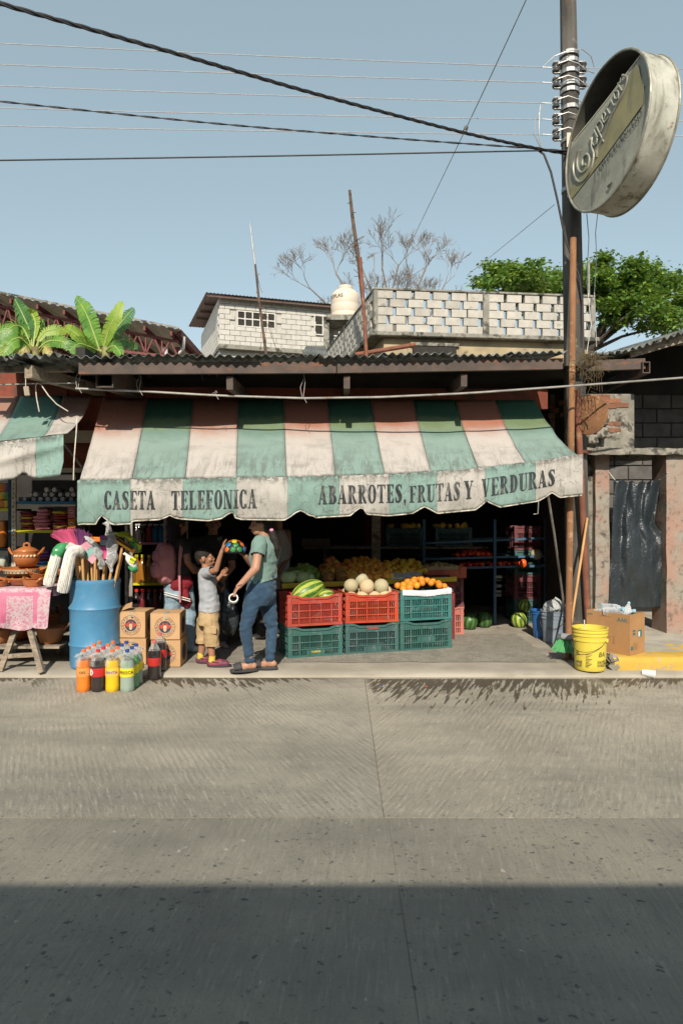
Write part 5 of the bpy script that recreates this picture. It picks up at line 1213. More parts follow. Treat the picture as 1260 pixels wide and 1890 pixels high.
for px, py, r_ in ((930, 500, .06), (985, 492, .06), (1030, 500, .06), (1100, 520, .07), (1150, 505, .07), (1200, 510, .07), (1240, 545, .06), (1180, 565, .06), (1225, 600, .05), (1130, 575, .06), (960, 525, .05), (1060, 530, .05), (1150, 545, .05), (1110, 490, .05), (1010, 535, .05), (1245, 510, .05)):
 q = P(px, py, 22 + rg.uniform(-1.3, 1.3)); mid = base.lerp(q, .5) + Vector((0, rg.gauss(0, .2), .15)); mb.tube([base, mid, q], [.075, .045, .028], 6, caps=False)
 d = (q - mid).normalized(); es = []
 for k in range(5): grow(mb, q + Vector((0, 0, -.45)), (d + Vector((rg.gauss(0, .8), rg.gauss(0, .6), rg.gauss(.05, .2)))).normalized(), rg.uniform(.28, .42), .022, 2, rg, .0, .6, es, 3, .6, (2, 3), .006)
 for e, dd in es: leaf_clump(e + Vector((0, 0, rg.gauss(0, .05))), .17, 34)
for (ex_, ey_, rx_, ry_, nc) in ((962, 522, 78, 26, 85), (1165, 562, 92, 52, 210), (1060, 530, 60, 24, 45), (1228, 595, 36, 34, 50)):
 for i in range(nc):
  a = rg.uniform(0, 6.28); r_ = math.sqrt(rg.random()) * (1 + .12 * mnoise.noise(Vector((math.cos(a) * 2, math.sin(a) * 2, ex_))) + .25 * mnoise.noise(Vector((math.cos(a) * 6, math.sin(a) * 6, ex_)))); k_ = math.sqrt(max(0, 1 - min(1, r_) ** 2))
  x_, y_ = ex_ + rx_ * r_ * math.cos(a), ey_ - ry_ * r_ * math.sin(a)
  if mnoise.noise(Vector((x_ * .045, y_ * .06, 3))) < -.10: continue
  leaf_clump(P(x_, y_, 22 + rg.uniform(-1, 1) * 1.5 * k_), .15, 34)
mb.build('trunk', m_bark, gt, smooth=True); cw = LV[0].build('crown', m_leafs[0], gt); LV[1].build('light_foliage', m_leafs[1], gt)
for px, py, d, s_ in ((1040, 640, 17, 1), ):
 pass
# ------------------------------------------------------------------ blue drum full of brooms and mops
def gloss(name, col, rough=.35, **k): return M(name, col, tuple(c * .85 for c in col), 4, rough, k.pop('bmp', .05), 20, **k)
m_blue = M('blue_plastic_drum', (.075, .235, .40), (.06, .20, .35), 4, .45, .08, 20, dirt=(.19, .28, .36), damt=(.48, .72), dscale=3, dirt2=(.24, .18, .14), d2amt=(.66, .74), d2scale=6)
dc = Vector((P(176, 0, 6.7).x, 6.70, SZ)); DR, DH = .236, .845
drum = thing('plastic_drum', 'tall blue plastic drum holding brooms and mops', 'drum', dc)
mb = MB(); pf = [(.20, .0), (.226, .008), (.232, .03), (.234, .2), (.245, .225), (.234, .25), (.234, .55), (.246, .575), (.234, .60), (.236, DH - .05), (.243, DH - .03), (.243, DH - .006), (.236, DH), (.226, DH - .004), (.222, DH - .03), (.220, .05), (.01, .045)]
mb.lathe(pf, (0, 0, 0), 44); mb.build('body', m_blue, drum, world=False, smooth=True)
mb = MB(); mb.tube([(math.cos(a) * .232, math.sin(a) * .232, DH + .001) for a in np.linspace(0, 2 * math.pi, 41)], .009, 6, caps=False); mb.build('rim', m_blue, drum, world=False, smooth=True)
m_stick = M('pine_broomstick', (.62, .36, .15), (.50, .27, .10), 5, .6, .1, 30, stretch=(4, 4, .5), var=.15)
def film_mat(name, col, a=.35, rough=.12):
 m, nt, b, tc = base_mat(name)
 b.inputs['Base Color'].default_value = (*col, 1); b.inputs['Roughness'].default_value = rough; b.inputs['Specular IOR Level'].default_value = .7
 t = nt.nodes.new('ShaderNodeBsdfTransparent'); mx = nt.nodes.new('ShaderNodeMixShader')
 lw = nt.nodes.new('ShaderNodeLayerWeight'); lw.inputs[0].default_value = .35
 nt.links.new(_math(nt, 'MINIMUM', _math(nt, 'ADD', lw.outputs['Facing'], a), 1.0), mx.inputs[0])
 nt.links.new(t.outputs[0], mx.inputs[1]); nt.links.new(b.outputs[0], mx.inputs[2]); nt.links.new(mx.outputs[0], nt.nodes['Material Output'].inputs[0])
 bump(nt, b, _noise(nt, tc.outputs['Object'], 22, 4, .6, .8), .8, .03)
 return m
m_film = film_mat('clear_film', (.6, .62, .62), .02); m_film2 = film_mat('hazy_film', (.70, .72, .73), .35)
def stick(a, b, r=.0125): return MB().tube([a, b], r, 8)
def lump(pts, rs, sq=.7, n=12, seed=0, amp=.12):
 mb = MB(); fine = []; fr = []
 for i in range(len(pts) - 1):
  for k in range(5):
   t = k / 5; fine.append(Vector(pts[i]).lerp(Vector(pts[i + 1]), t)); fr.append(rs[i] + (rs[i + 1] - rs[i]) * t)
 fine.append(Vector(pts[-1])); fr.append(rs[-1]); mb.tube(fine, fr, n, sq=sq)
 mb.v = [tuple(Vector(v) + Vector((mnoise.noise(Vector(v) * 16 + Vector((seed, 0, 0))), mnoise.noise(Vector(v) * 16 + Vector((0, seed, 5))), mnoise.noise(Vector(v) * 16 + Vector((3, 0, seed))))) * amp * .1) for v in mb.v]
 return mb
def broom(label, foot, neck, name='broom', group='brooms and mops in the blue drum'):
 t_ = thing(name, label, name, foot, group=group)
 stick(foot, neck).build('handle', m_stick, t_, smooth=True); return t_
def fan(t_, base, tips, cols, n, width=.03, r=.0026, nm='bristles'):
 """bristles from a short base line to an arc of tips, a mesh per colour"""
 rg = random.Random(len(tips) + n); k = len(cols)
 for ci, col in enumerate(cols):
  mb = MB()
  for i in range(n):
   u = (ci + rg.random()) / k; t = u * (len(tips) - 1); j = min(len(tips) - 2, int(t))
   tip = Vector(tips[j]).lerp(Vector(tips[j + 1]), t - j) + Vector((rg.gauss(0, .006), rg.gauss(0, .02), rg.gauss(0, .008)))
   b0 = Vector(base[0]).lerp(Vector(base[1]), u) + Vector((0, rg.gauss(0, .012), 0))
   mb.tube([b0, b0.lerp(tip, .5) + Vector((rg.gauss(0, .003), 0, .004)), tip], [r, r, r * .6], 4, caps=False)
  o = mb.build(nm, col, t_); o['kind'] = 'stuff'
m_pinkb = gloss('pink_bristle', (.62, .10, .22)); m_purp = gloss('purple_bristle', (.22, .07, .20)); m_org = gloss('orange_plastic', (.72, .20, .035)); m_tealb = gloss('teal_bristle', (.30, .55, .52)); m_palep = gloss('pale_pink_bristle', (.72, .38, .45))
m_green = gloss('green_print_film', (.05, .26, .10), .25); m_lime = gloss('lime_print', (.55, .60, .04), .3); m_mag = gloss('magenta_plastic', (.60, .05, .22)); m_yel = gloss('yellow_plastic', (.75, .52, .03)); m_blk = gloss('black_plastic', (.02, .02, .022)); m_grey = gloss('grey_plastic', (.25, .26, .28))
m_mop = M('white_mop_yarn', (.78, .76, .71), (.62, .60, .55), 20, .95, .7, 45, stretch=(3, 3, .7))
def dp(px, py, d=6.7): return P(px, py, d)
foot = lambda px, d=6.7: Vector((dc.x + (px - 176) * .0022, d, .25))
b1 = broom('broom with fanned pink and purple bristles, leftmost head over the blue drum', foot(150, 6.75), dp(143, 1012, 6.72))
fan(b1, (dp(132, 1012, 6.72), dp(154, 1008, 6.72)), [dp(97, 989, 6.7), dp(103, 981, 6.7), dp(117, 978, 6.7), dp(131, 977, 6.7), dp(150, 978, 6.72), dp(168, 987, 6.75)], [m_pinkb, m_pinkb, m_purp], 120)
MB().box(dp(143, 1012, 6.72), (.12, .05, .035)).build('head_block', m_mag, b1, bevel=.006)
b2 = broom('flat orange broom head laid across the brooms above the blue drum', foot(176, 6.8), dp(165, 998, 6.82))
MB().box(dp(164, 995, 6.82), (.27, .04, .05), rot=Euler((0, R(3), .1))).build('head_block', m_org, b2, bevel=.008)
def mop(label, foot_, pts, rad, wrap=None, txt=None):
 t_ = broom(label, foot_, pts[0], 'mop'); rg = random.Random(int(rad * 1e4) + len(pts)); n = 46
 mb = MB(); sub = []
 for i in range(len(pts) - 1):
  p0, p1, p2, p3 = pts[max(0, i - 1)], pts[i], pts[i + 1], pts[min(len(pts) - 1, i + 2)]
  for k in range(6):
   t = k / 6; sub.append(.5 * (2 * p1 + (p2 - p0) * t + (2 * p0 - 5 * p1 + 4 * p2 - p3) * t * t + (3 * p1 - p0 - 3 * p2 + p3) * t ** 3))
 sub.append(pts[-1])
 mb.tube(sub, [rad * interp(i / (len(sub) - 1), [0, .12, .5, .9, 1], [.55, .85, .95, .98, .8]) for i in range(len(sub))], 12); mb.build('yarn_core', m_mop, t_, smooth=True)
 st = MB()
 for i in range(n):
  a = 2 * math.pi * i / n; tw_ = rg.uniform(-.6, .6); q = []
  for k, p in enumerate(sub):
   f = k / (len(sub) - 1); tg = (sub[min(k + 1, len(sub) - 1)] - sub[max(k - 1, 0)]).normalized(); x = tg.cross(Vector((0, 1, 0))).normalized(); y = tg.cross(x)
   rr = rad * interp(f, [0, .12, .5, .9, 1], [.6, .92, 1.0, 1.05, .92]); q.append(p + (x * math.cos(a + tw_ * f) + y * math.sin(a + tw_ * f)) * rr)
  st.tube(q, .0048, 4)
 o = st.build('yarn', m_mop, t_, smooth=True); o['kind'] = 'stuff'
 return t_, sub
mp1, s1_ = mop('white mop half wrapped in green printed film, drooping left of the drum', foot(140, 6.6), [dp(140, 1012, 6.56), dp(122, 1010, 6.5), dp(108, 1018, 6.46), dp(101, 1040, 6.44), dp(94, 1062, 6.43), dp(90, 1080, 6.43)], .046)
lump([s1_[4], s1_[8], s1_[12], s1_[15]], [.044, .057, .058, .05], 1.0, 14, 3, .10).build('printed_wrap', m_green, mp1, smooth=True)
lump([s1_[17] + Vector((-.045, -.02, 0)), s1_[25] + Vector((-.042, -.02, 0))], [.02, .015], .4, 8, 2, .05).build('print_strip', m_lime, mp1, smooth=True)
mp2, s2_ = mop('plain white mop drooping in front of the drum rim, nearest the camera', foot(165, 6.55), [dp(152, 1022, 6.5), dp(143, 1016, 6.45), dp(132, 1022, 6.41), dp(126, 1045, 6.40), dp(121, 1070, 6.40), dp(116, 1092, 6.41)], .050)
b3 = broom('broom with pastel pink and teal striped bristles in clear film above the drum', foot(186, 6.6), dp(176, 1034, 6.58))
for k_, (t0, t1, mt) in enumerate(((0, .36, m_palep), (.36, .68, m_tealb), (.68, 1, m_palep))):
 mb = MB(); rg = random.Random(k_)
 for i in range(90):
  u = rg.random(); a = Vector(dp(171, 1041, 6.57)).lerp(dp(183, 1026, 6.57), u); b_ = Vector(dp(140, 1013, 6.55)).lerp(dp(163, 998, 6.55), u) + Vector((0, rg.gauss(0, .012), 0))
  mb.tube([a.lerp(b_, 1 - t1), a.lerp(b_, 1 - t0)], .0036, 4, caps=False)
 o = mb.build('bristles', mt, b3); o['kind'] = 'stuff'
lump([dp(160, 992, 6.55), dp(175, 1005, 6.54), dp(184, 1024, 6.53), dp(188, 1045, 6.53), dp(186, 1052, 6.53)], [.02, .05, .055, .04, .02], .6, 12, 6, .25).build('film_wrap', m_film2, b3, smooth=True)
lump([dp(166, 998, 6.52), dp(180, 1015, 6.52), dp(184, 1040, 6.52)], [.012, .02, .014], .5, 8, 9, .1).build('printed_strip', m_green, b3, smooth=True)
b4 = broom('brush with stacked purple, grey and pink blocks standing in the drum', foot(192, 6.62), dp(195, 1030, 6.6))
for (py0, py1, mt, w_) in ((988, 996, m_mag if 0 else m_purp, .075), (996, 1007, m_grey, .08), (1008, 1019, m_mag, .08), (1019, 1032, m_pinkb, .05)):
 a = dp(193 + (py0 - 988) * .08, (py0 + py1) / 2, 6.58); MB().box(a, (w_, .05, (py1 - py0) / FPX * 6.58 - .002), taper=1).build('head_block', mt, b4, bevel=.004)
b5 = broom('broom head wrapped in crinkled silvery film in the middle of the drum', foot(204, 6.62), dp(208, 1040, 6.6))
lump([dp(206, 984, 6.58), dp(207, 1000, 6.57), dp(209, 1022, 6.56), dp(206, 1042, 6.56), dp(203, 1054, 6.56)], [.035, .05, .052, .05, .018], .6, 12, 12, .35).build('film_wrap', m_film2, b5, smooth=True)
lump([dp(206, 988, 6.60), dp(209, 1015, 6.59), dp(212, 1030, 6.59)], [.03, .036, .02], .5, 10, 2, .1).build('head_block', m_grey, b5, smooth=True)
b6 = broom('orange and black brush in a green and yellow printed bag, right above the drum', foot(214, 6.62), dp(226, 1010, 6.62))
r6 = Euler((0, R(33), 0)); c6 = dp(231, 1006, 6.6)
MB().box(c6, (.23, .045, .045), rot=r6).build('head_block', m_org, b6, bevel=.004)
MB().box(c6 + Vector((.005, -.024, .012)), (.19, .006, .016), rot=r6).build('black_strip', m_blk, b6); MB().box(c6 + Vector((-.012, -.024, -.004)), (.18, .006, .012), rot=r6).build('yellow_strip', m_yel, b6)
lump([dp(205, 983, 6.68), dp(222, 985, 6.68), dp(240, 993, 6.68), dp(254, 1005, 6.68), dp(258, 1018, 6.68)], [.02, .055, .07, .07, .03], .45, 14, 22, .3).build('printed_bag', m_lime, b6, smooth=True)
lump([dp(236, 1004, 6.67), dp(250, 1006, 6.65), dp(256, 1018, 6.66)], [.03, .06, .04], .45, 12, 27, .3).build('green_print', m_green, b6, smooth=True)
me = text_mesh('LIMPERICO', .045, shear=.3); wrap_mesh(me, lambda c_: dp(236, 995, 6.625) + Vector((c_.x * .95, .0, c_.y - c_.x * .15))); me.materials.append(m_green); put('lettering', me, None, b6, True)
b7 = broom('small mop in white and green wrap hanging over the right side of the drum', foot(206, 6.72), dp(226, 1025, 6.66), 'mop')
lump([dp(230, 1020, 6.64), dp(240, 1030, 6.62), dp(249, 1044, 6.62), dp(252, 1054, 6.62)], [.02, .045, .048, .02], .7, 12, 31, .2).build('yarn_bundle', m_mop, b7, smooth=True)
lump([dp(240, 1046, 6.62), dp(249, 1052, 6.61), dp(254, 1050, 6.62)], [.02, .042, .03], .6, 10, 35, .2).build('printed_wrap', m_green, b7, smooth=True)
MB().box(dp(245, 1034, 6.565), (.05, .004, .055), rot=Euler((0, R(30), 0))).build('printed_tag', m_lime, b7)
me = text_mesh('RICO', .024); wrap_mesh(me, lambda c_: dp(245, 1034, 6.555) + Vector((c_.x * .87, 0, c_.y - c_.x * .5))); me.materials.append(m_blk); put('lettering', me, None, b7, True)
for k_, (px, pt) in enumerate(((150, 155), (158, 160), (166, 168), (178, 180), (196, 200), (186, 183))):
 mb = stick(foot(176 + (px - 176) * .5, 6.72), dp(pt, 1022, 6.66)); o = mb.build('broomstick', m_stick, smooth=True); tag(o, 'spare pine broomstick standing among the others in the blue drum', 'broomstick', 'spare sticks in the blue drum')
lump([dp(193, 965, 6.9), dp(203, 972, 6.9), dp(200, 992, 6.9)], [.03, .045, .035], .6, 12, 41, .3).build('yellow_bag', m_film2)
bpy.data.objects['yellow_bag'].name = 'film_bag'; tag(bpy.data.objects['film_bag'], 'crumpled clear bag caught above the brooms under the awning edge', 'bag')
# ------------------------------------------------------------------ cardboard beer boxes with round printed emblem
m_card = M('cardboard', (.50, .31, .16), (.45, .27, .135), 4, .85, .1, 40, dirt=(.36, .21, .11), damt=(.6, .75), dscale=5, var=.06)
m_tape = gloss('clear_tape', (.48, .38, .25), .25); m_navy = M('navy_print', (.03, .04, .075), (.045, .055, .09), 20, .8, 0); m_redp = M('red_print', (.48, .07, .05), (.38, .06, .045), 20, .8, 0); m_tan = M('tan_print', (.60, .42, .26), (.52, .36, .2), 20, .8, 0)
def emblem(parent, origin, ux, uz, r, k=1.0):
 n_ = ux.cross(uz).normalized(); n_ = n_ if n_.dot(Vector((0, -1, 0))) > -.2 else -n_
 f = lambda x, y, h: origin + ux * x * r + uz * y * r + n_ * h
 def disc(nm, mat, rad, inner, h, seg=40):
  mb = MB()
  for i in range(seg):
   a, b = 2 * math.pi * i / seg, 2 * math.pi * (i + 1) / seg
   mb.add([f(math.cos(a) * inner, math.sin(a) * inner, h), f(math.cos(b) * inner, math.sin(b) * inner, h), f(math.cos(b) * rad, math.sin(b) * rad, h), f(math.cos(a) * rad, math.sin(a) * rad, h)], [(0, 1, 2, 3)])
  return mb.build(nm, mat, parent)
 disc('printed_ring', m_navy, 1.0, .965, .0012); disc('printed_disc', m_navy, .60, .0, .0012)
 mb = MB()                      # spread wings and shield in red and tan
 for s_ in (-1, 1):
  mb.add([f(s_ * x, y, .0022) for x, y in ((0.05, .34), (.22, .40), (.30, .22), (.62, .12), (.70, .0), (.45, -.08), (.30, -.22), (.10, -.05))], [tuple(range(8))])
 mb.build('printed_wings', m_redp, parent)
 mb = MB(); mb.add([f(x, y, .0032) for x, y in ((-.17, .02), (-.12, .16), (.12, .16), (.17, .02), (.15, -.35), (0, -.50), (-.15, -.35))], [tuple(range(7))]); mb.build('printed_shield', m_tan, parent)
 def arc_text(t, a0, a1, rad, flip):
  for i, c_ in enumerate(t):
   if c_ == ' ': continue
   a = R(a0 + (a1 - a0) * i / (len(t) - 1)); me = text_mesh(c_, .30)
   tx = Vector((-math.sin(a), math.cos(a))) * (-1 if not flip else 1); ty = Vector((math.cos(a), math.sin(a))) * (1 if not flip else -1)
   wrap_mesh(me, lambda q: f(math.cos(a) * rad + tx.x * q.x + ty.x * q.y, math.sin(a) * rad + tx.y * q.x + ty.y * q.y, .0012)); me.materials.append(m_navy); put('lettering', me, None, parent, True)
 arc_text('GRUPO MODELO', 205, -25, .79, False); arc_text('MEXICO', 228, 312, .79, True)
def carton(name, label, c, sz, rz, group=None, open_=False, tape=True):
 """c: centre of the base"""
 t_ = thing(name, label, 'box', c, rz, group); w_, d_, h_ = sz
 MB().box((0, 0, h_ / 2), (w_, d_, h_ - .004)).build('shell', m_card, t_, world=False, bevel=.004)
 for s_ in (-1, 1):
  mb = MB(); mb.box((0, s_ * (d_ / 4 + .001), h_ + .001), (w_ * .995, d_ / 2 - .003, .004), rot=Euler((R(-2.0 * s_), 0, 0))); mb.build('flap', m_card, t_, world=False)
 if tape:
  MB().box((.005, 0, h_ + .0045), (.045, d_ * .98, .0012)).build('tape', m_tape, t_, world=False); MB().box((.005, -d_ / 2 - .0012, h_ - .03), (.045, .001, .05)).build('tape', m_tape, t_, world=False)
 return t_
bw_, bd_, bh_ = .285, .30, .258
yb = 6.62
def place_box(px, pyb, label, z=SZ, rz=0.0, d=None):
 d = d or yb; x = P(px, 0, d).x; t_ = carton('beer_box', label, Vector((x, d + bd_ / 2, z)), (bw_, bd_, bh_), rz, 'printed beer boxes by the drum')
 q = Matrix.Rotation(rz, 3, 'Z'); o_ = Vector((x, d + bd_ / 2, z)) + q @ Vector((0, -bd_ / 2 - .0005, bh_ * .49)); emblem(t_, o_, q @ Vector((1, 0, 0)), Vector((0, 0, 1)), .098)
 o_ = Vector((x, d + bd_ / 2, z)) + q @ Vector((bw_ / 2 + .0005, 0, bh_ * .49)); emblem_side(t_, o_, q); return t_
def emblem_side(t_, o_, q):
 mb = MB(); uy = q @ Vector((0, 1, 0)); nn = q @ Vector((1, 0, 0))
 mb.add([o_ + uy * .075 * math.cos(a) + Vector((0, 0, .085 * math.sin(a))) + nn * .0012 for a in np.linspace(0, 2 * math.pi, 24, endpoint=False)], [tuple(range(24))]); mb.build('side_print', m_navy, t_)
place_box(306, 1242, 'printed cardboard box with round emblem, lower one of the two stacked by the boy')
place_box(304, 1193, 'printed cardboard box with round emblem, upper one of the two stacked by the boy', SZ + bh_ + .006, .03)
bx3 = place_box(243, 1192, 'printed cardboard box with torn lid flaps between the drum and the stacked pair', SZ + bh_ + .006, -.04, 6.72)
MB().box((-.09, -.06, bh_ + .035), (.14, .15, .004), rot=Euler((R(12), R(-20), .2))).build('torn_flap', m_card, bx3, world=False)
place_box(243, 1240, 'printed cardboard box under the torn one, half hidden by soda bottles', SZ, .0, 6.72)
# ------------------------------------------------------------------ big soda bottles on the road
def bottle_parts(name_seed, liq, liq_c, cap_c, lab_c, r=.0605, h=.36):
 lo = MB(); k = 20
 prof = [(.001, .012), (r * .55, .004), (r * .8, 0), (r * .97, .02), (r, .045), (r * .985, .12), (r, .15), (r, .225), (r * .97, .245), (r * .86, .270)]
 lo.lathe(prof, (0, 0, 0), k)
 lo.v = [((x * (1 + (.06 * math.cos(5 * math.atan2(y, x)) if z < .03 else 0))), y * (1 + (.06 * math.cos(5 * math.atan2(y, x)) if z < .03 else 0)), z) for x, y, z in lo.v]
 up = MB().lathe([(r * .86, .270), (r * .74, .29), (r * .45, .32), (.015, .335), (.0145, .345)], (0, 0, 0), k)
 ca = MB().lathe([(.0155, .336), (.0185, .337), (.0185, .358), (.016, .361), (.0001, .361)], (0, 0, 0), 14)
 lb = MB().lathe([(r + .0012, .132), (r + .0016, .134), (r + .0016, .203), (r + .0012, .205)], (0, 0, 0), k)
 L = []
 for nm, mb, mt in (('liquid_body', lo, liq_c), ('shoulder', up, m_pet), ('cap', ca, cap_c), ('label_band', lb, lab_c)):
  me = mb.mesh(nm, smooth=True); me.materials.append(mt); L.append((nm, me))
 return L
m_pet = film_mat('clear_pet', (.55, .56, .55), .14, .08)
def liqm(n, c): return M(n, c, tuple(x * .9 for x in c), 3, .12, 0, coat=.5, spec=.6)
l_or = liqm('orange_soda', (.78, .20, .02)); l_co = liqm('cola', (.028, .022, .022)); l_ye = liqm('yellow_soda', (.80, .48, .01)); l_fr = liqm('grapefruit_soda', (.28, .36, .30)); l_gr = liqm('green_soda', (.10, .34, .12))
c_or = gloss('orange_cap', (.80, .17, .05)); c_re = gloss('red_cap', (.60, .04, .03)); c_bl = gloss('blue_cap', (.03, .07, .28)); c_pk = gloss('rose_cap', (.62, .14, .16))
lab_o = gloss('orange_label', (.82, .30, .08)); lab_r = gloss('red_label', (.50, .03, .03)); lab_y = gloss('amber_label', (.85, .50, .10)); lab_f = gloss('yellow_label', (.85, .68, .03))
KINDS = {'o': bottle_parts(1, .215, l_or, c_or, lab_o), 'c': bottle_parts(2, .225, l_co, c_re, lab_r), 'y': bottle_parts(3, .22, l_ye, c_or, lab_y), 'f': bottle_parts(4, .215, l_fr, c_bl, lab_f), 'g': bottle_parts(5, .215, l_gr, c_bl, lab_f), 'k': bottle_parts(6, .24, l_co, c_pk, lab_r)}
NAMES = {'o': 'orange', 'c': 'cola', 'y': 'yellow', 'f': 'pale grapefruit', 'g': 'green', 'k': 'cola'}
b0 = G(155, 1275); grid_k = [['o', 'o', 'o', 'o', None], ['c', 'c', 'o', 'o', None], ['y', 'y', 'g', 'g', None], ['f', 'g', 'f', None, None], [None, None, None, 'k', 'k']]
rg = random.Random(12); front = {}
desc = {(0, 0): 'orange soda bottle with orange cap at the front left corner of the pack', (1, 0): 'dark cola bottle with red label in the front row of the pack', (2, 0): 'yellow soda bottle in the front row of the pack', (3, 0): 'pale grapefruit soda bottle with yellow label at the front right of the pack',
  (1, 1): 'dark cola bottle with red cap in the second row of the pack', (4, 3): 'cola bottle at the right rear of the pack, nearer one of two', (4, 4): 'cola bottle at the right rear of the pack beside the cardboard boxes'}
for ci in range(5):
 for ri in range(5):
  kd = grid_k[ci][ri]
  if not kd: continue
  x = b0.x + ci * .1255 + rg.uniform(-.003, .003); y = b0.y + ri * .126 + (.0 if ci < 4 else .03) + rg.uniform(-.004, .004)
  z = 0.0 if y < K - .06 else None
  if z is None: y = max(y, K + .1); z = SZ - .004
  lab = desc.get((ci, ri)) or f'{NAMES[kd]} soda bottle in the rear rows of the wrapped pack on the kerb'
  t_ = thing('soda_bottle', lab, 'bottle', (x, y, z), rg.uniform(-.4, .4), 'soda bottles packed by the blue drum')
  for nm, me in KINDS[kd]: put(nm, me, None, t_)
  front[(ci, ri)] = t_
def curved_text(parent, txt, size, r, z, ang, mat):
 me = text_mesh(txt, size); wrap_mesh(me, lambda c_: Vector((math.sin(c_.x / r + ang) * (r + .003), -math.cos(c_.x / r + ang) * (r + .003), z + c_.y))); me.materials.append(mat); return put('lettering', me, None, parent)
for k_, txt, sz, mt in (((3, 0), 'FRESCA', .036, m_blk), ((2, 0), 'FANTA', .032, gloss('fanta_blue', (.03, .10, .40))), ((0, 0), 'OO', .03, m_blk)):
 front[k_].rotation_euler = (0, 0, 0); curved_text(front[k_], txt, sz, .0625, .17, .15, mt)
front[(1, 0)].rotation_euler = (0, 0, 0)
mb = MB(); mb.add([Vector((math.sin(.028 * math.cos(a) / .0625 - .75) * .0645, -math.cos(.028 * math.cos(a) / .0625 - .75) * .0645, .172 + .028 * math.sin(a))) for a in np.linspace(0, 6.283, 20, endpoint=False)], [tuple(range(20))]); mb.build('round_sticker', gloss('white_sticker', (.72, .70, .68)), front[(1, 0)], world=False)
# shrink film stretched over the bottle tops
fl = thing('shrink_film', 'clear shrink film stretched over the packed soda bottles', 'film', (b0.x, b0.y, 0))
def filmf(u, v):
 x = b0.x - .066 + (.063 + .1255 * 3 + .066) * u; y = b0.y - .066 + (.126 * 3.2) * max(0, v - .35) / .65
 z = .22 + .10 * min(1, v / .35) ** .8 if v < .35 else .32
 cu = math.cos((x - b0.x) / .1255 * 2 * math.pi); cv = math.cos((y - b0.y) / .126 * 2 * math.pi)
 if v >= .35: z += .022 * (cu + cv) * .5
 else: y += .012 - .016 * cu; z += .012 * cu * (v / .35); y += .045 * (v / .35) ** 2
 return (x, y, z + .005 * mnoise.noise(Vector((x * 30, y * 30, 1))))
MB().grid(filmf, 60, 40).build('film', m_film, fl, smooth='all')
# ------------------------------------------------------------------ crates
def crate(name, label, w_, d_, h_, mat, c, rz, group, mid_panel=False, thick=.012):
 t_ = thing(name, label, 'crate', c, rz, group); bands = [0.0, .24, .48, .74, 1.0]
 for sx_ in (-1, 1):
  for sy_ in (-1, 1): MB().box((sx_ * (w_ / 2 - .022), sy_ * (d_ / 2 - .022), h_ / 2), (.044, .044, h_ - .004)).build('corner_post', mat, t_, world=False, bevel=.008, seg=2)
 for i, f in enumerate(bands):
  z = .012 + (h_ - .026) * f; hh = .024 if i in (0, 4) else .012; mb = MB(); o_ = .004 if i in (0, 4) else .002
  dip = (lambda x: -.028 * max(0, 1 - (abs(x) / (w_ * .33)) ** 8)) if i == 4 else (lambda x: .0)
  # ring of four sides; long sides follow the hand dip at the top
  n = 16
  for sy_ in (-1, 1):
   y = sy_ * (d_ / 2 - thick / 2 + o_)
   vs = []
   for k in range(n + 1):
    x = -w_ / 2 + w_ * k / n; zz = z + dip(x)
    for a, b in ((-1, -1), (1, -1), (1, 1), (-1, 1)): vs.append((x, y + a * thick / 2, zz + b * hh / 2))
   mb.add(vs, [(k * 4 + j, k * 4 + (j + 1) % 4, k * 4 + 4 + (j + 1) % 4, k * 4 + 4 + j) for k in range(n) for j in range(4)] + [(3, 2, 1, 0), tuple(n * 4 + j for j in range(4))])
  for sx_ in (-1, 1): mb.box((sx_ * (w_ / 2 - thick / 2 + o_ + .001), 0, z), (thick, d_ - .004, hh))
  o = mb.build('rim' if i == 4 else 'band', mat, t_, world=False)
 mb = MB(); pitch = .0215; hp = w_ * (.16 if mid_panel else .0)
 for j in range(3):
  z0 = .014 + (h_ - .026) * bands[j] + .006; z1 = .014 + (h_ - .026) * bands[j + 1] - .004
  if j == 3: z1 -= .03
  for sy_ in (-1, 1):
   x = -w_ / 2 + .05
   while x < w_ / 2 - .045:
    if not (mid_panel and abs(x) < hp and j == (1 if mid_panel == 1 else 0)): mb.box((x, sy_ * (d_ / 2 - .012), (z0 + z1) / 2), (.0085, .007, z1 - z0))
    x += pitch
  for sx_ in (-1, 1):
   y = -d_ / 2 + .05
   while y < d_ / 2 - .045: mb.box((sx_ * (w_ / 2 - .012), y, (z0 + z1) / 2), (.007, .0085, z1 - z0)); y += pitch
 o = mb.build('slats', mat, t_, world=False); o['kind'] = 'stuff'
 z0 = .014 + (h_ - .026) * .74; MB().box((0, -d_ / 2 + .012, z0 + .03), (w_ - .09, .007, .055)).build('grip_panel', mat, t_, world=False); MB().box((0, d_ / 2 - .012, z0 + .03), (w_ - .09, .007, .055)).build('grip_panel', mat, t_, world=False)
 for sx_ in (-1, 1): MB().box((sx_ * (w_ / 2 - .012), 0, z0 + .03), (.007, d_ - .09, .055)).build('grip_panel', mat, t_, world=False)
 if mid_panel:
  zz = .014 + (h_ - .026) * (.36 if mid_panel == 1 else .12); MB().box((0, -d_ / 2 + .010, zz), (hp * 2, .010, .062)).build('name_panel', mat, t_, world=False)
 for fx_ in (-.3, -.1, .1, .3):          # upright ribs on the long sides
  for sy_ in (-1, 1): MB().box((fx_ * w_, sy_ * (d_ / 2 + .003), h_ * .40), (.008, .008, h_ * .72)).build('rib', mat, t_, world=False)
 MB().box((0, 0, .012), (w_ - .03, d_ - .03, .008)).build('floor', mat, t_, world=False)
 return t_
def plast(n, c, d=None): return M(n, c, tuple(x * .8 for x in c), 5, .55, .1, 30, dirt=d or tuple(.5 * x + .12 for x in c), damt=(.54, .72), dscale=7)
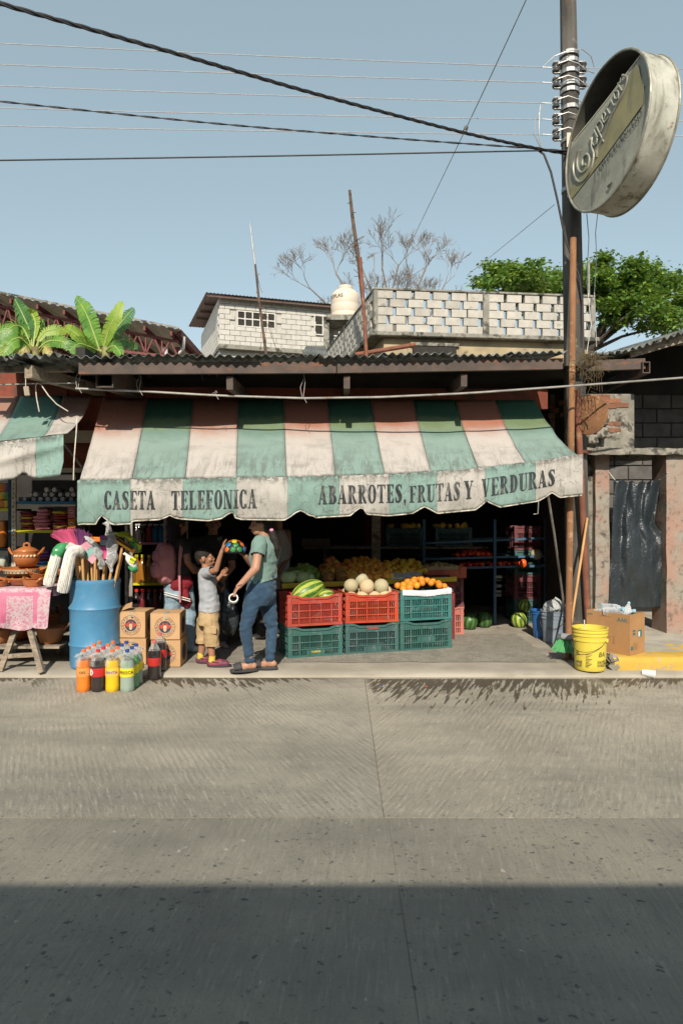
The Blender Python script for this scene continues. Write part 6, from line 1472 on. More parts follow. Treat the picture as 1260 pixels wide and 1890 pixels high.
pl_red = plast('red_crate_plastic', (.42, .06, .04)); pl_or = plast('orange_red_crate_plastic', (.46, .06, .025)); pl_teal = plast('teal_crate_plastic', (.045, .175, .165)); pl_dg = plast('dark_green_crate_plastic', (.045, .13, .115)); pl_dg2 = plast('grey_green_crate_plastic', (.05, .115, .11)); pl_mar = plast('maroon_crate_plastic', (.16, .05, .055)); pl_sal = plast('salmon_crate_plastic', (.48, .17, .13))
def crate_at(l, r, z, **k):
 a = G(*l, SZ); b = G(*r, SZ); w_ = (b - a).length; rz = math.atan2(b.y - a.y, b.x - a.x); d_ = .40
 back = Vector((-math.sin(rz), math.cos(rz), 0)); c = (a + b) / 2 + back * d_ / 2; c.z = z; return c, w_ - .006, d_, rz
CH = .325; crs = []
spec = [((531, 1216), (633, 1209), pl_dg, pl_red, 'dark green crate under the red watermelon crate', 'bright red crate holding a striped watermelon, left of the orange-red one', 2, 0),
  ((637, 1208), (736, 1203), pl_dg2, pl_or, 'dark green crate with faded red scrawl under the cantaloupe crate', 'orange-red crate heaped with cantaloupes, middle of the row', 2, 0),
  ((738, 1202.5), (834, 1196), pl_dg, pl_teal, 'dark green crate with a blank centre panel under the teal crate', 'teal crate lined with white plastic and filled with oranges', 1, 0)]
for l, r, m1, m2_, la, lb, mp, mq in spec:
 c, w_, d_, rz = crate_at(l, r, SZ); bot = crate('fruit_crate', la, w_, d_, CH, m1, c, rz, 'crates of fruit at the shop front', mp)
 up = crate('fruit_crate', lb, w_ - .006, d_, CH, m2_, c + Vector((random.uniform(-.008, .008), -.004, CH + .002)), rz + random.uniform(-.02, .02), 'crates of fruit at the shop front', mq); crs.append((c, rz, w_, d_, bot, up))
# faint lettering on crates
def crate_text(par, txt, size, w_, d_, x, z, mat): me = text_mesh(txt, size); wrap_mesh(me, lambda q: Vector((x + q.x, -d_ / 2 - .0065 + .0, z + q.y))); me.materials.append(mat); put('lettering', me, None, par)
m_whitep = M('white_stencil', (.62, .64, .62), (.4, .45, .45), 30, .8, 0, dirt=(.1, .2, .2), damt=(.5, .6), dscale=30)
crate_text(crs[2][5], 'PALTAR', .05, crs[2][2], crs[2][3], .02, .27, m_whitep); crate_text(crs[1][4], 'Yamile', .05, crs[1][2], crs[1][3], .0, .272, m_redp); crate_text(crs[1][5], 'CRUZ', .04, crs[1][2], crs[1][3], .0, .262, m_redp); crate_text(crs[0][4], 'TOMATE', .026, crs[0][2], crs[0][3], .0, .055, m_yel)
# ------------------------------------------------------------------ fruit
def ribbed(name, cols, scale=9, dist=.6, kind='melon', rough=.4):
 m, nt, b, tc = base_mat(name); v = tc.outputs['Object']
 if kind == 'melon':
  sp = nt.nodes.new('ShaderNodeSeparateXYZ'); nt.links.new(v, sp.inputs[0])
  at = _math(nt, 'ARCTAN2', sp.outputs[1], sp.outputs[2]);
  wob = _math(nt, 'MULTIPLY', _noise(nt, v, 14, 4, .6), 1.3)
  st = _math(nt, 'SINE', _math(nt, 'ADD', _math(nt, 'MULTIPLY', at, 9), _math(nt, 'MULTIPLY', wob, 2.6)))
  c = _mix(nt, cols[0], cols[1], _ramp(nt, st, -.25, .55)); c = _mix(nt, c, cols[2], _math(nt, 'MULTIPLY', _ramp(nt, _noise(nt, v, 45, 4, .7), .48, .6), .45))
 else:
  vo = nt.nodes.new('ShaderNodeTexVoronoi'); vo.feature = 'DISTANCE_TO_EDGE'; vo.inputs['Scale'].default_value = scale; nt.links.new(v, vo.inputs['Vector'])
  c = _mix(nt, cols[0], cols[1], _ramp(nt, vo.outputs['Distance'], .0, .08)); c = _mix(nt, c, cols[2], _ramp(nt, _noise(nt, v, 5), .45, .65)); bump(nt, b, vo.outputs['Distance'], .3, .01)
 nt.links.new(c, b.inputs['Base Color']); b.inputs['Roughness'].default_value = rough; return m
m_wm = ribbed('light_watermelon', [(.05, .14, .02), (.42, .46, .08), (.20, .30, .05)]); m_wmd = ribbed('dark_watermelon', [(.02, .07, .015), (.08, .17, .04), (.04, .10, .02)])
m_cant = ribbed('cantaloupe_skin', [(.62, .50, .34), (.55, .40, .24), (.60, .44, .27)], 60, kind='net', rough=.8); m_cant2 = ribbed('grey_cantaloupe_skin', [(.48, .43, .30), (.38, .36, .22), (.42, .36, .22)], 60, kind='net', rough=.8)
m_orange = M('orange_peel', (.72, .30, .03), (.62, .22, .02), 5, .45, .25, 220, hue=.012, var=.10)
m_mango = M('ripe_mango', (.90, .46, .07), (.80, .28, .05), 7, .45, .1, 60, hue=.02, var=.15); m_redm = M('red_mango', (.60, .17, .05), (.66, .32, .06), 8, .4, .05, 60, hue=.02, var=.15)
m_ymango = M('yellow_mango', (.86, .56, .06), (.74, .40, .04), 7, .45, .05, 60, hue=.02, var=.12); m_tom = M('tomato', (.70, .06, .02), (.60, .08, .02), 6, .25, 0, hue=.01, var=.12)
m_lime = M('green_fruit', (.34, .46, .10), (.22, .34, .06), 9, .5, .1, 60, hue=.02, var=.18); m_cab = M('cabbage_leaf', (.55, .66, .36), (.40, .54, .24), 6, .6, .4, 25, hue=.01, var=.1); m_potato = M('potato_skin', (.45, .31, .13), (.36, .24, .10), 9, .8, .2, 40, var=.15)
def fruit_mesh(name, r, mat, sx=1, sy=1, sz=1, dent=0.0, n=16, k=10):
 mb = MB(); pr = []
 for i in range(k + 1):
  a = -math.pi / 2 + math.pi * i / k; q = max(math.cos(a), .001); z = math.sin(a)
  z -= dent * math.exp(-((q) / .28) ** 2) * (1 if z > 0 else -.6); pr.append((q * r, z * r))
 mb.lathe(pr, (0, 0, 0), n, sx=sx, sy=sy); mb.v = [(x, y, z * sz) for x, y, z in mb.v]; me = mb.mesh(name, smooth='all'); me.materials.append(mat); return me
def fruit(name, me, loc, label, cat, group, rot=None, s=1.0):
 o = put(name, me, None, None, False, loc, rot or (random.uniform(0, 6), random.uniform(0, 6), random.uniform(0, 6)), (s, s, s)); return tag(o, label, cat, group)
def in_crate(i, x, y, z):     # crate-local coordinates of the upper crates
 c, rz, w_, d_, b_, u_ = crs[i]; q = Matrix.Rotation(rz, 3, 'Z') @ Vector((x, y, 0)); return Vector((c.x + q.x, c.y + q.y, SZ + CH + z))
me_w = fruit_mesh('watermelon', .1, m_wm, 1, 1, 1, 0, 24, 16)
o = put('watermelon', me_w, None, None, False, in_crate(0, -.04, -.02, .335), (0, R(-24), crs[0][1] + .1), (1.95, 1.12, 1.12)); tag(o, 'large light striped watermelon lying across the red crate', 'watermelon')
o = put('watermelon', me_w, None, None, False, in_crate(0, .15, -.06, .285), (0, R(-10), .3), (.95, .8, .75)); tag(o, 'smaller light watermelon beside the large one in the red crate', 'watermelon')
me_wd = fruit_mesh('watermelon', .1, m_wmd, 1, 1, 1, 0, 24, 16)
o = put('watermelon', me_wd, None, None, False, in_crate(0, .10, .10, .34), (0, R(60), .3), (1.1, .9, .9)); tag(o, 'dark green watermelon behind the striped one in the red crate', 'watermelon')
me_c = fruit_mesh('cantaloupe', .078, m_cant, 1, 1, .96, .05, 20, 12); me_c2 = fruit_mesh('cantaloupe', .078, m_cant2, 1, 1, .96, .05, 20, 12)
for k_, (x, y, z, mm_, s_) in enumerate(((-.20, -.06, .385, me_c2, 1.0), (-.06, .02, .435, me_c2, 1.05), (-.03, -.09, .375, me_c, 1.08), (.14, -.06, .37, me_c2, 1.08), (-.21, -.10, .25, me_c, 1), (-.09, -.11, .25, me_c, 1), (.05, -.11, .25, me_c, 1), (.17, -.10, .25, me_c, 1), (-.12, .06, .28, me_c2, 1), (.06, .07, .28, me_c2, 1), (.2, .06, .27, me_c2, 1), (-.2, .08, .28, me_c2, 1), (.22, .02, .30, me_c, .9))):
 fruit('cantaloupe', mm_, in_crate(1, x, y, z), ['cantaloupe on the left of the heap in the orange-red crate', 'cantaloupe topmost in the orange-red crate', 'pale cantaloupe in the front middle of the orange-red crate', 'cantaloupe on the right of the heap in the orange-red crate'][k_] if k_ < 4 else 'cantaloupe low in the orange-red crate under the others', 'melon', 'cantaloupes in the orange-red crate', s=s_)
me_o = fruit_mesh('orange', .041, m_orange, 1, 1, .96, .05, 14, 10); rg = random.Random(31)
def heap(me, n, fn, name, label, cat, group, rr, s=(.9, 1.1), tries=60, tilt=None):
 pts = []
 for i in range(n):
  for t in range(tries):
   hu, hv = rg.random(), rg.random(); p = fn(hu, hv)
   if all((p - q).length > rr for q in pts): break
  else: continue
  pts.append(p); fruit(name, me, p, label + ', ' + ['front', 'middle', 'back'][min(2, int(hv * 3))] + ' ' + ['far left', 'left of centre', 'right of centre', 'far right'][min(3, int(hu * 4))], cat, group, s=rg.uniform(*s), rot=tilt and tilt())
 return pts
def oheap(u, v):
 x, y = -.25 + .50 * u, -.16 + .30 * v; z = .325 + .10 * (1 - ((x - .02) / .30) ** 2) * (1 - ((y - .02) / .26) ** 2); return in_crate(2, x, y, z)
heap(me_o, 46, oheap, 'orange', 'orange heaped in the white lined teal crate', 'orange', 'oranges in the teal crate', .066, (.88, 1.12))
# white plastic liner folded over the teal crate
m_liner = M('white_poly_liner', (.66, .68, .70), (.55, .57, .60), 10, .5, .5, 24, sub=None)
ln = thing('plastic_liner', 'white plastic liner folded over the rim of the teal crate', 'liner', in_crate(2, 0, 0, .3))
def linf(u, v):
 c, rz, w_, d_, b_, u_ = crs[2]; x = -w_ / 2 + .02 + (w_ - .03) * u
 y = -d_ / 2 + [.03, .008, -.010, -.014, -.012][min(4, int(round(v * 4)))]; z = CH + [.0, .016, .010, -.02, -.045][min(4, int(round(v * 4)))] - .018 * math.sin(math.pi * u) ** 2 + .006 * mnoise.noise(Vector((u * 12, v * 3, 0)))
 y -= .006 * mnoise.noise(Vector((u * 16, v * 2, 4))) ; return in_crate(2, x, y, z)
MB().grid(linf, 40, 4).build('front_fold', m_liner, ln, smooth='all')
def linr(u, v):
 c, rz, w_, d_, b_, u_ = crs[2]; return in_crate(2, w_ / 2 - [.03, .008, -.012, -.016][min(3, int(round(v * 3)))], -d_ / 2 + d_ * u, CH + [-.0, .02, .01, -.03][min(3, int(round(v * 3)))] + .01 * mnoise.noise(Vector((u * 10, v, 8))))
MB().grid(linr, 20, 3).build('side_fold', m_liner, ln, smooth='all')
# display table behind with yellow edge
m_edge = M('yellow_edge', (.55, .43, .04), (.45, .34, .03), 6, .6, .1, dirt=(.2, .16, .03), damt=(.58, .7)); m_tabl = M('dark_red_panel', (.20, .03, .03), (.14, .025, .025), 5, .7, .1)
tb = thing('fruit_table', 'sloping fruit table with yellow edge and red panel behind the crates', 'table', (.2, 8, SZ))
tl, trr = P(522, 1081, 7.52), P(845, 1068, 8.05); fb = Vector((-.14, .99, 0)).normalized(); ft = (trr - tl).normalized()
def tpt(x, y, h=0.0): q = tl + Vector((ft.x, ft.y, 0)) * x + fb * y; return Vector((q.x, q.y, tl.z - .012 + (trr.z - tl.z) * x / 2.05 + .13 * y + h))
mb = MB(); mb.add([tpt(0, 0, 0), tpt(2.05, 0, 0), tpt(2.05, .95, 0), tpt(0, .95, 0), tpt(0, 0, -.03), tpt(2.05, 0, -.03), tpt(2.05, .95, -.03), tpt(0, .95, -.03)], [(0, 1, 2, 3), (7, 6, 5, 4), (0, 4, 5, 1), (1, 5, 6, 2), (2, 6, 7, 3), (3, 7, 4, 0)]); mb.build('top_board', m_tabl, tb)
mb = MB(); mb.beam(tpt(-.01, -.012, .012), tpt(2.06, -.012, .012), .02, .055); mb.build('edge_strip', m_edge, tb)
mb = MB(); mb.add([tpt(0, .02, -.03), tpt(2.05, .02, -.03), Vector((*tpt(2.05, .02).xy, SZ)), Vector((*tpt(0, .02).xy, SZ))], [(0, 1, 2, 3)]); mb.add([tpt(0, .02, -.03), tpt(0, .9, -.03), Vector((*tpt(0, .9).xy, SZ)), Vector((*tpt(0, .02).xy, SZ))], [(3, 2, 1, 0)]); mb.build('front_panel', m_tabl, tb)
def on_table(px, y, h):       # px across the photo, y metres up the slope
 f = (px - 522) / (845 - 522) * 2.05; return tpt(f, y, h)
# cabbages with wrapped leaves
def cabbage(loc, r, label):
 t_ = thing('cabbage', label, 'cabbage', loc, random.uniform(0, 6), 'cabbages on the fruit table'); me = fruit_mesh('head', r * .93, m_cab, 1, 1, .92, 0, 16, 10); put('head', me, None, t_)
 for i in range(7):
  a = i * 2.4; mb = MB();
  def lf(u, v): th = a + (u - .5) * 1.7; ph = -.5 + v * 1.55; rr = r * (1 + .06 * math.sin(v * 3) + .05 * mnoise.noise(Vector((u * 5, v * 5, i)))) ; return (rr * math.cos(ph) * math.cos(th), rr * math.cos(ph) * math.sin(th), rr * math.sin(ph) * .95)
  mb.grid(lf, 8, 7); mb.build('leaf', m_cab, t_, world=False, smooth='all')
for k_, (px, y, r) in enumerate(((533, .08, .085), (557, .07, .08), (546, .20, .075), (571, .14, .06))):
 cabbage(on_table(px, y, r * .9), r, ['pale cabbage at the left end of the fruit table', 'cabbage with its cut stem outward, second along the yellow edge', 'cabbage behind the first two on the fruit table', 'small cabbage beside the pineapples on the fruit table'][k_])
me_l = fruit_mesh('green_fruit', .042, m_lime, 1, .9, 1.1, .02, 12, 8)
heap(me_l, 26, lambda u, v: on_table(542 + 48 * u, .22 + .4 * v, .04 + .06 * math.sin(math.pi * u)), 'green_fruit', 'small green fruit heaped behind the cabbages', 'fruit', 'green fruit on the table', .062)
me_r = fruit_mesh('red_mango', .05, m_redm, 1, .9, 1.15, .02, 14, 10)
heap(me_r, 22, lambda u, v: on_table(600 + 36 * u, .18 + .42 * v, .05 + .09 * math.sin(math.pi * u) * (.3 + v)), 'mango', 'reddish mango piled above the pineapples', 'mango', 'red mangoes on the table', .074)
me_m = fruit_mesh('mango', .046, m_mango, 1, .88, 1.2, .02, 14, 10)
heap(me_m, 95, lambda u, v: on_table(640 + 84 * u, .04 + .68 * v, .045 + .09 * v * (1 - abs(2 * u - 1) ** 3)), 'mango', 'orange mango in the big pile on the fruit table', 'mango', 'orange mangoes on the table', .068)
me_y = fruit_mesh('mango', .044, m_ymango, .95, .85, 1.45, .0, 14, 10)
heap(me_y, 34, lambda u, v: on_table(728 + 66 * u, .22 + .45 * v, .045 + .05 * v), 'mango', 'yellow mango piled behind the white tray', 'mango', 'yellow mangoes on the table', .07)
MB().box(on_table(752, .13, .035), (.40, .22, .035), rot=Euler((R(12), 0, .12))).build('tray_base', m_liner)
o = bpy.data.objects['tray_base']; o.name = 'foam_tray'; tag(o, 'white foam tray among the yellow mangoes on the fruit table', 'tray')
me_p = fruit_mesh('potato', .036, m_potato, 1.1, .9, .9, 0, 10, 7)
# pineapples lying with their base outward
m_pine = M('pineapple_skin', (.36, .20, .07), (.24, .13, .05), 25, .8, .4, 60); m_pleaf = leaf_mat('pineapple_leaf', (.10, .20, .06), (.16, .26, .09), .15)
def pineapple(loc, label):
 t_ = thing('pineapple', label, 'pineapple', loc, 0, 'pineapples on the fruit table'); mb = MB(); mb.ell((0, 0, 0), (.065, .10, .065), 16, 10); mb.build('fruit_body', m_pine, t_, world=False, smooth='all')
 rg_ = random.Random(int(loc.x * 999)); sc_ = MB()
 for i in range(110):
  z = rg_.uniform(-1, 1); a = rg_.uniform(0, 6.28); q = math.sqrt(1 - z * z); d_ = Vector((q * math.cos(a), z, q * math.sin(a))); p = Vector((d_.x * .066, d_.y * .10, d_.z * .066)); s_ = d_.cross(Vector((0, 0, 1))).normalized() * .009
  sc_.add([p + s_, p - s_, p + d_ * .016 + Vector((0, .004, 0))], [(0, 1, 2)]); sc_.add([p + s_.cross(d_), p - s_.cross(d_), p + d_ * .018], [(0, 1, 2)])
 o = sc_.build('scales', m_pine, t_, world=False); o['kind'] = 'stuff'; lf = MB()
 for i in range(16):
  a = rg_.uniform(0, 6.28); d_ = Vector((math.cos(a) * .8, .6, math.sin(a) * .8)).normalized(); b_ = Vector((0, .09, 0)); s_ = d_.cross(Vector((0, 1, 0))).normalized() * .014; L_ = rg_.uniform(.08, .14); lf.add([b_ + s_, b_ - s_, b_ + d_ * L_ * .6 - s_ * .7, b_ + d_ * L_, b_ + d_ * L_ * .6 + s_ * .7], [(0, 1, 2, 3, 4)])
 lf.build('crown_leaves', m_pleaf, t_, world=False)
pineapple(on_table(604, .07, .07), 'pineapple lying base outward on the yellow edge, left one'); pineapple(on_table(627, .07, .07), 'pineapple lying base outward on the yellow edge, beside the mangoes')
# stacked maroon crates with a salmon one beneath and a red tray of yellow fruit on top
cb = G(853, 1172, SZ); rzc = R(8)
for k_, (mt, la) in enumerate(((pl_sal, 'salmon pink crate at the bottom of the stack behind the oranges'), (pl_mar, 'maroon crate standing on the salmon one behind the oranges'))):
 crate('fruit_crate', la, .56, .38, .345, mt, Vector((cb.x - .28, cb.y + .19, SZ + k_ * .347)), rzc, 'stacked crates inside the shop')
tz = SZ + .70; tc_ = Vector((cb.x - .26, cb.y + .15, tz)); tr_ = thing('fruit_tray', 'low red plastic tray lined with brown paper on top of the maroon crates', 'tray', tc_, rzc); pl_tr = plast('red_tray_plastic', (.46, .10, .05))
mb = MB()
for (c_, s_) in (((0, -.2, .05), (.56, .012, .10)), ((0, .2, .05), (.56, .012, .10)), ((-.274, 0, .05), (.012, .39, .10)), ((.274, 0, .05), (.012, .39, .10)), ((0, 0, .006), (.54, .39, .008))): MB().box(c_, s_).build('side' if s_[2] > .05 else 'floor', pl_tr, tr_, world=False)
for sx_ in (-1, 1): MB().box((sx_ * .235, -.208, .09), (.09, .016, .1)).build('corner', pl_tr, tr_, world=False, bevel=.01)
MB().box((0, -.209, .035), (.26, .014, .014)).build('handle_bar', pl_tr, tr_, world=False, bevel=.004)
m_paper = M('kraft_paper', (.42, .30, .18), (.34, .24, .14), 5, .9, .4, 12)
MB().box((0, -.185, .095), (.44, .004, .09), rot=Euler((R(-6), 0, 0))).build('paper_liner', m_paper, tr_, world=False)
heap(me_p, 34, lambda u, v: tc_ + Vector((-.24 + .48 * u, -.14 + .3 * v, .10 + .04 * math.sin(math.pi * u))), 'yellow_fruit', 'small yellowish fruit in the paper lined red tray', 'fruit', 'yellow fruit in the red tray', .054)
# ------------------------------------------------------------------ dim rack at the back with tomatoes, melons on the floor
m_blr = gloss('blue_painted_steel', (.06, .14, .22), .4)
rk = thing('steel_rack', 'blue steel rack with tomatoes in the dim back of the shop', 'rack', (2, 9.4, SZ))
RYf, RYb = 9.15, 9.75
for py in (1050, 1032, 1003):
 for yy in (RYf, RYb): a, b_ = P(780, py, RYf), P(1010, py - (6 if py > 1010 else 10), RYf); a.y = b_.y = yy; mb = MB(); mb.beam(a, b_, .025, .03); mb.build('rail', m_blr, rk)
for px in (912, 1006, 782):
 q = P(px, 0, RYf); mb = MB(); mb.beam((q.x, RYf - .016, SZ), (q.x, RYf - .016, 1.45), .035, .03); mb.build('leg', m_blr, rk)
for py in (1052, 1034):
 a = P(780, py, RYf); b_ = P(1010, py - 6, RYf); mb = MB(); mb.add([a, b_, b_ + Vector((0, .6, 0)), a + Vector((0, .6, 0))], [(0, 1, 2, 3)]); mb.build('shelf_board', m_dark, rk)
me_t = fruit_mesh('tomato', .036, m_tom, 1, 1, .85, .08, 12, 8)
def shelf_pt(px, py, y, h): q = P(px, py, RYf); return Vector((q.x, RYf + y, q.z + h))
heap(me_t, 60, lambda u, v: shelf_pt(842 + 66 * u, 1031 - 2 * u, .03 + .45 * v, .035 + .07 * math.sin(math.pi * u) * (.3 + v)), 'tomato', 'red tomato heaped on the upper rail of the dim rack', 'tomato', 'tomatoes on the upper shelf of the rack', .058)
heap(me_t, 60, lambda u, v: shelf_pt(850 + 118 * u, 1049 - 4 * u, .03 + .4 * v, .035 + .03 * v), 'tomato', 'red tomato on the lower shelf of the dim rack', 'tomato', 'tomatoes on the lower shelf of the rack', .058)
for k_, (px, py, d, s_, me_, la) in enumerate(((866, 1128, 8.75, 1.0, me_wd, 'dark watermelon on the shop floor beside the crate stack'), (893, 1127, 8.9, 1.0, me_wd, 'dark watermelon on the shop floor left of the rack leg'), (957, 1118, 8.9, 1.0, me_w, 'light striped watermelon on the shop floor right of the rack leg'), (967, 1094, 9.0, .8, me_w, 'small watermelon resting on top of the striped one by the rack'))):
 q = P(px, py, d); z = SZ + .098 * s_ if k_ < 3 else SZ + .27; o = put('watermelon', me_, None, None, False, Vector((q.x, d, z)), (0, R(80), random.random() * 3), (s_ * 1.1, s_, s_)); tag(o, la, 'watermelon', 'watermelons on the shop floor')
bag = fruit_mesh('net_bag', .06, m_tom, .8, .8, 1.0, 0, 14, 10); o = put('tomato_bag', bag, None, None, False, P(965, 1040, 9.05), (0, 0, 0)); tag(o, 'net bag of tomatoes hanging on the front rail of the rack', 'bag')
o = put('melon', me_c2, None, None, False, P(989, 1023, 9.2), (0, 0, 0), (1, 1, 1)); tag(o, 'single melon on the top of the dim rack at the right', 'melon')
for k_, (px, la) in enumerate(((745, 'dark crate with yellow fruit on the high shelf in the dim back, left one'), (835, 'dark crate on the high shelf in the dim back, right one'))):
 q = P(px, 1008, 9.4); c = crate('fruit_crate', la, .5, .36, .26, pl_dg2, Vector((q.x, 9.5, q.z)), 0, 'crates on the back shelf')
 heap(me_y, 7, lambda u, v: Vector((q.x - .2 + .4 * u, 9.38 + .2 * v, q.z + .27)), 'yellow_fruit', f'yellow fruit in the {["left", "right"][k_]} dark crate on the back shelf', 'fruit', 'fruit on the back shelf', .08)
sh2 = thing('wall_shelf', 'long dark shelf along the back wall of the shop', 'shelf', (1.5, 9.6, SZ)); mb = MB(); a = P(560, 1009, 9.3); b_ = P(900, 1009, 9.3); mb.span((a.x, 9.3, a.z - .03), (b_.x, 9.8, a.z)); mb.build('board', m_oldwood, sh2)
for px in (600, 690, 780): q = P(px, 0, 9.7); MB().span((q.x - .03, 9.66, SZ), (q.x + .03, 9.74, a.z - .032)).build('post', m_oldwood, sh2)
for k_, (z, mt, la) in enumerate(((SZ, pl_dg2, 'dark green crate on the floor behind the grey bucket'), (SZ + .33, pl_mar, 'dark red crate second from the floor behind the grey bucket'), (SZ + .66, pl_dg, 'dark teal crate third from the floor behind the grey bucket'), (SZ + .99, pl_mar, 'dark red crate topmost of the stack behind the awning strut'))):
 q = P(1012, 0, 9.0); crate('fruit_crate', la, .5, .36, .325, mt, Vector((min(q.x + .12, RX - .2), 9.5, z)), R(90), 'crates stacked by the right wall')
MB().box(Vector((P(690, 0, 10.98).x, 10.985, P(0, 965, 10.98).z)), (.3, .02, .8)).build('wall_board', m_tabl); o = bpy.data.objects['wall_board']; tag(o, 'dim reddish board on the back wall above the mangoes', 'board')
m_cbd = M('printed_carton', (.30, .22, .16), (.24, .18, .13), 5, .8); q = Vector((P(583, 0, 9.5).x, 9.5, P(560, 1009, 9.3).z + .052))
MB().box(q, (.38, .25, .10)).build('shelf_carton', m_cbd); o = bpy.data.objects['shelf_carton']; tag(o, 'flat brown carton on the dim shelf behind the woman', 'box')
post_ = MB(); post_.span(Vector((P(686, 0, 8.7).x, 8.7, SZ)), Vector((P(702, 0, 8.7).x, 8.82, 3.0))); post_.build('roof_post', m_oldwood, shop)
# ------------------------------------------------------------------ yellow bucket, grey bucket, blue bucket
def bucket(name, label, base, r0, r1, h, mat, rings=(.80, .90), handle=True, hmat=None):
 t_ = thing(name, label, 'bucket', base); pf = [(.001, .004), (r0 - .006, .004), (r0, .012)]
 for f in (.2, .4, .6): pf.append((r0 + (r1 - r0) * f, h * f))
 for f in rings: z = h * f; r = r0 + (r1 - r0) * f; pf += [(r, z - .012), (r + .007, z - .009), (r + .007, z + .004), (r + .001, z + .006)]
 pf += [(r1, h - .012), (r1 + .008, h - .010), (r1 + .008, h), (r1 - .003, h), (r1 - .006, h - .02), (r0 - .006, .02), (.001, .015)]
 MB().lathe(pf, (0, 0, 0), 40).build('shell', mat, t_, world=False, smooth=True)
 if handle:
  z = h * .72; r = r0 + (r1 - r0) * .72 + .006; pts = []
  for i in range(17):
   a = math.pi * i / 16; pts.append((-r * math.cos(a) * .995, -.02 - r * math.sin(a) * 1.02, z - .10 * math.sin(a)))
  q = Matrix.Rotation(R(-40), 3, 'Z'); MB().tube([q @ Vector(p) for p in pts], .0028, 6).build('wire_handle', hmat or m_dk, t_, world=False, smooth=True)
  for s_ in (-1, 1): MB().box(q @ Vector((s_ * (r - .002), 0, z)), (.03, .035, .035), rz=R(-40)).build('handle_ear', mat, t_, world=False, bevel=.006)
 return t_
m_yb = M('yellow_bucket_plastic', (.68, .55, .08), (.62, .49, .07), 4, .45, .03, 20, dirt=(.50, .44, .16), damt=(.6, .75), dscale=5)
m_gb = M('grey_bucket_plastic', (.22, .27, .31), (.17, .21, .25), 4, .6, .1, 20, dirt=(.40, .41, .40), damt=(.54, .7), dscale=5, dirt2=(.08, .10, .14), d2amt=(.6, .7), d2scale=6)
m_bb = gloss('blue_bucket_plastic', (.03, .13, .36))
yb_ = G(1088, 1241, SZ); yb_.y += .13; yb_.x = P(1088, 0, yb_.y).x
ybk = bucket('bucket', 'yellow plastic bucket with black print standing on the kerb', yb_, .138, .158, .405, m_yb, (.72, .84, .92))
m_print = M('black_print', (.03, .03, .028), (.10, .09, .03), 26, .7, 0)
def on_cyl(par, me, r, z, ang, mat): wrap_mesh(me, lambda c_: Vector((math.sin(c_.x / r + ang) * (r + .002), -math.cos(c_.x / r + ang) * (r + .002), z + c_.y))); me.materials.append(mat); return put('lettering', me, None, par)
on_cyl(ybk, text_mesh('BA', .062, shear=.25), .147, .165, .42, m_print)
on_cyl(ybk, text_mesh('EL', .05), .147, .17, -1.15, m_print)
for a0, a1, z0, z1 in ((.12, .95, .055, .11), (-1.35, -.85, .05, .10)):
 MB().grid(lambda u, v: (math.sin(a0 + (a1 - a0) * u) * .1468, -math.cos(a0 + (a1 - a0) * u) * .1468, z0 + (z1 - z0) * v), 14, 1).build('printed_patch', M('mottled_print', (.03, .03, .025), (.50, .40, .06), 55, .7, 0), ybk, world=False)
for i in range(9):
 z0 = .05 + .014 * i; MB().grid(lambda u, v: (math.sin(-.62 + (.20 + .1 * (i % 3)) * u) * .1466, -math.cos(-.62 + (.2 + .1 * (i % 3)) * u) * .1466, z0 + .005 * v), 6, 1).build('printed_line', m_print, ybk, world=False)
MB().tube([(-.03, .05, .25), (-.055, .0, .47)], .006, 6).build('straw', m_mop, ybk, world=False); bpy.data.objects['straw'].name = 'white_stick'
gbp = Vector((P(1021, 0, 7.9).x, 7.9, SZ))
gbk = bucket('bucket', 'dirty grey bucket with faded lettering stuffed with plastic beside the rusty post', gbp, .118, .142, .37, m_gb, (.78, .88), True)
on_cyl(gbk, text_mesh('MEXLUB', .062), .128, .19, .1, M('faded_print', (.05, .06, .09), (.16, .19, .22), 30, .8, 0))
MB().grid(lambda u, v: (math.sin(-.75 + 1.7 * u) * .1275, -math.cos(-.75 + 1.7 * u) * .1275, .15 + .085 * v), 16, 1).build('label_patch', M('pale_label', (.33, .34, .35), (.25, .27, .29), 20, .8, 0), gbk, world=False)
lump([(-.08, 0, .33), (-.03, -.02, .40), (.05, .01, .42), (.10, .02, .36)], [.07, .10, .10, .06], .9, 14, 7, .5).build('plastic_bundle', m_film2, gbk, world=False, smooth=True)
bucket('bucket', 'blue bucket half hidden behind the dirty grey bucket', Vector((P(1000, 0, 8.2).x, 8.2, SZ)), .10, .135, .33, m_bb, (.9,), False)
# broom with green bristles leaning, pink dustpan
gb = thing('push_broom', 'broom with green bristles and grey block leaning by the rusty post', 'broom', G(1050, 1205, SZ))
hb = P(1052, 1184, 6.86); MB().tube([hb + Vector((.02, .1, .03)), P(1083, 956, 7.3)], .0125, 8).build('handle', m_stick, gb, smooth=True)
rz_b = R(8); MB().box(hb + Vector((.04, .05, .02)), (.30, .11, .06), rot=Euler((R(-20), R(10), rz_b))).build('block', m_grey, gb, bevel=.012)
mb = MB(); rg = random.Random(3)
for i in range(420):
 u = rg.uniform(-.14, .14); v = rg.uniform(-.045, .045); a = hb + Vector((.04 + u, .05 + v, .0 - u * .17)); b_ = a + Vector((-.035 + u * .35 + rg.gauss(0, .006), -.045 + v * .3 + rg.gauss(0, .006), -.115)); b_.z = max(b_.z, SZ + .004)
 mb.tube([a, a.lerp(b_, .5) + Vector((.004, 0, 0)), b_], [.0022, .0022, .0015], 4, caps=False)
o = mb.build('bristles', gloss('green_bristle', (.12, .42, .17)), gb); o['kind'] = 'stuff'
dp_ = thing('dustpan', 'pink plastic dustpan lying in front of the green broom', 'dustpan', G(1045, 1205, SZ)); q = G(1050, 1203, SZ)
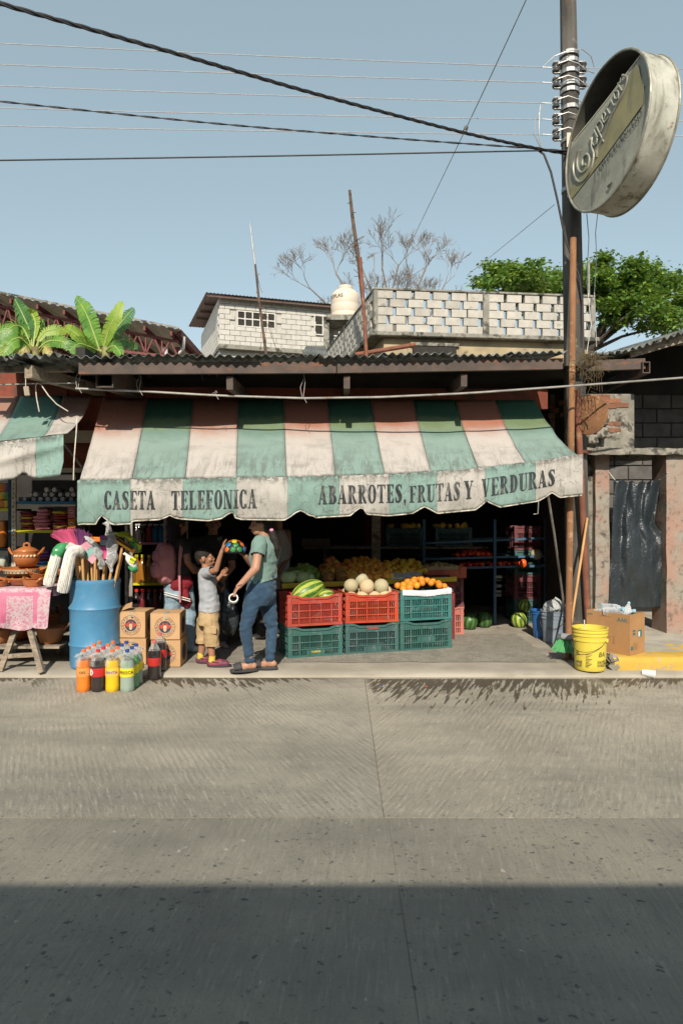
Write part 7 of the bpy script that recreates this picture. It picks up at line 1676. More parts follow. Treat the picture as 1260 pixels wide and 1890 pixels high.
mb = MB(); mb.grid(lambda u, v: q + Vector((-.14 + .28 * u, -.03 + .20 * v, .012 + .03 * v + (.03 * (abs(2 * u - 1) ** 6)))), 14, 6); mb.build('pan', m_mag if 0 else gloss('pink_dustpan', (.62, .12, .20)), dp_, smooth='all'); bpy.data.objects['pan'].modifiers.new('th', 'SOLIDIFY').thickness = .004
MB().tube([q + Vector((0, .17, .045)), q + Vector((.03, .32, .09))], .014, 8).build('grip', gloss('pink_dustpan', (.62, .12, .20)), dp_, smooth=True)
# cardboard box of empty plastic bottles on the yellow step
cc = G(1161, 1211, SH); rzb = R(38); t_ = thing('recycling_box', 'open cardboard box full of empty plastic bottles on the yellow step', 'box', cc, rzb)
m_card2 = M('brown_carton', (.40, .22, .095), (.34, .185, .08), 4, .85, .12, 30, dirt=(.24, .13, .06), damt=(.57, .72), dscale=5)
bwx, bwy, bhh = .28, .46, .395      # from the near corner: x to the right, y to the left-back
# near corner at origin; right face along +x', left face along +y' turned
ex = Vector((1, 0, 0)); ey = Vector((0, 1, 0)); th = .006
for nm, c_, s_ in (('right_side', (bwx / 2, th / 2, bhh / 2), (bwx, th, bhh)), ('left_side', (th / 2, bwy / 2 + .001, bhh / 2), (th, bwy - .014, bhh)), ('back_side', (bwx / 2, bwy - th / 2, bhh / 2), (bwx, th, bhh)), ('far_side', (bwx - th / 2, bwy / 2 + .001, bhh / 2), (th, bwy - .014, bhh)), ('base', (bwx / 2, bwy / 2, .004), (bwx - .02, bwy - .02, .006))): MB().box(c_, s_).build(nm, m_card2, t_, world=False)
def box_print(txt, size, face, u, z, mat, rot=0):
 me = text_mesh(txt, size)
 wrap_mesh(me, (lambda c_: Vector((u + c_.x, -.0015, z + c_.y))) if face == 'r' else (lambda c_: Vector((-.0015, u - c_.x, z + c_.y)))); me.materials.append(mat); put('lettering', me, None, t_)
m_tealp = M('teal_print', (.02, .12, .14), (.03, .16, .17), 20, .8, 0)
box_print('AAK', .055, 'l', .075, .335, m_tealp); box_print('AAK', .03, 'l', .42, .36, m_tealp)
for (u, z, w_, h_, mt) in ((.06, .235, .045, .016, m_tealp), (.06, .205, .04, .022, m_tealp), (.165, .20, .07, .065, m_tealp), (.15, .195, .032, .05, m_liner), (.02, .07, .03, .035, m_tealp)): MB().box((u + .02, -.002 - (.001 if mt is m_liner else 0), z), (w_, .002, h_)).build('printed_mark', mt, t_, world=False)
for i in range(6): MB().box((.10, -.0015, .05 + .012 * i), (.09 - .02 * (i % 2), .001, .003)).build('printed_line', M('faint_print', (.30, .16, .07), None, 20, .9, 0), t_, world=False)
MB().box((-.0015, .25, .355), (.001, .12, .003)).build('printed_line', M('faint_print', (.30, .16, .07)), t_, world=False)
m_clr = film_mat('clear_bottle_plastic', (.74, .77, .80), .22, .06); m_cbl = gloss('pale_blue_cap', (.30, .50, .62))
pbm = MB().lathe([(.001, .0), (.028, .0), (.033, .012), (.032, .06), (.034, .075), (.031, .09), (.034, .11), (.033, .14), (.026, .17), (.013, .195), (.012, .21)], (0, 0, 0), 18).mesh('bottle', smooth=True); pbm.materials.append(m_clr)
pcm = MB().lathe([(.001, .222), (.014, .222), (.015, .208), (.014, .204)], (0, 0, 0), 12).mesh('cap', smooth=True); pcm.materials.append(m_cbl)
q3 = Matrix.Rotation(rzb, 3, 'Z'); rg = random.Random(9)
for k_, (x, y, z, rx, ry, s_, la) in enumerate(((.06, .40, .33, 20, -10, 1.0, 'crushed clear bottle with blue cap at the left back of the cardboard box'), (.10, .36, .36, 70, 20, 1.2, 'clear bottle lying behind the others in the cardboard box'), (.12, .26, .39, 85, -25, 1.5, 'large clear bottle lying in the middle of the cardboard box'), (.08, .16, .37, 80, 60, 1.5, 'large clear bottle lying near the front of the cardboard box'), (.20, .10, .36, -25, 35, 1.15, 'clear bottle poking up tilted from the right of the cardboard box'), (.16, .33, .35, 60, 70, 1.2, 'clear bottle buried at the right back of the cardboard box'), (.19, .2, .34, 80, 10, 1.3, 'clear bottle under the tilted one in the cardboard box'))):
 s_ *= .9; e_ = Euler((R(rx), R(ry), rzb + rg.uniform(-.4, .4))); b_ = thing('empty_bottle', la, 'bottle', cc + q3 @ Vector((.10 + (x - .12) * .6, y * .8 + .03, z + .035)) - e_.to_matrix() @ Vector((0, 0, .105 * s_)), 0, 'empty bottles in the cardboard box'); b_.rotation_euler = e_; b_.scale = (s_, s_, s_); put('body', pbm, None, b_); put('cap', pcm, None, b_)
# foam cup on the road
cu = MB().lathe([(.001, .002), (.027, .0), (.029, .006), (.041, .105), (.044, .108), (.042, .112), (.039, .108), (.027, .01), (.001, .009)], (0, 0, 0), 24)
o = cu.build('foam_cup', M('white_foam', (.74, .74, .73), (.68, .68, .67), 10, .7), None, smooth=True); o.location = G(1190, 1249) + Vector((-.03, 0, .042)); o.rotation_euler = (R(96), 0, R(60)); tag(o, 'white foam cup lying on the road by the yellow step', 'cup')
for k_, (px, py, c_) in enumerate(((704, 1265, (.03, .1, .3)), (786, 1267, (.6, .08, .03)))):
 mb = MB(); q = G(px, py); mb.lathe([(.001, .003), (.012, .003), (.014, .001), (.014, .0)], q, 12); tag(mb.build('bottle_cap', gloss('cap_%d' % k_, c_), smooth=True), ['small blue bottle cap in the wet streaks on the road', 'small red bottle cap in the wet streaks on the road'][k_], 'bottle cap')
# ------------------------------------------------------------------ table of clay pots on the left
m_clay = M('glazed_clay', (.42, .145, .045), (.34, .11, .035), 5, .35, .08, 30, coat=.25, var=.10, dirt=(.52, .22, .08), damt=(.58, .72), dscale=6); m_clay2 = M('pale_clay', (.46, .20, .08), (.38, .15, .06), 5, .5, .1, 30, var=.1); m_zig = M('cream_slip', (.58, .46, .32), (.48, .36, .22), 18, .6)
TZ = P(0, 1084, 6.55).z; tabl = thing('pot_table', 'wooden trestle table covered by a pink cloth and crowded with clay pots', 'table', (-3.2, 6.8, SZ))
m_clothp = None
def cloth_mat():
 m, nt, b, tc = base_mat('pink_batik_cloth'); v = tc.outputs['Object']
 uv = nt.nodes.new('ShaderNodeSeparateXYZ'); nt.links.new(v, uv.inputs[0])
 c = _mix(nt, (.40, .09, .17), (.48, .16, .24), _ramp(nt, _noise(nt, v, 6, 5), .35, .65))
 vo = nt.nodes.new('ShaderNodeTexVoronoi'); vo.feature = 'SMOOTH_F1'; vo.inputs['Scale'].default_value = 42; nt.links.new(v, vo.inputs['Vector'])
 lace = _math(nt, 'MULTIPLY', _ramp(nt, vo.outputs['Distance'], .30, .42), _ramp(nt, _noise(nt, v, 60, 3), .35, .5))
 # lace medallion and borders
 zz = uv.outputs[2]; xx_ = uv.outputs[0]
 med = _math(nt, 'MULTIPLY', _math(nt, 'LESS_THAN', _math(nt, 'ABSOLUTE', _math(nt, 'SUBTRACT', xx_, -3.03)), .125), _math(nt, 'LESS_THAN', zz, .755))
 bor = _math(nt, 'LESS_THAN', zz, .505); top = _math(nt, 'GREATER_THAN', zz, .79)
 edge = _math(nt, 'GREATER_THAN', xx_, -2.86)
 mask = _math(nt, 'MAXIMUM', _math(nt, 'MAXIMUM', med, bor), _math(nt, 'MAXIMUM', top, edge))
 c = _mix(nt, c, (.44, .35, .37), _math(nt, 'MULTIPLY', mask, _math(nt, 'ADD', _math(nt, 'MULTIPLY', lace, .8), .22)))
 nt.links.new(c, b.inputs['Base Color']); b.inputs['Roughness'].default_value = .85; b.inputs['Sheen Weight'].default_value = .2
 bump(nt, b, _noise(nt, v, 24, 4), .25, .02); return m
m_clothp = cloth_mat()
MB().span((-4.2, 6.5, TZ - .05), (P(104, 0, 6.55).x, 7.25, TZ - .012)).build('table_top', m_oldwood, tabl)
lg = lambda a, b_, nm='leg': MB().beam(a, b_, .05, .042, up=(0, 1, 0)).build(nm, m_oldwood, tabl)
lg(P(45, 1120, 6.6), G(78, 1242, SZ)); lg(P(45, 1120, 6.66), Vector((P(-4, 1240, 6.4).x, 6.45, SZ))); lg(P(100, 1120, 7.15), P(110, 1222, 7.2)); lg(P(-40, 1120, 6.6), P(-50, 1240, 6.45))
MB().beam(P(-2, 1212, 6.50), P(66, 1208, 6.50), .03, .04).build('cross_bar', m_oldwood, tabl)
MB().span(Vector((-4.0, 6.62, P(0, 1198, 6.6).z)), Vector((P(116, 0, 6.7).x, 7.2, P(0, 1198, 6.6).z + .022))).build('lower_board', m_oldwood, tabl)
cl = thing('table_cloth', 'pink batik cloth with white lace print hanging over the pot table', 'cloth', (-3.2, 6.6, TZ))
def clf(u, v):
 px = -60 + 158 * u; X = P(px, 0, 6.47).x
 bot = interp(px, [-60, 0, 10, 25, 45, 58, 66, 72, 88, 93, 98], [1150, 1152, 1156, 1162, 1164, 1161, 1156, 1158, 1160, 1156, 1092])
 if v < .18: t = v / .18; return Vector((X, 6.80 - .33 * t, TZ + .004 - .004 * t))
 t = (v - .18) / .82; zt = TZ - .002; zb = P(0, bot, 6.47).z
 f = .035 * math.sin(px * .085 + 1) * t + .03 * mnoise.noise(Vector((px * .03, t * 2, 2))) * t + .02 * math.sin(px * .21) * t * t
 return Vector((X, 6.465 - f - .02 * math.sin(min(1, t * 3) * math.pi / 2), zt + (zb - zt) * t))
mb = MB(); mb.grid(clf, 90, 34); mb.build('drape', m_clothp, cl, smooth='all')
def cls(u, v):
 a = Vector((P(98, 0, 6.47).x, 6.47, TZ)); e = Vector((P(112, 0, 6.7).x + .02, 7.0, TZ)); p = a.lerp(e, u)
 if v < .3: return p + Vector((-.15 * (1 - v / .3), 0, .005))
 t = (v - .3) / .7; return p + Vector((.012 * math.sin(u * 8) * t, -.0, -.075 * t * (1 - .35 * u) - .01 * math.sin(u * 5)))
mb = MB(); mb.grid(cls, 20, 12); mb.build('side_fall', m_clothp, cl, smooth='all')
def pot(label, c, r, h, style='cazuela', mat=None, rz=0.0, tilt=(0, 0), handles=2, lid=False, group='clay pots for sale'):
 t_ = thing('clay_pot', label, 'pot', c, rz, group); t_.rotation_euler = (R(tilt[0]), R(tilt[1]), rz); mat = mat or m_clay
 if style == 'cazuela': pf = [(.001, .0), (r * .60, .0), (r * .72, .012), (r * .92, h * .55), (r, h * .92), (r * 1.05, h), (r * 1.03, h * 1.02), (r * .97, h * .98), (r * .88, h * .55), (r * .65, .022), (.001, .018)]
 elif style == 'dish': pf = [(.001, .0), (r * .7, .0), (r * .8, .01), (r * .97, h * .75), (r * 1.06, h), (r * 1.04, h * 1.05), (r * .95, h * .85), (r * .76, .02), (.001, .016)]
 else: pf = [(.001, .0), (r * .62, .0), (r * .85, h * .2), (r, h * .5), (r * .97, h * .75), (r * .86, h * .92), (r * .95, h), (r * .92, h * 1.01), (r * .8, h * .9), (r * .9, h * .5), (r * .6, .02), (.001, .018)]
 MB().lathe(pf, (0, 0, 0), 30).build('bowl', mat, t_, world=False, smooth='all')
 for k in range(handles):
  a0 = math.pi * k; pts = []
  for i in range(11): f = i / 10; a = a0 + (f - .5) * .75; rr = r * 1.0 + .32 * r * math.sin(math.pi * f) ** .7; pts.append((rr * math.cos(a), rr * math.sin(a), h * .80 + h * .42 * math.sin(math.pi * f)))
  MB().tube(pts, .0085 + r * .02, 8).build('handle', mat, t_, world=False, smooth=True)
 if lid:
  l_ = MB().lathe([(r * .97, h * 1.01), (r * .99, h * 1.04), (r * .6, h * 1.22), (r * .30, h * 1.33), (.001, h * 1.35)], (0, 0, 0), 30).build('lid', mat, t_, world=False, smooth='all')
  MB().tube([(-r * .22, 0, h * 1.33), (-r * .18, 0, h * 1.5), (0, 0, h * 1.56), (r * .18, 0, h * 1.5), (r * .22, 0, h * 1.33)], .012, 8).build('lid_handle', mat, l_, world=False, smooth=True)
  for i in range(7):
   a = -2.4 + .28 * i; me = MB().lathe([(.001, .0), (.013, .0)], (0, 0, 0), 12).mesh('dot');
   mb = MB(); mb.ell((r * .985 * math.cos(a), r * .985 * math.sin(a), h * .72), (.014, .014, .014), 10, 6); mb.build('painted_dot', m_zig, t_, world=False, smooth='all')
 return t_
pot('lidded round clay pot with white dots at the back of the pot table', P(50, 1045, 6.9) + Vector((0, 0, 0)), .125, .15, 'olla', None, .2, lid=True)
dsh = pot('wide shallow clay dish with zigzag cream border on the pot table', P(44, 1062, 6.78), .19, .075, 'dish', None, .1)
mb = MB(); zz_ = []
for i in range(29): a = -2.9 + 2.6 * i / 28; zz_.append((.19 * 1.0 * math.cos(a), .19 * 1.0 * math.sin(a), .050 + (.016 if i % 2 else -.012)))
mb.tube(zz_, .003, 5); mb.build('zigzag', m_blk, dsh, world=False)
mb = MB(); mb.lathe([(.181, .030), (.195, .068)], (0, 0, 0), 40); mb.build('cream_border', m_zig, dsh, world=False, smooth='all')
pot('second wide clay dish under the zigzag one on the pot table', P(46, 1078, 6.76), .185, .07, 'dish', None, .5)
pot('small shallow orange clay bowl at the front edge of the pot table', P(62, 1086, 6.60), .098, .085, 'cazuela', None, -.5)
pot('clay bowl with raised lug at the left front of the pot table', P(-4, 1088, 6.60), .10, .085, 'cazuela', None, .4)
pot('clay bowl stacked askew behind the small bowl on the pot table', P(70, 1068, 6.72), .10, .07, 'cazuela', None, .9, (12, 8))
pot('stack of clay dishes at the right end of the pot table, upper dish', P(108, 1062, 7.05), .11, .06, 'dish', None, .3); pot('stack of clay dishes at the right end of the pot table, lower dish', P(108, 1077, 7.05), .11, .07, 'dish', None, .8)
lz = P(0, 1198, 6.6).z + .023
pot('large pale clay bowl on the lower board of the table', Vector((P(90, 0, 6.75).x, 6.80, lz)), .135, .16, 'cazuela', m_clay2, .25)
pot('dark round pot in shadow on the lower board', Vector((P(35, 0, 6.95).x, 6.97, lz)), .12, .17, 'olla', m_clay, .9, handles=0); pot('clay bowl nested behind the large pale one on the lower board', Vector((P(88, 0, 7.05).x, 7.06, lz)), .13, .26, 'cazuela', m_clay, 1.2)
pot('half seen clay bowl at the left end of the lower board', Vector((P(-8, 0, 6.75).x, 6.8, lz)), .13, .14, 'cazuela', m_clay2, .6)
# ------------------------------------------------------------------ shelves of household goods on the left
m_cream = M('cream_angle_iron', (.50, .42, .31), (.42, .34, .25), 6, .6, .05, dirt=(.2, .14, .09), damt=(.58, .7), dscale=9); m_teal2 = gloss('blue_shelf_paint', (.03, .18, .32)); m_yshelf = gloss('yellow_shelf_paint', (.55, .50, .03)); m_dkt = gloss('dark_teal_post', (.015, .05, .07))
ls = thing('goods_shelf', 'metal shelving packed with household goods behind the clay pots', 'shelf', (-3.6, 7.5, SZ)); SF_, SB_ = 7.35, 7.85
def sx(px): return P(px, 0, SF_).x
def sz(py): return P(0, py, SF_).z
for px, mt in ((28, m_cream), (163, m_dkt), (-60, m_dkt), (21, m_dkt)):
 p_ = MB().span((sx(px) - .022, SF_ - .03 + (.01 if px == 21 else 0), SZ), (sx(px) + .022, SF_ - .004 + (.01 if px == 21 else 0), 2.35)).build('post', mt, ls)
 if px == 28:
  for i in range(24): MB().box((sx(px) + .004 * (-1) ** i, SF_ - .0312, .95 + .05 * i), (.009, .002, .018)).build('slot', m_blk, p_)
for (x0, x1, py, mt) in ((30, 160, 926, m_teal2), (30, 160, 979, m_yshelf), (30, 160, 1043, m_dkt), (-60, 20, 939, m_yshelf), (-60, 20, 1012, m_dkt)):
 MB().span((sx(x0), SF_, sz(py) - .022), (sx(x1), SB_, sz(py))).build('shelf_board', m_dkt, ls); MB().span((sx(x0), SF_ - .012, sz(py) - .026), (sx(x1), SF_ - .001, sz(py) + .004)).build('shelf_edge', mt, ls)
m_roll = M('white_wax', (.52, .50, .48), (.42, .40, .38), 12, .7, .1); rl = MB().tube([(0, 0, 0), (0, .26, 0)], .0255, 14).mesh('candle_roll', smooth=True, bevel=.004); rl.materials.append(m_roll)
rg = random.Random(6)
for row, (py, xs_) in enumerate(((920, (33, 44, 58, 72, 85, 99, 113, 127, 140, 152)), (910, (53, 63, 79, 92, 106, 122, 134, 147)), (900, (84, 99, 131, 145)))):
 for px in xs_:
  o = put('paper_roll', rl, None, None, False, Vector((sx(px) + rg.uniform(-.004, .004), SF_ + .02 + rg.uniform(0, .05), sz(926) + .027 + row * .052)), (0, 0, rg.uniform(-.05, .05)))
  tag(o, f'white roll end in the {["bottom", "middle", "top"][row]} row of the stack on the blue shelf', 'roll', f'white rolls on the blue shelf, {["bottom", "middle", "top"][row]} row')
def soft(name, label, cat, c, szz, mat, seed, group=None):
 mb = MB(); mb.ell((0, 0, 0), (1, 1, 1), 20, 12); v2 = []
 for x, y, z in mb.v:
  f = lambda a: math.copysign(abs(a) ** .45, a); p = Vector((f(x) * szz[0] / 2, f(y) * szz[1] / 2, f(z) * szz[2] / 2)); v2.append(tuple(p + Vector((1, 1, 1)) * .012 * mnoise.noise(p * 18 + Vector((seed, 0, 0)))))
 mb.v = v2; o = mb.build(name, mat, None, smooth='all'); o.location = c; return tag(o, label, cat, group)
cl_ = [gloss('bag_red', (.26, .025, .02)), gloss('bag_yellow', (.50, .32, .03)), gloss('bag_maroon', (.14, .015, .02)), gloss('bag_purple', (.10, .03, .15)), gloss('bag_blue', (.02, .05, .16)), gloss('bag_rose', (.48, .16, .18)), gloss('bag_green', (.06, .18, .05)), gloss('bag_orange', (.52, .16, .02))]
for i in range(6): soft('folded_bag', f'pink folded bag, number {i + 1} from the bottom of its pile on the yellow shelf' if 0 else ['lowest', 'second', 'third', 'fourth', 'fifth', 'topmost'][i] + ' pink folded bag in the pile on the yellow edged shelf', 'bag', Vector((sx(77 + rg.uniform(-3, 3)), SF_ + .06, sz(979) + .028 + i * .037)), (.19 - .012 * i + rg.uniform(-.02, .02), .14, .042), cl_[5], i, 'pile of pink bags')
pos = ['left of the pink pile', 'right of the pink pile']
for side, (x0, x1) in enumerate(((34, 60), (95, 124))):
 for i in range(7): soft('cloth_bundle', f'{["lowest", "second", "third", "fourth", "fifth", "sixth", "topmost"][i]} flat coloured bundle {pos[side]} on the yellow edged shelf', 'bundle', Vector((sx((x0 + x1) / 2) + rg.uniform(-.01, .01), SF_ + .1, sz(979) + .014 + i * .03)), ((x1 - x0) / FPX * SF_, .2, .032), cl_[[0, 0, 1, 2, 1, 0, 2][(i + side * 3) % 7]], i + 9 * side, 'flat bundles on the yellow edged shelf')
for i in range(4):
 px, py = 131 + 14 * (i % 2), 979 - 23 * (i // 2); mt = [cl_[7], cl_[1], cl_[5], cl_[7]][i]; bx_ = thing('soap_box', ['orange soap box at the lower left of four beside the awning edge', 'yellow soap box at the lower right of four beside the awning edge', 'rose soap box at the upper left of four beside the awning edge', 'orange soap box at the upper right of four beside the awning edge'][i], 'box', Vector((sx(px), SF_ + .06, sz(py))), 0, 'soap boxes on the yellow edged shelf')
 MB().box((0, 0, .064), (.078, .09, .126)).build('carton', mt, bx_, world=False, bevel=.002); mb = MB(); mb.add([(.026 * math.cos(a), -.0465, .07 + .022 * math.sin(a)) for a in np.linspace(0, 6.28, 20, endpoint=False)], [tuple(range(20))]); mb.build('oval_print', M('cream_print', (.6, .5, .36), None, 20), bx_, world=False); MB().box((0, -.0472, .07), (.036, .001, .012)).build('printed_name', cl_[0], bx_, world=False)
for i in range(16): soft('folded_cloth', f'{["dark", "coloured"][i % 2]} folded cloth in the {["lower", "upper"][i // 8]} layer, place {i % 8 + 1}' if 0 else 'folded coloured cloth stacked on the shelf behind the clay pots', 'cloth', Vector((sx(46 + 30 * (i % 4) + rg.uniform(-4, 4)), SF_ + .1, sz(1043) + .03 + .034 * (i // 4))), (.17, .2, .04), cl_[[3, 4, 2, 5, 1, 2, 3, 4, 0, 3, 4, 1, 2, 3, 4, 4][i]], i + 40, 'folded cloths on the third shelf')
for i in range(9): soft('snack_bag', 'yellow and orange packet on the narrow shelf at the left edge', 'packet', Vector((sx(-6 + 9 * (i % 3)), SF_ + .05, sz(939) + .05 + .09 * (i // 3))), (.07, .08, .09), cl_[[1, 7, 1, 0, 1, 6, 1, 7, 3][i]], i + 70, 'packets on the narrow left shelf')
soft('orange_sack', 'tall orange sack standing on the lower left shelf', 'sack', Vector((sx(3), SF_ + .05, sz(1012) + .15)), (.10, .14, .30), cl_[7], 90); soft('white_sack', 'pale crumpled plastic sack behind the pots at the left edge', 'sack', Vector((sx(2), SF_ - .06, sz(1036))), (.20, .14, .12), M('pale_sack', (.42, .45, .38), (.3, .33, .27), 9, .6, .4), 95)
# ------------------------------------------------------------------ drinks shelf inside the shop
ds = thing('drinks_shelf', 'dim shelf of bottled drinks behind the girl with the backpack', 'shelf', (-2.3, 8.2, SZ)); DF = 7.9
for py, mt in ((1001, cl_[5]), (1076, m_yshelf), (1140, m_dkt)):
 a, b_ = P(244, py, DF), P(305, py, DF); MB().span((a.x, DF, a.z - .025), (b_.x, DF + .35, a.z)).build('board', m_dkt, ds); MB().span((a.x, DF - .012, a.z - .026), (b_.x, DF - .001, a.z + .002)).build('edge', mt, ds)
for px in (243, 306): a = P(px, 0, DF); MB().span((a.x - .02, DF - .03, SZ), (a.x + .02, DF, 2.3)).build('post', m_pipe, ds)
bt_d = MB().lathe([(.001, 0), (.036, 0), (.038, .01), (.038, .15), (.03, .18), (.014, .215), (.013, .24)], (0, 0, 0), 14)
for lvl, (py, mats, caps) in enumerate(((1001, [l_co, l_co, cl_[0], gloss('blue_drink', (.03, .16, .34))], gloss('white_cap', (.5, .5, .48))), (1076, [liqm('amber_oil', (.30, .13, .02))], m_yshelf), (1140, [l_co, cl_[2]], c_re))):
 for i in range(5):
  for row in range(2 if lvl == 0 else 1):
   mt = mats[min(len(mats) - 1, i)] if lvl == 0 else mats[i % len(mats)]; q = P(250 + 11.5 * i, py, DF); s_ = 1.0 if lvl == 0 else 1.3; t_ = thing('drink_bottle', f'bottle on the {["top, pink edged", "middle, yellow edged", "lowest"][lvl]} board of the dim drinks shelf', 'bottle', Vector((q.x, DF + .05 + .1 * row, q.z)), 0, f'bottles on the {["top", "middle", "lowest"][lvl]} board of the drinks shelf'); t_.scale = (s_, s_, s_ if lvl else .85)
   me = bt_d.mesh('glass', smooth=True); me.materials.append(mt); put('glass', me, None, t_); MB().lathe([(.014, .225), (.016, .226), (.016, .25), (.001, .252)], (0, 0, 0), 12).build('cap', caps, t_, world=False)
for px, d, la in ((234, 7.25, 'grey steel post between the drum and the drinks shelf'), (346, 7.95, 'thin grey steel post behind the girl with the backpack')):
 q = P(px, 0, d); mb = MB(); mb.tube([(q.x, d, SZ), (q.x, d, 2.7)], .018 if px == 234 else .012, 10); tag(mb.build('steel_post', m_pipe, smooth=True), la, 'post')
# ------------------------------------------------------------------ people
def skin_mat(name, c): return M(name, c, tuple(x * .86 for x in c), 9, .5, .05, 60, sub=.08, spec=.35)
sk_w = skin_mat('skin_tan', (.42, .225, .145)); sk_b = skin_mat('skin_boy', (.36, .18, .11)); sk_d = skin_mat('skin_dim', (.32, .16, .10))
m_hair = M('black_hair', (.012, .010, .009), (.025, .02, .017), 30, .62, .5, 60, stretch=(4, 4, .5), spec=.25)
m_eye = gloss('dark_eye', (.015, .01, .008), .2); m_lip = M('lips', (.33, .11, .085), None, 20, .5, 0); m_eyew = gloss('eye_white', (.6, .57, .53), .3)
def cap_(mb, a, b, r0, r1, n=12):
 a, b = Vector(a), Vector(b); t = (b - a); t = t.normalized() if t.length > 1e-6 else Vector((0, 0, 1)); pts = []; rs = []
 for k in range(5): f = math.pi / 2 * (1 - k / 4); pts.append(a - t * r0 * math.sin(f)); rs.append(max(1e-4, r0 * math.cos(f)))
 for k in range(1, 5): f = math.pi / 2 * k / 4; pts.append(b + t * r1 * math.sin(f)) if k else None; rs.append(max(1e-4, r1 * math.cos(f)))
 pts.insert(5, b); rs.insert(5, r1); mb.tube(pts, rs, n, caps=True); return mb
def chain(mb, pts, rs, n=12):
 for (a, b), (r0, r1) in zip(zip(pts[:-1], pts[1:]), zip(rs[:-1], rs[1:])): cap_(mb, a, b, r0, r1, n)
 return mb
def loft(mb, secs, rot, n=20):
 """one smooth trunk through oval sections (centre, half depth, half width)"""
 S_ = []
 for i in range(len(secs) - 1):
  for k in range(5):
   t = k / 5; e = lambda j: secs[max(0, min(len(secs) - 1, i + j))]
   cr_ = lambda a, b, c, d: .5 * (2 * b + (c - a) * t + (2 * a - 5 * b + 4 * c - d) * t * t + (3 * b - a - 3 * c + d) * t ** 3)
   S_.append((Vector([cr_(e(-1)[0][q], e(0)[0][q], e(1)[0][q], e(2)[0][q]) for q in range(3)]), cr_(e(-1)[1], e(0)[1], e(1)[1], e(2)[1]), cr_(e(-1)[2], e(0)[2], e(1)[2], e(2)[2])))
 S_.append(secs[-1]); o = len(mb.v); F_, L_ = rot @ Vector((1, 0, 0)), rot @ Vector((0, 1, 0))
 for c, a, b in S_:
  for j in range(n): t = 2 * math.pi * j / n; mb.v.append(tuple(Vector(c) + F_ * a * math.cos(t) + L_ * b * math.copysign(abs(math.sin(t)) ** .8, math.sin(t))))
 for i in range(len(S_) - 1):
  for j in range(n): a = o + i * n + j; b = o + i * n + (j + 1) % n; mb.f.append((a, b, b + n, a + n)); mb.m.append(0)
 k = len(S_); mb.f.append(tuple(o + j for j in range(n))[::-1]); mb.m.append(0); mb.f.append(tuple(o + (k - 1) * n + j for j in range(n))); mb.m.append(0); return mb
def sell(mb, c, r, rot, e=.55):
 o = len(mb.v); mb.ell((0, 0, 0), (1, 1, 1), 24, 14); g_ = lambda a: math.copysign(abs(a) ** e, a)
 mb.v[o:] = [tuple(Vector(c) + rot @ Vector((g_(x) * r[0], g_(y) * r[1], g_(z) * r[2]))) for x, y, z in mb.v[o:]]; return mb
def creases(seed, a=.008, d=(5, 5, 14), tw=6):
 # soft folds running across the cloth, sharper on their ridges
 def fn(c):
  v = Vector((c.x * d[0] + c.z * tw, c.y * d[1], c.z * d[2] - c.x * tw + seed)); return a * (1 - 2.2 * abs(mnoise.noise(v))) * .7 + a * .5 * mnoise.noise(c * 24 + Vector((seed, 0, 0)))
 return fn
def frame(f):                       # rotation whose x axis is the facing direction
 f = Vector(f).normalized(); u = Vector((0, 0, 1)); l = u.cross(f).normalized(); u = f.cross(l); return Matrix((f, l, u)).transposed()
def hand(mb, wrist, d, nrm, curl=.5, L=.17, side=1):
 """palm, four unequal fingers and a thumb at the side"""
 d = Vector(d).normalized(); n = Vector(nrm).normalized(); s = d.cross(n).normalized() * side; wrist = Vector(wrist); k = L / .17
 rot = Matrix((d, s, n)).transposed(); mb.ell(wrist + d * .045 * k, (.052 * k, .038 * k, .017 * k), 12, 8, rot)
 for i, (off, ln) in enumerate(((-.030, .066), (-.010, .078), (.011, .074), (.031, .058))):
  p = wrist + d * .082 * k + s * off * k; dd = (d + s * off * 3.0).normalized(); ang = 0; pts = [p - d * .02 * k]
  for j in range(3): ang += curl * (.55, .8, .6)[j]; q = dd * math.cos(ang) + n * math.sin(ang); p = p + q * ln * k * (.42, .33, .25)[j]; pts.append(p)
  chain(mb, pts, [.0095 * k, .009 * k, .0082 * k, .007 * k], 8)
 t0 = wrist + d * .025 * k - s * .030 * k; t1 = t0 + (d * .6 - s * .75 + n * .25).normalized() * .040 * k; t2 = t1 + (d * .9 - s * .2 + n * .45 * curl).normalized() * .032 * k
 chain(mb, [t0, t1, t2], [.013 * k, .0105 * k, .0085 * k], 8)
def head(mb, c, f, h=.22, child=False):
 """skull, jaw, nose, lips, brow, ears; c: centre of the head, f: facing"""
 m = frame(f); s = h / .22; q = lambda x, y, z: Vector(c) + m @ (Vector((x, y, z)) * s); E = lambda x, y, z, r: mb.ell(q(x, y, z), tuple(v * s for v in r), 16, 10, m)
 E(-.012, 0, .022, (.094, .076, .090)); E(.028, 0, -.018, (.062, .060, .070)); E(.036, 0, -.062, (.046, .046, .040)); E(.060, 0, -.084, (.020, .024, .016))
 cap_(mb, q(.086, 0, .012), q(.098 if child else .108, 0, -.028), .009 * s, (.0115 if child else .014) * s, 8); E(.092 if child else .098, .012, -.032, (.012, .010, .009)); E(.092 if child else .098, -.012, -.032, (.012, .010, .009))
 E(.083, 0, -.058, (.016, .024, .008)); E(.080, 0, -.068, (.016, .021, .009)); bz = .010 if child else .018; E(.076, .034, .022, (bz, .026, .010)); E(.076, -.034, .022, (bz, .026, .010)); E(.058, .045, -.022, (.025, .02, .02)); E(.058, -.045, -.022, (.025, .02, .02))
 for sd in (-1, 1): mb.ell(q(-.012, sd * .078, -.008), (.019 * s, .009 * s, .031 * s), 10, 8, m)
 return q
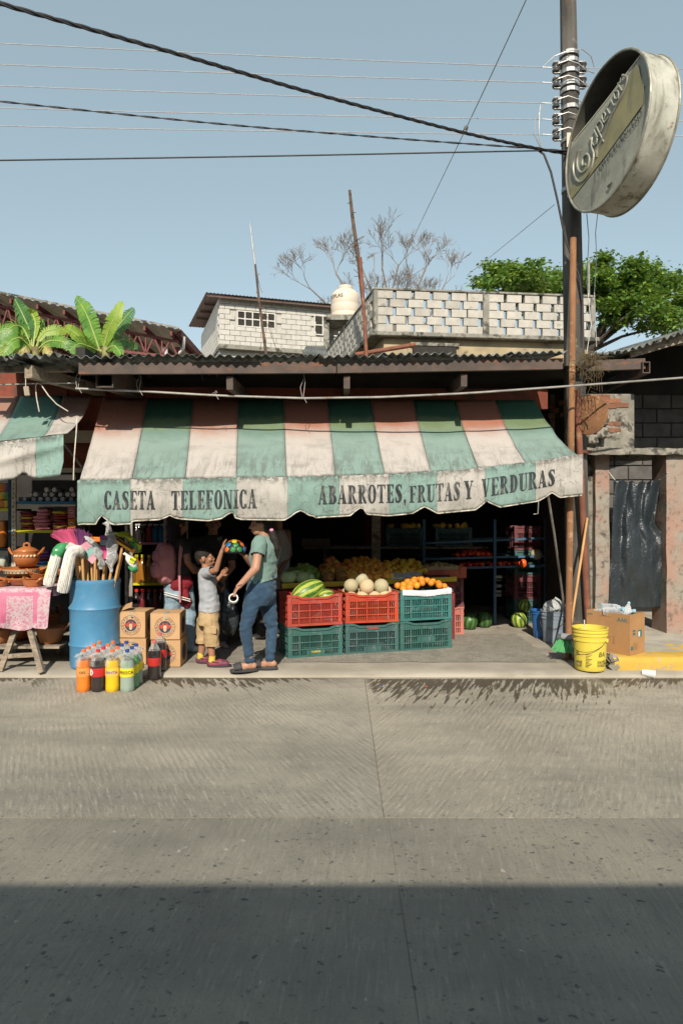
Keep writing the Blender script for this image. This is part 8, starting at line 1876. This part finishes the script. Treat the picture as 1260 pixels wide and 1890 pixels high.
def face_bits(par, q, f, s=1.0):
 m = frame(f)
 for sd in (-1, 1):
  e = MB(); e.ell(q(.083, sd * .033, .004), (.008 * s, .012 * s, .005 * s), 10, 6, m); e.build('eye', m_eyew, par, smooth='all')
  e = MB(); e.ell(q(.0895, sd * .033, .004), (.0045 * s, .0075 * s, .0055 * s), 10, 6, m); e.build('pupil', m_eye, par, smooth='all')
  e = MB(); e.tube([q(.093, sd * .016, .022), q(.092, sd * .034, .028), q(.078, sd * .052, .022)], [.003 * s, .004 * s, .002 * s], 6); e.build('eyebrow', m_hair, par)
 e = MB(); e.tube([q(.086, -.022, -.063), q(.099, -.008, -.061), q(.1005, 0, -.0625), q(.099, .008, -.061), q(.086, .022, -.063)], [.003 * s, .0055 * s, .005 * s, .0055 * s, .003 * s], 6); e.build('mouth', m_lip, par, smooth=True)
def wrinkle(seed, a=.006, f=9, dirn=(1, 1, 1)):
 dv = Vector(dirn)
 return lambda c: a * (mnoise.noise(Vector((c.x * f * dv.x, c.y * f * dv.y, c.z * f * dv.z + seed))) + .5 * mnoise.noise(Vector((c.x * f * 2.3 * dv.x, c.y * f * 2.3 * dv.y, c.z * f * 2.3 * dv.z + seed))))
def skin(par, name, mb, mat, vox=.008, sm=5, disp=None): me = remeshed(mb, name, vox, sm, disp); me.materials.append(mat); return put(name, me, None, par, True)
def clip_above(me_obj, fn):         # keep only the vertices where fn(co) > 0: clean hems
 me = me_obj.data; bm = bmesh.new(); bm.from_mesh(me); bmesh.ops.delete(bm, geom=[v for v in bm.verts if fn(v.co) < 0], context='VERTS'); bm.to_mesh(me); bm.free()
# ---- woman in green shirt and jeans
WD = 6.47
def Wp(px, py, dd=0.0): return P(px, py, WD + dd)
wo_ = thing('person', 'woman in sage green shirt and blue jeans holding a roll of white tape', 'person', G(475, 1240, SZ))
f = Vector((-.94, .34, 0)); fl_ = frame(f); fh = Vector((-1, .05, -.06))
sh_n, sh_f = Wp(479, 1001, -.18), Wp(500, 1001, .165); el_n, wr_n = Wp(472, 1049, -.275), Wp(440, 1083, -.29)
el_f, wr_f = Wp(466, 1042, .20), Wp(452, 1026, .08)
hipn, hipf = Wp(468, 1102, -.075), Wp(493, 1102, .08); knn, knf = Wp(453, 1160, -.10), Wp(502, 1162, .10); ann, anf = Wp(461, 1230, -.03), Wp(498, 1227, .06)
ann.z = SZ + .095; anf.z = SZ + .095
bd = MB(); qh = head(bd, Wp(482.5, 967.5, .0), fh, .225)
cap_(bd, Wp(486, 980, .01), Wp(489, 1000, .01), .050, .055); bd.ell(Wp(490, 1028), (.105, .150, .17), 16, 10, fl_); bd.ell(Wp(484, 1075), (.105, .135, .12), 16, 10, fl_)
chain(bd, [sh_n, el_n, wr_n], [.048, .040, .026]); chain(bd, [sh_f, el_f, wr_f], [.046, .038, .026])
hand(bd, wr_n, (Wp(428, 1102, -.30) - wr_n), (.75, .2, .5), .75, .165, 1); hand(bd, wr_f, (Wp(441, 1019, .04) - wr_f), (.0, -.3, .8), .35, .165, -1)
chain(bd, [hipn, knn, ann], [.075, .050, .036]); chain(bd, [hipf, knf, anf], [.075, .050, .036])
ff = Vector((-.97, -.22, 0)); ff2 = Vector((-.99, .10, 0))
for an_, fd in ((ann, ff), (anf, ff2)):
 a0 = Vector((an_.x, an_.y, SZ + .055)); cap_(bd, a0 - fd * .035, a0 + fd * .06, .034, .03); cap_(bd, a0 + fd * .05 - Vector((0, 0, .012)), a0 + fd * .135 - Vector((0, 0, .018)), .031, .021); cap_(bd, an_, a0, .036, .036)
skin(wo_, 'body', bd, sk_w, .0075, 4); face_bits(wo_, qh, fh, 1.02)
st_ = MB(); loft(st_, [(Wp(487.5, 989, .01), .052, .062), (Wp(489.5, 998, .01), .092, .150), (Wp(490.5, 1011), .118, .168), (Wp(487.5, 1030), .124, .160), (Wp(487.5, 1050), .108, .140), (Wp(486, 1068), .114, .145), (Wp(483, 1092), .134, .163)], fl_)
cap_(st_, sh_n, sh_n.lerp(el_n, .50), .066, .067); cap_(st_, sh_f, sh_f.lerp(el_f, .46), .064, .062)
hem = lambda c: (c.z - (Wp(453, 1083).z + (c.x - Wp(453, 0).x) / (Wp(512, 0).x - Wp(453, 0).x) * (Wp(0, 1067).z - Wp(0, 1083).z)))
m_sage = M('sage_cotton', (.15, .235, .205), (.125, .20, .175), 6, .9, .25, 22, sheen=.2)
shirt = skin(wo_, 'shirt', st_, m_sage, .0085, 5, creases(1, .010, (6, 6, 8), 7))
sl_n = sh_n.lerp(el_n, .50); sl_d = (el_n - sh_n).normalized(); sl_f = sh_f.lerp(el_f, .5); sl_df = (el_f - sh_f).normalized()
def keep(c):
 if hem(c) < 0: return -1
 w_ = c - sl_n; al = w_.dot(sl_d)
 if 0 < al < .10 and (w_ - sl_d * al).length < .080 and c.y < (sl_n + sl_d * al).y + .04: return -1
 if (c - Wp(487, 986, .01)).length < .055 and c.z > Wp(0, 991).z: return -1
 return 1
clip_above(shirt, keep)
sm_ = shirt.modifiers.new('thick', 'SOLIDIFY'); sm_.thickness = .004; sm_.offset = -1
jn = MB(); loft(jn, [(Wp(486, 1060), .108, .138), (Wp(484, 1074), .120, .150), (Wp(482, 1090), .130, .154), (Wp(481, 1103), .128, .154), (Wp(480, 1116), .095, .135)], fl_)
chain(jn, [hipn, knn.lerp(hipn, .5), knn, knn.lerp(ann, .35), ann + Vector((0, 0, .01))], [.085, .071, .055, .052, .040]); chain(jn, [hipf, knf.lerp(hipf, .5), knf, knf.lerp(anf, .35), anf + Vector((0, 0, .01))], [.085, .071, .055, .052, .040])
m_denim = M('blue_denim', (.030, .068, .118), (.020, .046, .085), 5, .9, .4, 70, dirt=(.055, .105, .16), damt=(.50, .74), dscale=4, sheen=.1)
jeans = skin(wo_, 'jeans', jn, m_denim, .0085, 4, lambda c: creases(4, .007 + .006 * math.exp(-((c.z - .50) / .07) ** 2) + .006 * math.exp(-((c.z - .18) / .09) ** 2) + .004 * math.exp(-((c.z - .80) / .08) ** 2), (5, 5, 20), 4)(c))
clip_above(jeans, lambda c: c.z - (SZ + .075))
for (p0, p1) in ((Wp(497, 1078, -.155), Wp(510, 1083, -.08)),): MB().tube([p0, p1], .003, 5).build('pocket_seam', M('seam_thread', (.10, .17, .26), None, 20), jeans)
m_slide = M('black_rubber', (.035, .037, .04), (.05, .05, .053), 12, .7)
for an_, fd, la in ((ann, ff, 'near'), (anf, ff2, 'far')):
 sd = Vector((-fd.y, fd.x, 0)); c_ = Vector((an_.x, an_.y, SZ)); s_ = MB(); outline = []
 for i in range(20): a = 2 * math.pi * i / 20; x = .055 + .135 * math.cos(a); w_ = .048 * (1 + .15 * math.cos(a)); outline.append(c_ + fd * x + sd * w_ * math.sin(a))
 n_ = len(outline); s_.add([Vector((p.x, p.y, SZ + .002)) for p in outline] + [Vector((p.x, p.y, SZ + .03)) for p in outline], [tuple(range(n_))[::-1], tuple(range(n_, 2 * n_))] + [(i, (i + 1) % n_, (i + 1) % n_ + n_, i + n_) for i in range(n_)])
 sl = s_.build('slide_sandal', m_slide, wo_, bevel=.006)
 st2 = MB(); st2.grid(lambda u, v: c_ + fd * (.075 + .075 * v + .01 * math.sin(math.pi * u)) + sd * (.052 * math.cos(math.pi * u)) + Vector((0, 0, .028 + (.068 - .018 * v) * math.sin(math.pi * u) ** .7)), 16, 5); o = st2.build('strap', m_slide, sl, smooth='all'); o.modifiers.new('t', 'SOLIDIFY').thickness = .008
# hair with pony tail and clip
hr = MB(); hr.ell(qh(-.022, 0, .034), (.102, .088, .094), 16, 12, frame(fh)); hr.ell(qh(-.05, 0, -.02), (.07, .076, .07), 14, 10, frame(fh)); hr.ell(qh(-.075, 0, -.02), (.05, .05, .05), 12, 8, frame(fh))
chain(hr, [qh(-.09, 0, -.01), Wp(501, 979, -.03), Wp(506, 995, -.06), Wp(510, 1012, -.07), Wp(513, 1029, -.06)], [.045, .036, .042, .036, .012])
hob = skin(wo_, 'hair', hr, m_hair, .007, 3, lambda c: .004 * mnoise.noise(Vector((c.x * 50, c.y * 50, c.z * 7))))
clip_above(hob, lambda c: 1 if (frame(fh).transposed() @ (c - qh(0, 0, 0))).x < .045 + max(0, (c.z - qh(0, 0, .03).z)) * .7 and not ((frame(fh).transposed() @ (c - qh(0, 0, 0))).x > -.03 and c.z < qh(0, 0, .01).z) else -1)
MB().ell(Wp(501, 978, -.075), (.02, .012, .018), 10, 6).build('hair_clip', gloss('pink_clip', (.7, .3, .42)), wo_, smooth='all')
MB().tube([wr_n.lerp(el_n, .1) + Vector((.028 * math.cos(a), .028 * math.sin(a) , .012 * math.cos(a))) for a in np.linspace(0, 6.283, 17)], .005, 6).build('bracelet', gloss('dark_red_band', (.12, .02, .03)), wo_, smooth=True)
tp = MB(); tc0 = Wp(431, 1105, -.30); tp.lathe([(.033, -.02), (.043, -.02), (.043, .02), (.033, .02), (.033, -.02)], tc0, 28, rot=Euler((R(62), R(12), 0)).to_matrix()); tag(tp.build('tape_roll', M('white_tape', (.62, .62, .60), (.55, .55, .53), 10, .5), smooth=True), 'roll of white tape in the left hand of the woman in jeans', 'tape')
# ---- boy
BD = 6.72
def Bp(px, py, dd=0.0): return P(px, py, BD + dd)
boy = thing('person', 'small boy in grey T-shirt and khaki shorts reaching up to the patterned dome', 'person', G(388, 1232, SZ))
fb_ = Vector((.985, .10, .12)); fbt = frame((1, .05, 0))
bsn, bsf = Bp(381, 1058, -.115), Bp(384, 1057, .115); bel, bwr = Bp(399, 1052, -.20), Bp(409.5, 1017, -.24); ble, bwf = Bp(396, 1075, .17), Bp(408, 1062, .22)
kn_n, kn_f = Bp(389, 1190, -.07), Bp(374, 1186, .07); an_n, an_f = Bp(392, 1222, -.075), Bp(371, 1214, .075); an_n.z = an_f.z = SZ + .07
bb = MB(); qb = head(bb, Bp(378.5, 1030), fb_, .195, True); cap_(bb, Bp(379, 1042), Bp(381, 1052), .036, .042); bb.ell(Bp(383, 1078), (.078, .10, .13), 14, 10, fbt); bb.ell(Bp(385, 1115), (.075, .09, .09), 14, 10, fbt)
chain(bb, [bsn, bel, bwr], [.034, .029, .020]); chain(bb, [bsf, ble, bwf], [.034, .028, .02]); hand(bb, bwr, (Bp(413, 1000, -.22) - bwr), (.75, .4, .3), .35, .125, 1); hand(bb, bwf, (Bp(416, 1052, .2) - bwf), (0, -1, .2), .4, .125, -1)
chain(bb, [Bp(386, 1130, -.06), kn_n, an_n], [.058, .041, .028]); chain(bb, [Bp(378, 1130, .06), kn_f, an_f], [.058, .041, .028])
for a_ in (an_n, an_f): a0 = Vector((a_.x, a_.y, SZ + .04)); cap_(bb, a_, a0, .028, .028); cap_(bb, a0 - Vector((.02, 0, 0)), a0 + Vector((.09, 0, -.008)), .027, .02)
skin(boy, 'body', bb, sk_b, .0068, 4); face_bits(boy, qb, fb_, .88)
bh_ = MB(); bh_.ell(qb(-.016, 0, .030), (.0865, .0705, .0815), 16, 12, frame(fb_)); bh_.ell(qb(-.045, 0, -.005), (.050, .062, .060), 14, 10, frame(fb_)); ho = skin(boy, 'hair', bh_, m_hair, .006, 3, lambda c: .0025 * mnoise.noise(c * 120))
frt = frame(fb_).transposed()
clip_above(ho, lambda c: 1 if (lambda l: (l.x < .012 or l.x < .030 + .72 * l.z) and l.z > -.055 and not (l.z < -.005 and l.x > -.045))(frt @ (c - qb(0, 0, 0))) else -1)
m_gt = M('grey_cotton', (.34, .355, .38), (.29, .305, .33), 6, .9, .25, 24, sheen=.15)
ts = MB(); loft(ts, [(Bp(380.5, 1048), .042, .052), (Bp(381, 1054), .062, .100), (Bp(382, 1063), .078, .112), (Bp(384, 1085), .084, .106), (Bp(386, 1106), .092, .110), (Bp(387, 1132), .102, .118)], fbt); cap_(ts, bsn, bsn.lerp(bel, .66), .046, .050); cap_(ts, bsf, bsf.lerp(ble, .5), .045, .048)
tso = skin(boy, 'shirt', ts, m_gt, .0075, 4, creases(7, .010, (7, 7, 9), 9))
zb_ = Bp(0, 1128).z; be = bsn.lerp(bel, .68); bdn = (bel - bsn).normalized()
clip_above(tso, lambda c: -1 if c.z < zb_ or ((c - be).dot(bdn) > 0 and c.y < BD - .11 and (c - be).length < .09) or ((c - Bp(379.5, 1046)).length < .042) else 1); tso.modifiers.new('t', 'SOLIDIFY').thickness = .004
so2 = MB(); loft(so2, [(Bp(386, 1120), .088, .104), (Bp(386, 1136), .098, .116), (Bp(384, 1152), .10, .128)], fbt); chain(so2, [Bp(388, 1145, -.06), Bp(390.5, 1165, -.068), Bp(391, 1192, -.072)], [.076, .075, .072]); chain(so2, [Bp(378, 1145, .06), Bp(376, 1165, .068), Bp(374.5, 1188, .07)], [.076, .072, .068])
m_khaki = M('khaki_cotton', (.43, .305, .165), (.36, .25, .13), 6, .9, .3, 24)
sho = skin(boy, 'shorts', so2, m_khaki, .0075, 4, creases(11, .010, (8, 8, 14), 5)); clip_above(sho, lambda c: c.z - Bp(0, 1189).z)
MB().box(Bp(394, 1163, -.145), (.06, .012, .075), rot=Euler((0, R(4), 0))).build('cargo_pocket', m_khaki, sho, bevel=.005)
m_sock = M('yellow_sock', (.62, .46, .08), None, 20, .9, .4, 60); m_croc = M('pink_clog', (.26, .045, .075), (.06, .03, .045), 30, .6, .1); m_crocs = M('dark_clog_sole', (.05, .035, .05), None, 20, .7)
for a_, s_ in ((an_n, 1.06), (an_f, 1.0)):
 MB().tube([Vector((a_.x - .004, a_.y, SZ + .05)), Vector((a_.x - .002, a_.y, SZ + .085)), Vector((a_.x, a_.y, SZ + .105))], [.034, .033, .032], 14).build('sock', m_sock, boy, smooth=True)
 c_ = Vector((a_.x + .055, a_.y, SZ)); cr_ = MB(); cap_(cr_, c_ + Vector((.005, 0, .038)), c_ + Vector((.075, 0, .03)), .038 * s_, .033 * s_); cap_(cr_, c_ + Vector((-.075, 0, .03)), c_ + Vector((.0, 0, .03)), .034 * s_, .036 * s_); ob = skin(boy, 'clog', cr_, m_croc, .006, 2); clip_above(ob, lambda c: 1 if c.z > SZ + .012 and not (c.z > SZ + .055 and c.x < c_.x - .005 and abs(c.y - c_.y) < .03) else -1)
 sl_ = MB(); ol = [(c_.x + .015 + .115 * math.cos(t) * s_, c_.y + .042 * s_ * math.sin(t)) for t in np.linspace(0, 6.283, 20, endpoint=False)]; sl_.prism(ol, SZ + .001, SZ + .022, 'z'); sl_.build('sole', m_crocs, ob, bevel=.004)
 MB().tube([c_ + Vector((.02, -.036, .05)), c_ + Vector((-.04, -.040, .055)), c_ + Vector((-.088, 0, .058)), c_ + Vector((-.04, .04, .055)), c_ + Vector((.02, .036, .05))], .006, 6).build('heel_strap', m_croc, ob, smooth=True)
# patterned dome held between them
ball = thing('toy_dome', 'colourful dome toy patterned like a football, black seams, between boy and woman', 'toy', Bp(433, 1018, -.2)); Bc = Bp(433, 1018, -.2); Br = .112
bl3 = MB(); pr = [(.001, -.012), (Br * .9, -.012), (Br * .985, 0)] + [(Br * .985 * math.cos(a), Br * .985 * math.sin(a) * 1.0) for a in np.linspace(.05, 1.55, 14)]; bl3.lathe(pr, Bc, 40); bl3.build('black_shell', m_blk, ball, smooth=True)
pc = [gloss('patch_green', (.04, .22, .07)), gloss('patch_blue', (.03, .17, .42)), gloss('patch_red', (.55, .05, .02)), gloss('patch_yellow', (.70, .50, .02)), gloss('patch_orange', (.62, .14, .02))]
ico = [];
for el_, nn_, off in ((14, 10, .0), (40, 7, .3), (66, 4, .1), (90, 1, 0)):
 for i in range(nn_): ico.append((R(el_), 2 * math.pi * i / nn_ + off - math.pi / 2))
for k_, (e_, a_) in enumerate(ico):
 n_ = Vector((math.cos(e_) * math.cos(a_), math.cos(e_) * math.sin(a_), math.sin(e_))); tx = Vector((-math.sin(a_), math.cos(a_), 0)); ty = n_.cross(tx); sides = 5 if k_ % 3 == 0 else 6; pa = MB(); rad = .030; ring_ = []
 for rr in (.0, .7, 1.0):
  for j in range(24): t = 2 * math.pi * j / 24; pol = math.cos(math.pi / sides) / math.cos((t % (2 * math.pi / sides)) - math.pi / sides); p = (n_ + (tx * math.cos(t) + ty * math.sin(t)) * rad * rr * (.6 + .4 * pol) / Br).normalized() * (Br + (.002 if rr < 1 else -.003)); ring_.append(Bc + p)
 pa.add(ring_, [(i * 24 + j, i * 24 + (j + 1) % 24, (i + 1) * 24 + (j + 1) % 24, (i + 1) * 24 + j) for i in range(2) for j in range(24)]); pa.build('patch', pc[[0, 0, 1, 2, 1, 0, 4, 3, 1, 4, 0, 4, 1, 2, 3, 0, 1, 3, 2, 3, 4, 3][k_ % 22]], ball, smooth='all')
# ---- girl with pink backpack
GD = 7.25
def Gp(px, py, dd=0.0): return P(px, py, GD + dd)
gl = thing('person', 'girl in black top carrying a pink backpack, red jacket tied at her waist', 'person', G(332, 1194, SZ)); fg = Vector((.80, .6, 0)); fgt = frame(fg)
gb_ = MB(); qg = head(gb_, Gp(330, 968), (.75, .65, -.1), .215); cap_(gb_, Gp(329, 984), Gp(328, 998), .048, .052); gb_.ell(Gp(330, 1035), (.10, .14, .20), 14, 10, fgt)
gs = [Gp(341, 1004, -.12), Gp(346, 1036, -.16), Gp(358, 1056, -.02)]; chain(gb_, gs, [.042, .036, .025]); hand(gb_, gs[2], (.4, .8, -.1), (0, 0, 1), .4, .15, 1); gs2 = [Gp(322, 1004, .12), Gp(345, 1040, .22), Gp(362, 1050, .3)]; chain(gb_, gs2, [.042, .036, .025]); hand(gb_, gs2[2], (.6, .7, 0), (0, 0, 1), .4, .15, -1)
ga = [Gp(318, 1190, -.04), Gp(347, 1190, .04)]
for a_ in ga: a_.z = SZ + .08; chain(gb_, [Vector((a_.x * .5 + Gp(328, 0).x * .5, a_.y, .80)), Vector((a_.x, a_.y, .46)), a_], [.075, .052, .036]); cap_(gb_, a_, a_ + Vector((.08, .05, -.045)), .034, .026)
skin(gl, 'body', gb_, sk_d, .0085, 4); face_bits(gl, qg, (.75, .65, -.1), .98)
gh_ = MB(); m_g = frame((.75, .65, -.1)); gh_.ell(qg(-.02, 0, .03), (.10, .087, .095), 14, 10, m_g); chain(gh_, [qg(-.06, 0, -.02), Gp(322, 995, -.06), Gp(318, 1012, -.1)], [.075, .07, .035]); ho = skin(gl, 'hair', gh_, m_hair, .008, 3, lambda c: .005 * mnoise.noise(Vector((c.x * 45, c.y * 45, c.z * 6)))); mgt = m_g.transposed(); clip_above(ho, lambda c: 1 if (mgt @ (c - qg(0, 0, 0))).x < .045 else -1)
gt_ = MB(); loft(gt_, [(Gp(329, 990), .06, .07), (Gp(330, 1000), .095, .15), (Gp(331, 1020), .115, .155), (Gp(330, 1050), .105, .14), (Gp(329, 1075), .115, .15)], fgt); cap_(gt_, gs[0], gs2[0], .058, .058); cap_(gt_, gs[0], gs[0].lerp(gs[1], .4), .056, .052); cap_(gt_, gs2[0], gs2[0].lerp(gs2[1], .4), .056, .052); m_btop = M('black_cotton', (.02, .02, .021), (.03, .03, .031), 6, .9, .2); skin(gl, 'top', gt_, m_btop, .009, 4, creases(3, .008))
gj = MB(); gj.ell(Gp(328, 1095), (.13, .165, .10), 16, 12, fgt)
for a_ in ga: chain(gj, [Vector((a_.x * .5 + Gp(328, 0).x * .5, a_.y, .78)), Vector((a_.x, a_.y, .46)), a_ + Vector((0, 0, .0))], [.105, .085, .075])
skin(gl, 'jeans', gj, M('pale_denim', (.25, .34, .41), (.20, .28, .35), 5, .9, .3, 60), .0095, 4, wrinkle(5, .010, 9, (1, 1, 1.6)))
gr = MB(); gr.ell(Gp(329, 1075), (.145, .18, .13), 16, 12, fgt); gr.ell(Gp(338, 1100, -.06), (.07, .10, .10), 14, 10, fgt); gr.ell(Gp(345, 1108, -.02), (.05, .06, .09), 12, 8, fgt); rd = skin(gl, 'tied_jacket', gr, M('dark_red_jersey', (.22, .015, .025), (.16, .012, .02), 6, .9, .3, 30), .0095, 4, wrinkle(9, .014, 8, (1, 1, 1.4)))
for dz in (0, .022): MB().tube([Gp(304 + 12 * i, 1097 + i * 3.2, -.175 + .012 * abs(i - 2)) + Vector((0, -.01, dz)) for i in range(5)], .005, 6).build('white_stripe', m_mop, rd, smooth=True)
bp = thing('backpack', 'pink backpack worn by the girl in the black top', 'backpack', Gp(304, 1075, -.05)); m_bp = M('pink_nylon', (.46, .20, .22), (.39, .16, .18), 6, .75, .2, 40); fbp = frame((-.85, -.5, 0)); bpc = Gp(305, 1036, -.10)
bk_ = MB(); sell(bk_, bpc + Vector((0, 0, -.02)), (.095, .135, .215), fbp, .62); skin(bp, 'main_bag', bk_, m_bp, .009, 2, creases(2, .007, (8, 8, 10), 4))
for dz, sx_, hz in ((-.085, .105, .085), (.055, .085, .06)):
 q = MB(); sell(q, bpc + fbp @ Vector((.085 if dz < 0 else .075, 0, dz)), (.05, sx_, hz), fbp, .6); pk = skin(bp, 'pocket', q, m_bp, .008, 2, creases(6, .005, (10, 10, 14), 3)); MB().tube([bpc + fbp @ Vector(((.085 if dz < 0 else .075) + .052 * math.cos((t - .5) * 2.6) + .003, sx_ * 1.0 * math.sin((t - .5) * 2.6), dz + hz * .45)) for t in np.linspace(0, 1, 14)], .004, 6).build('zip', M('zip_dark', (.22, .08, .09), None, 20), pk, smooth=True)
MB().tube([bpc + Vector((.0, .02, .2)), bpc + Vector((.0, .0, .25)), bpc + Vector((.05, .05, .2))], .01, 8).build('top_loop', m_bp, bp, smooth=True)
MB().tube([Gp(336, 996, -.12), Gp(334, 1015, -.19), Gp(331, 1050, -.2), Gp(332, 1100, -.22), Gp(333, 1112, -.22)], [.016, .02, .014, .010, .008], 8, sq=.4).build('strap', m_bp, bp, smooth=True)
m_snk = M('white_sneaker', (.58, .57, .54), (.5, .49, .46), 12, .7, .1); m_snk2 = M('grey_rose_sneaker', (.28, .22, .22), (.2, .16, .16), 12, .7, .1)
def shoe(par, c, fd, mat, s=1.0):
 fd = Vector(fd).normalized(); c = Vector((c.x, c.y, SZ)); q = MB(); cap_(q, c - fd * .05 + Vector((0, 0, .045)), c + fd * .07 + Vector((0, 0, .038)), .042 * s, .036 * s); cap_(q, c + fd * .06 + Vector((0, 0, .034)), c + fd * .15 + Vector((0, 0, .028)), .037 * s, .028 * s); cap_(q, c - fd * .03 + Vector((0, 0, .05)), c - fd * .03 + Vector((0, 0, .095)), .042 * s, .042 * s)
 o = skin(par, 'shoe', q, mat, .0075, 2); clip_above(o, lambda v: v.z - SZ - .006); return o
for a_ in ga: shoe(gl, a_, (.85, .5, 0), m_snk)
# ---- man in black behind the boy, with a black plastic bag
MD = 7.72
def Mp(px, py, dd=0.0): return P(px, py, MD + dd)
mn = thing('person', 'man in black T-shirt standing in the dim doorway behind the boy', 'person', G(395, 1190, SZ)); fm = Vector((.15, -1, 0)); fmt = frame(fm)
mb_ = MB(); qm = head(mb_, Mp(394, 967), (.2, -1, -.15), .225); cap_(mb_, Mp(393, 982), Mp(392, 996), .055, .06); mb_.ell(Mp(390, 1030), (.12, .17, .2), 14, 10, fmt)
ms = [Mp(358, 1002), Mp(356, 1046, .02), Mp(392, 1074, -.26)]; ms2 = [Mp(424, 1002), Mp(428, 1045, -.05), Mp(410, 1070, -.28)]
chain(mb_, ms, [.05, .044, .03]); chain(mb_, ms2, [.05, .044, .03]); hand(mb_, ms[2], (.7, -.3, -.35), (.2, -.3, -.9), .8, .18, 1); hand(mb_, ms2[2], (.35, -.5, -.6), (-.6, -.3, -.3), .8, .18, -1)
ma = [Mp(378, 1190), Mp(410, 1190, -.1)]
for a_ in ma: a_.z = SZ + .08; chain(mb_, [Vector((a_.x * .6 + Mp(393, 0).x * .4, a_.y, .82)), Vector((a_.x, a_.y, .46)), a_], [.08, .056, .04])
skin(mn, 'body', mb_, sk_d, .009, 4); face_bits(mn, qm, (.2, -1, -.15), 1.02)
mh = MB(); m_m = frame((.2, -1, -.15)); mh.ell(qm(-.02, 0, .032), (.10, .084, .092), 14, 10, m_m); ho = skin(mn, 'hair', mh, m_hair, .008, 3); mmt = m_m.transposed(); clip_above(ho, lambda c: 1 if (lambda l: l.x < .03 or l.z > .075)(mmt @ (c - qm(0, 0, 0))) else -1)
mt_ = MB(); loft(mt_, [(Mp(392, 988), .07, .08), (Mp(391, 998), .10, .17), (Mp(391, 1018), .13, .19), (Mp(391, 1055), .125, .175), (Mp(392, 1092), .135, .18)], fmt); cap_(mt_, ms[0], ms2[0], .075, .075); cap_(mt_, ms[0], ms[0].lerp(ms[1], .6), .072, .07); cap_(mt_, ms2[0], ms2[0].lerp(ms2[1], .6), .072, .07); tso = skin(mn, 'shirt', mt_, m_btop, .010, 4, creases(13, .009))
me = text_mesh('SJS', .05); wrap_mesh(me, lambda c_: Mp(405, 994, -.142) + Vector((c_.x, 0, c_.y + .1 * c_.x))); me.materials.append(M('grey_print', (.25, .25, .25), None, 20)); put('shirt_print', me, None, mn, True)
mj = MB(); mj.ell(Mp(393, 1092), (.13, .17, .10), 14, 10, fmt)
for a_ in ma: chain(mj, [Vector((a_.x * .6 + Mp(393, 0).x * .4, a_.y, .80)), Vector((a_.x, a_.y, .46)), a_], [.10, .08, .066])
skin(mn, 'trousers', mj, M('dark_trousers', (.03, .03, .035), (.045, .045, .05), 6, .9, .2), .010, 4, wrinkle(17, .009, 8, (1, 1, 1.6)))
for a_ in ma: shoe(mn, a_, (.45, -.9, 0), m_snk2)
bgm = thing('plastic_bag', 'black plastic bag hanging from the man’s hand behind the boy' if 0 else 'full black plastic bag hanging between the boy and the woman', 'bag', Mp(424, 1172, -.35))
bg_ = MB(); bc_ = Mp(423, 1130, -.36); bg_.ell(bc_ + Vector((0, 0, -.08)), (.105, .09, .17), 18, 12); chain(bg_, [bc_ + Vector((0, 0, .02)), Mp(417, 1092, -.34), Mp(413, 1079, -.33)], [.085, .04, .018]); skin(bgm, 'sack', bg_, m_poly, .009, 2, lambda c: .016 * mnoise.noise(Vector((c.x * 26, c.y * 26, c.z * 6))) + .006 * mnoise.noise(c * 30))
# ---- person in white vest, mostly hidden behind the woman
VD = 8.15
def Vp(px, py, dd=0.0): return P(px, py, VD + dd)
vp = thing('person', 'person in white sleeveless vest and dark trousers, mostly hidden behind the woman', 'person', G(500, 1178, SZ)); fv = Vector((-.5, -.85, 0)); fvt = frame(fv)
v_ = MB(); qv = head(v_, Vp(514, 945), fv, .225); cap_(v_, Vp(514, 965), Vp(514, 978), .05, .055); v_.ell(Vp(513, 1015), (.11, .15, .2), 14, 10, fvt); vs_ = [Vp(529, 984, .05), Vp(533, 1024, .0), Vp(515, 1056, -.2)]; chain(v_, vs_, [.05, .042, .028]); hand(v_, vs_[2], (-.6, -.5, -.3), (0, 0, -1), .6, .17, 1); vs2 = [Vp(498, 984, -.06), Vp(492, 1022, -.1), Vp(500, 1055, -.3)]; chain(v_, vs2, [.05, .042, .028]); hand(v_, vs2[2], (-.2, -.7, -.3), (0, 0, -1), .6, .17, -1)
va_ = [Vp(483, 1175, -.05), Vp(516, 1175, .1)]
for a_ in va_: a_.z = SZ + .08; chain(v_, [Vector((a_.x * .6 + Vp(508, 0).x * .4, a_.y, .80)), Vector((a_.x, a_.y, .46)), a_], [.08, .056, .04])
skin(vp, 'body', v_, sk_d, .010, 4); face_bits(vp, qv, fv, 1.0)
vh = MB(); m_v = frame(fv); vh.ell(qv(-.02, 0, .03), (.10, .086, .094), 14, 10, m_v); ho = skin(vp, 'hair', vh, m_hair, .009, 3); mvt = m_v.transposed(); clip_above(ho, lambda c: 1 if (lambda l: l.x < .03 or l.z > .075)(mvt @ (c - qv(0, 0, 0))) else -1)
vt = MB(); loft(vt, [(Vp(513, 978), .065, .075), (Vp(513, 990), .095, .115), (Vp(513, 1012), .12, .155), (Vp(513, 1050), .11, .145), (Vp(512, 1085), .125, .16)], fvt); skin(vp, 'vest', vt, M('white_vest', (.42, .40, .38), (.36, .34, .32), 6, .9, .2), .010, 4, wrinkle(23, .006))
vj = MB(); vj.ell(Vp(511, 1088), (.125, .165, .10), 14, 10, fvt)
for a_ in va_: chain(vj, [Vector((a_.x * .6 + Vp(508, 0).x * .4, a_.y, .78)), Vector((a_.x, a_.y, .46)), a_], [.10, .08, .066])
skin(vp, 'trousers', vj, M('dark_trousers', (.03, .03, .035)), .010, 4, wrinkle(27, .009, 8, (1, 1, 1.6)))
for a_ in va_: shoe(vp, a_, (-.9, -.35, 0), m_snk)
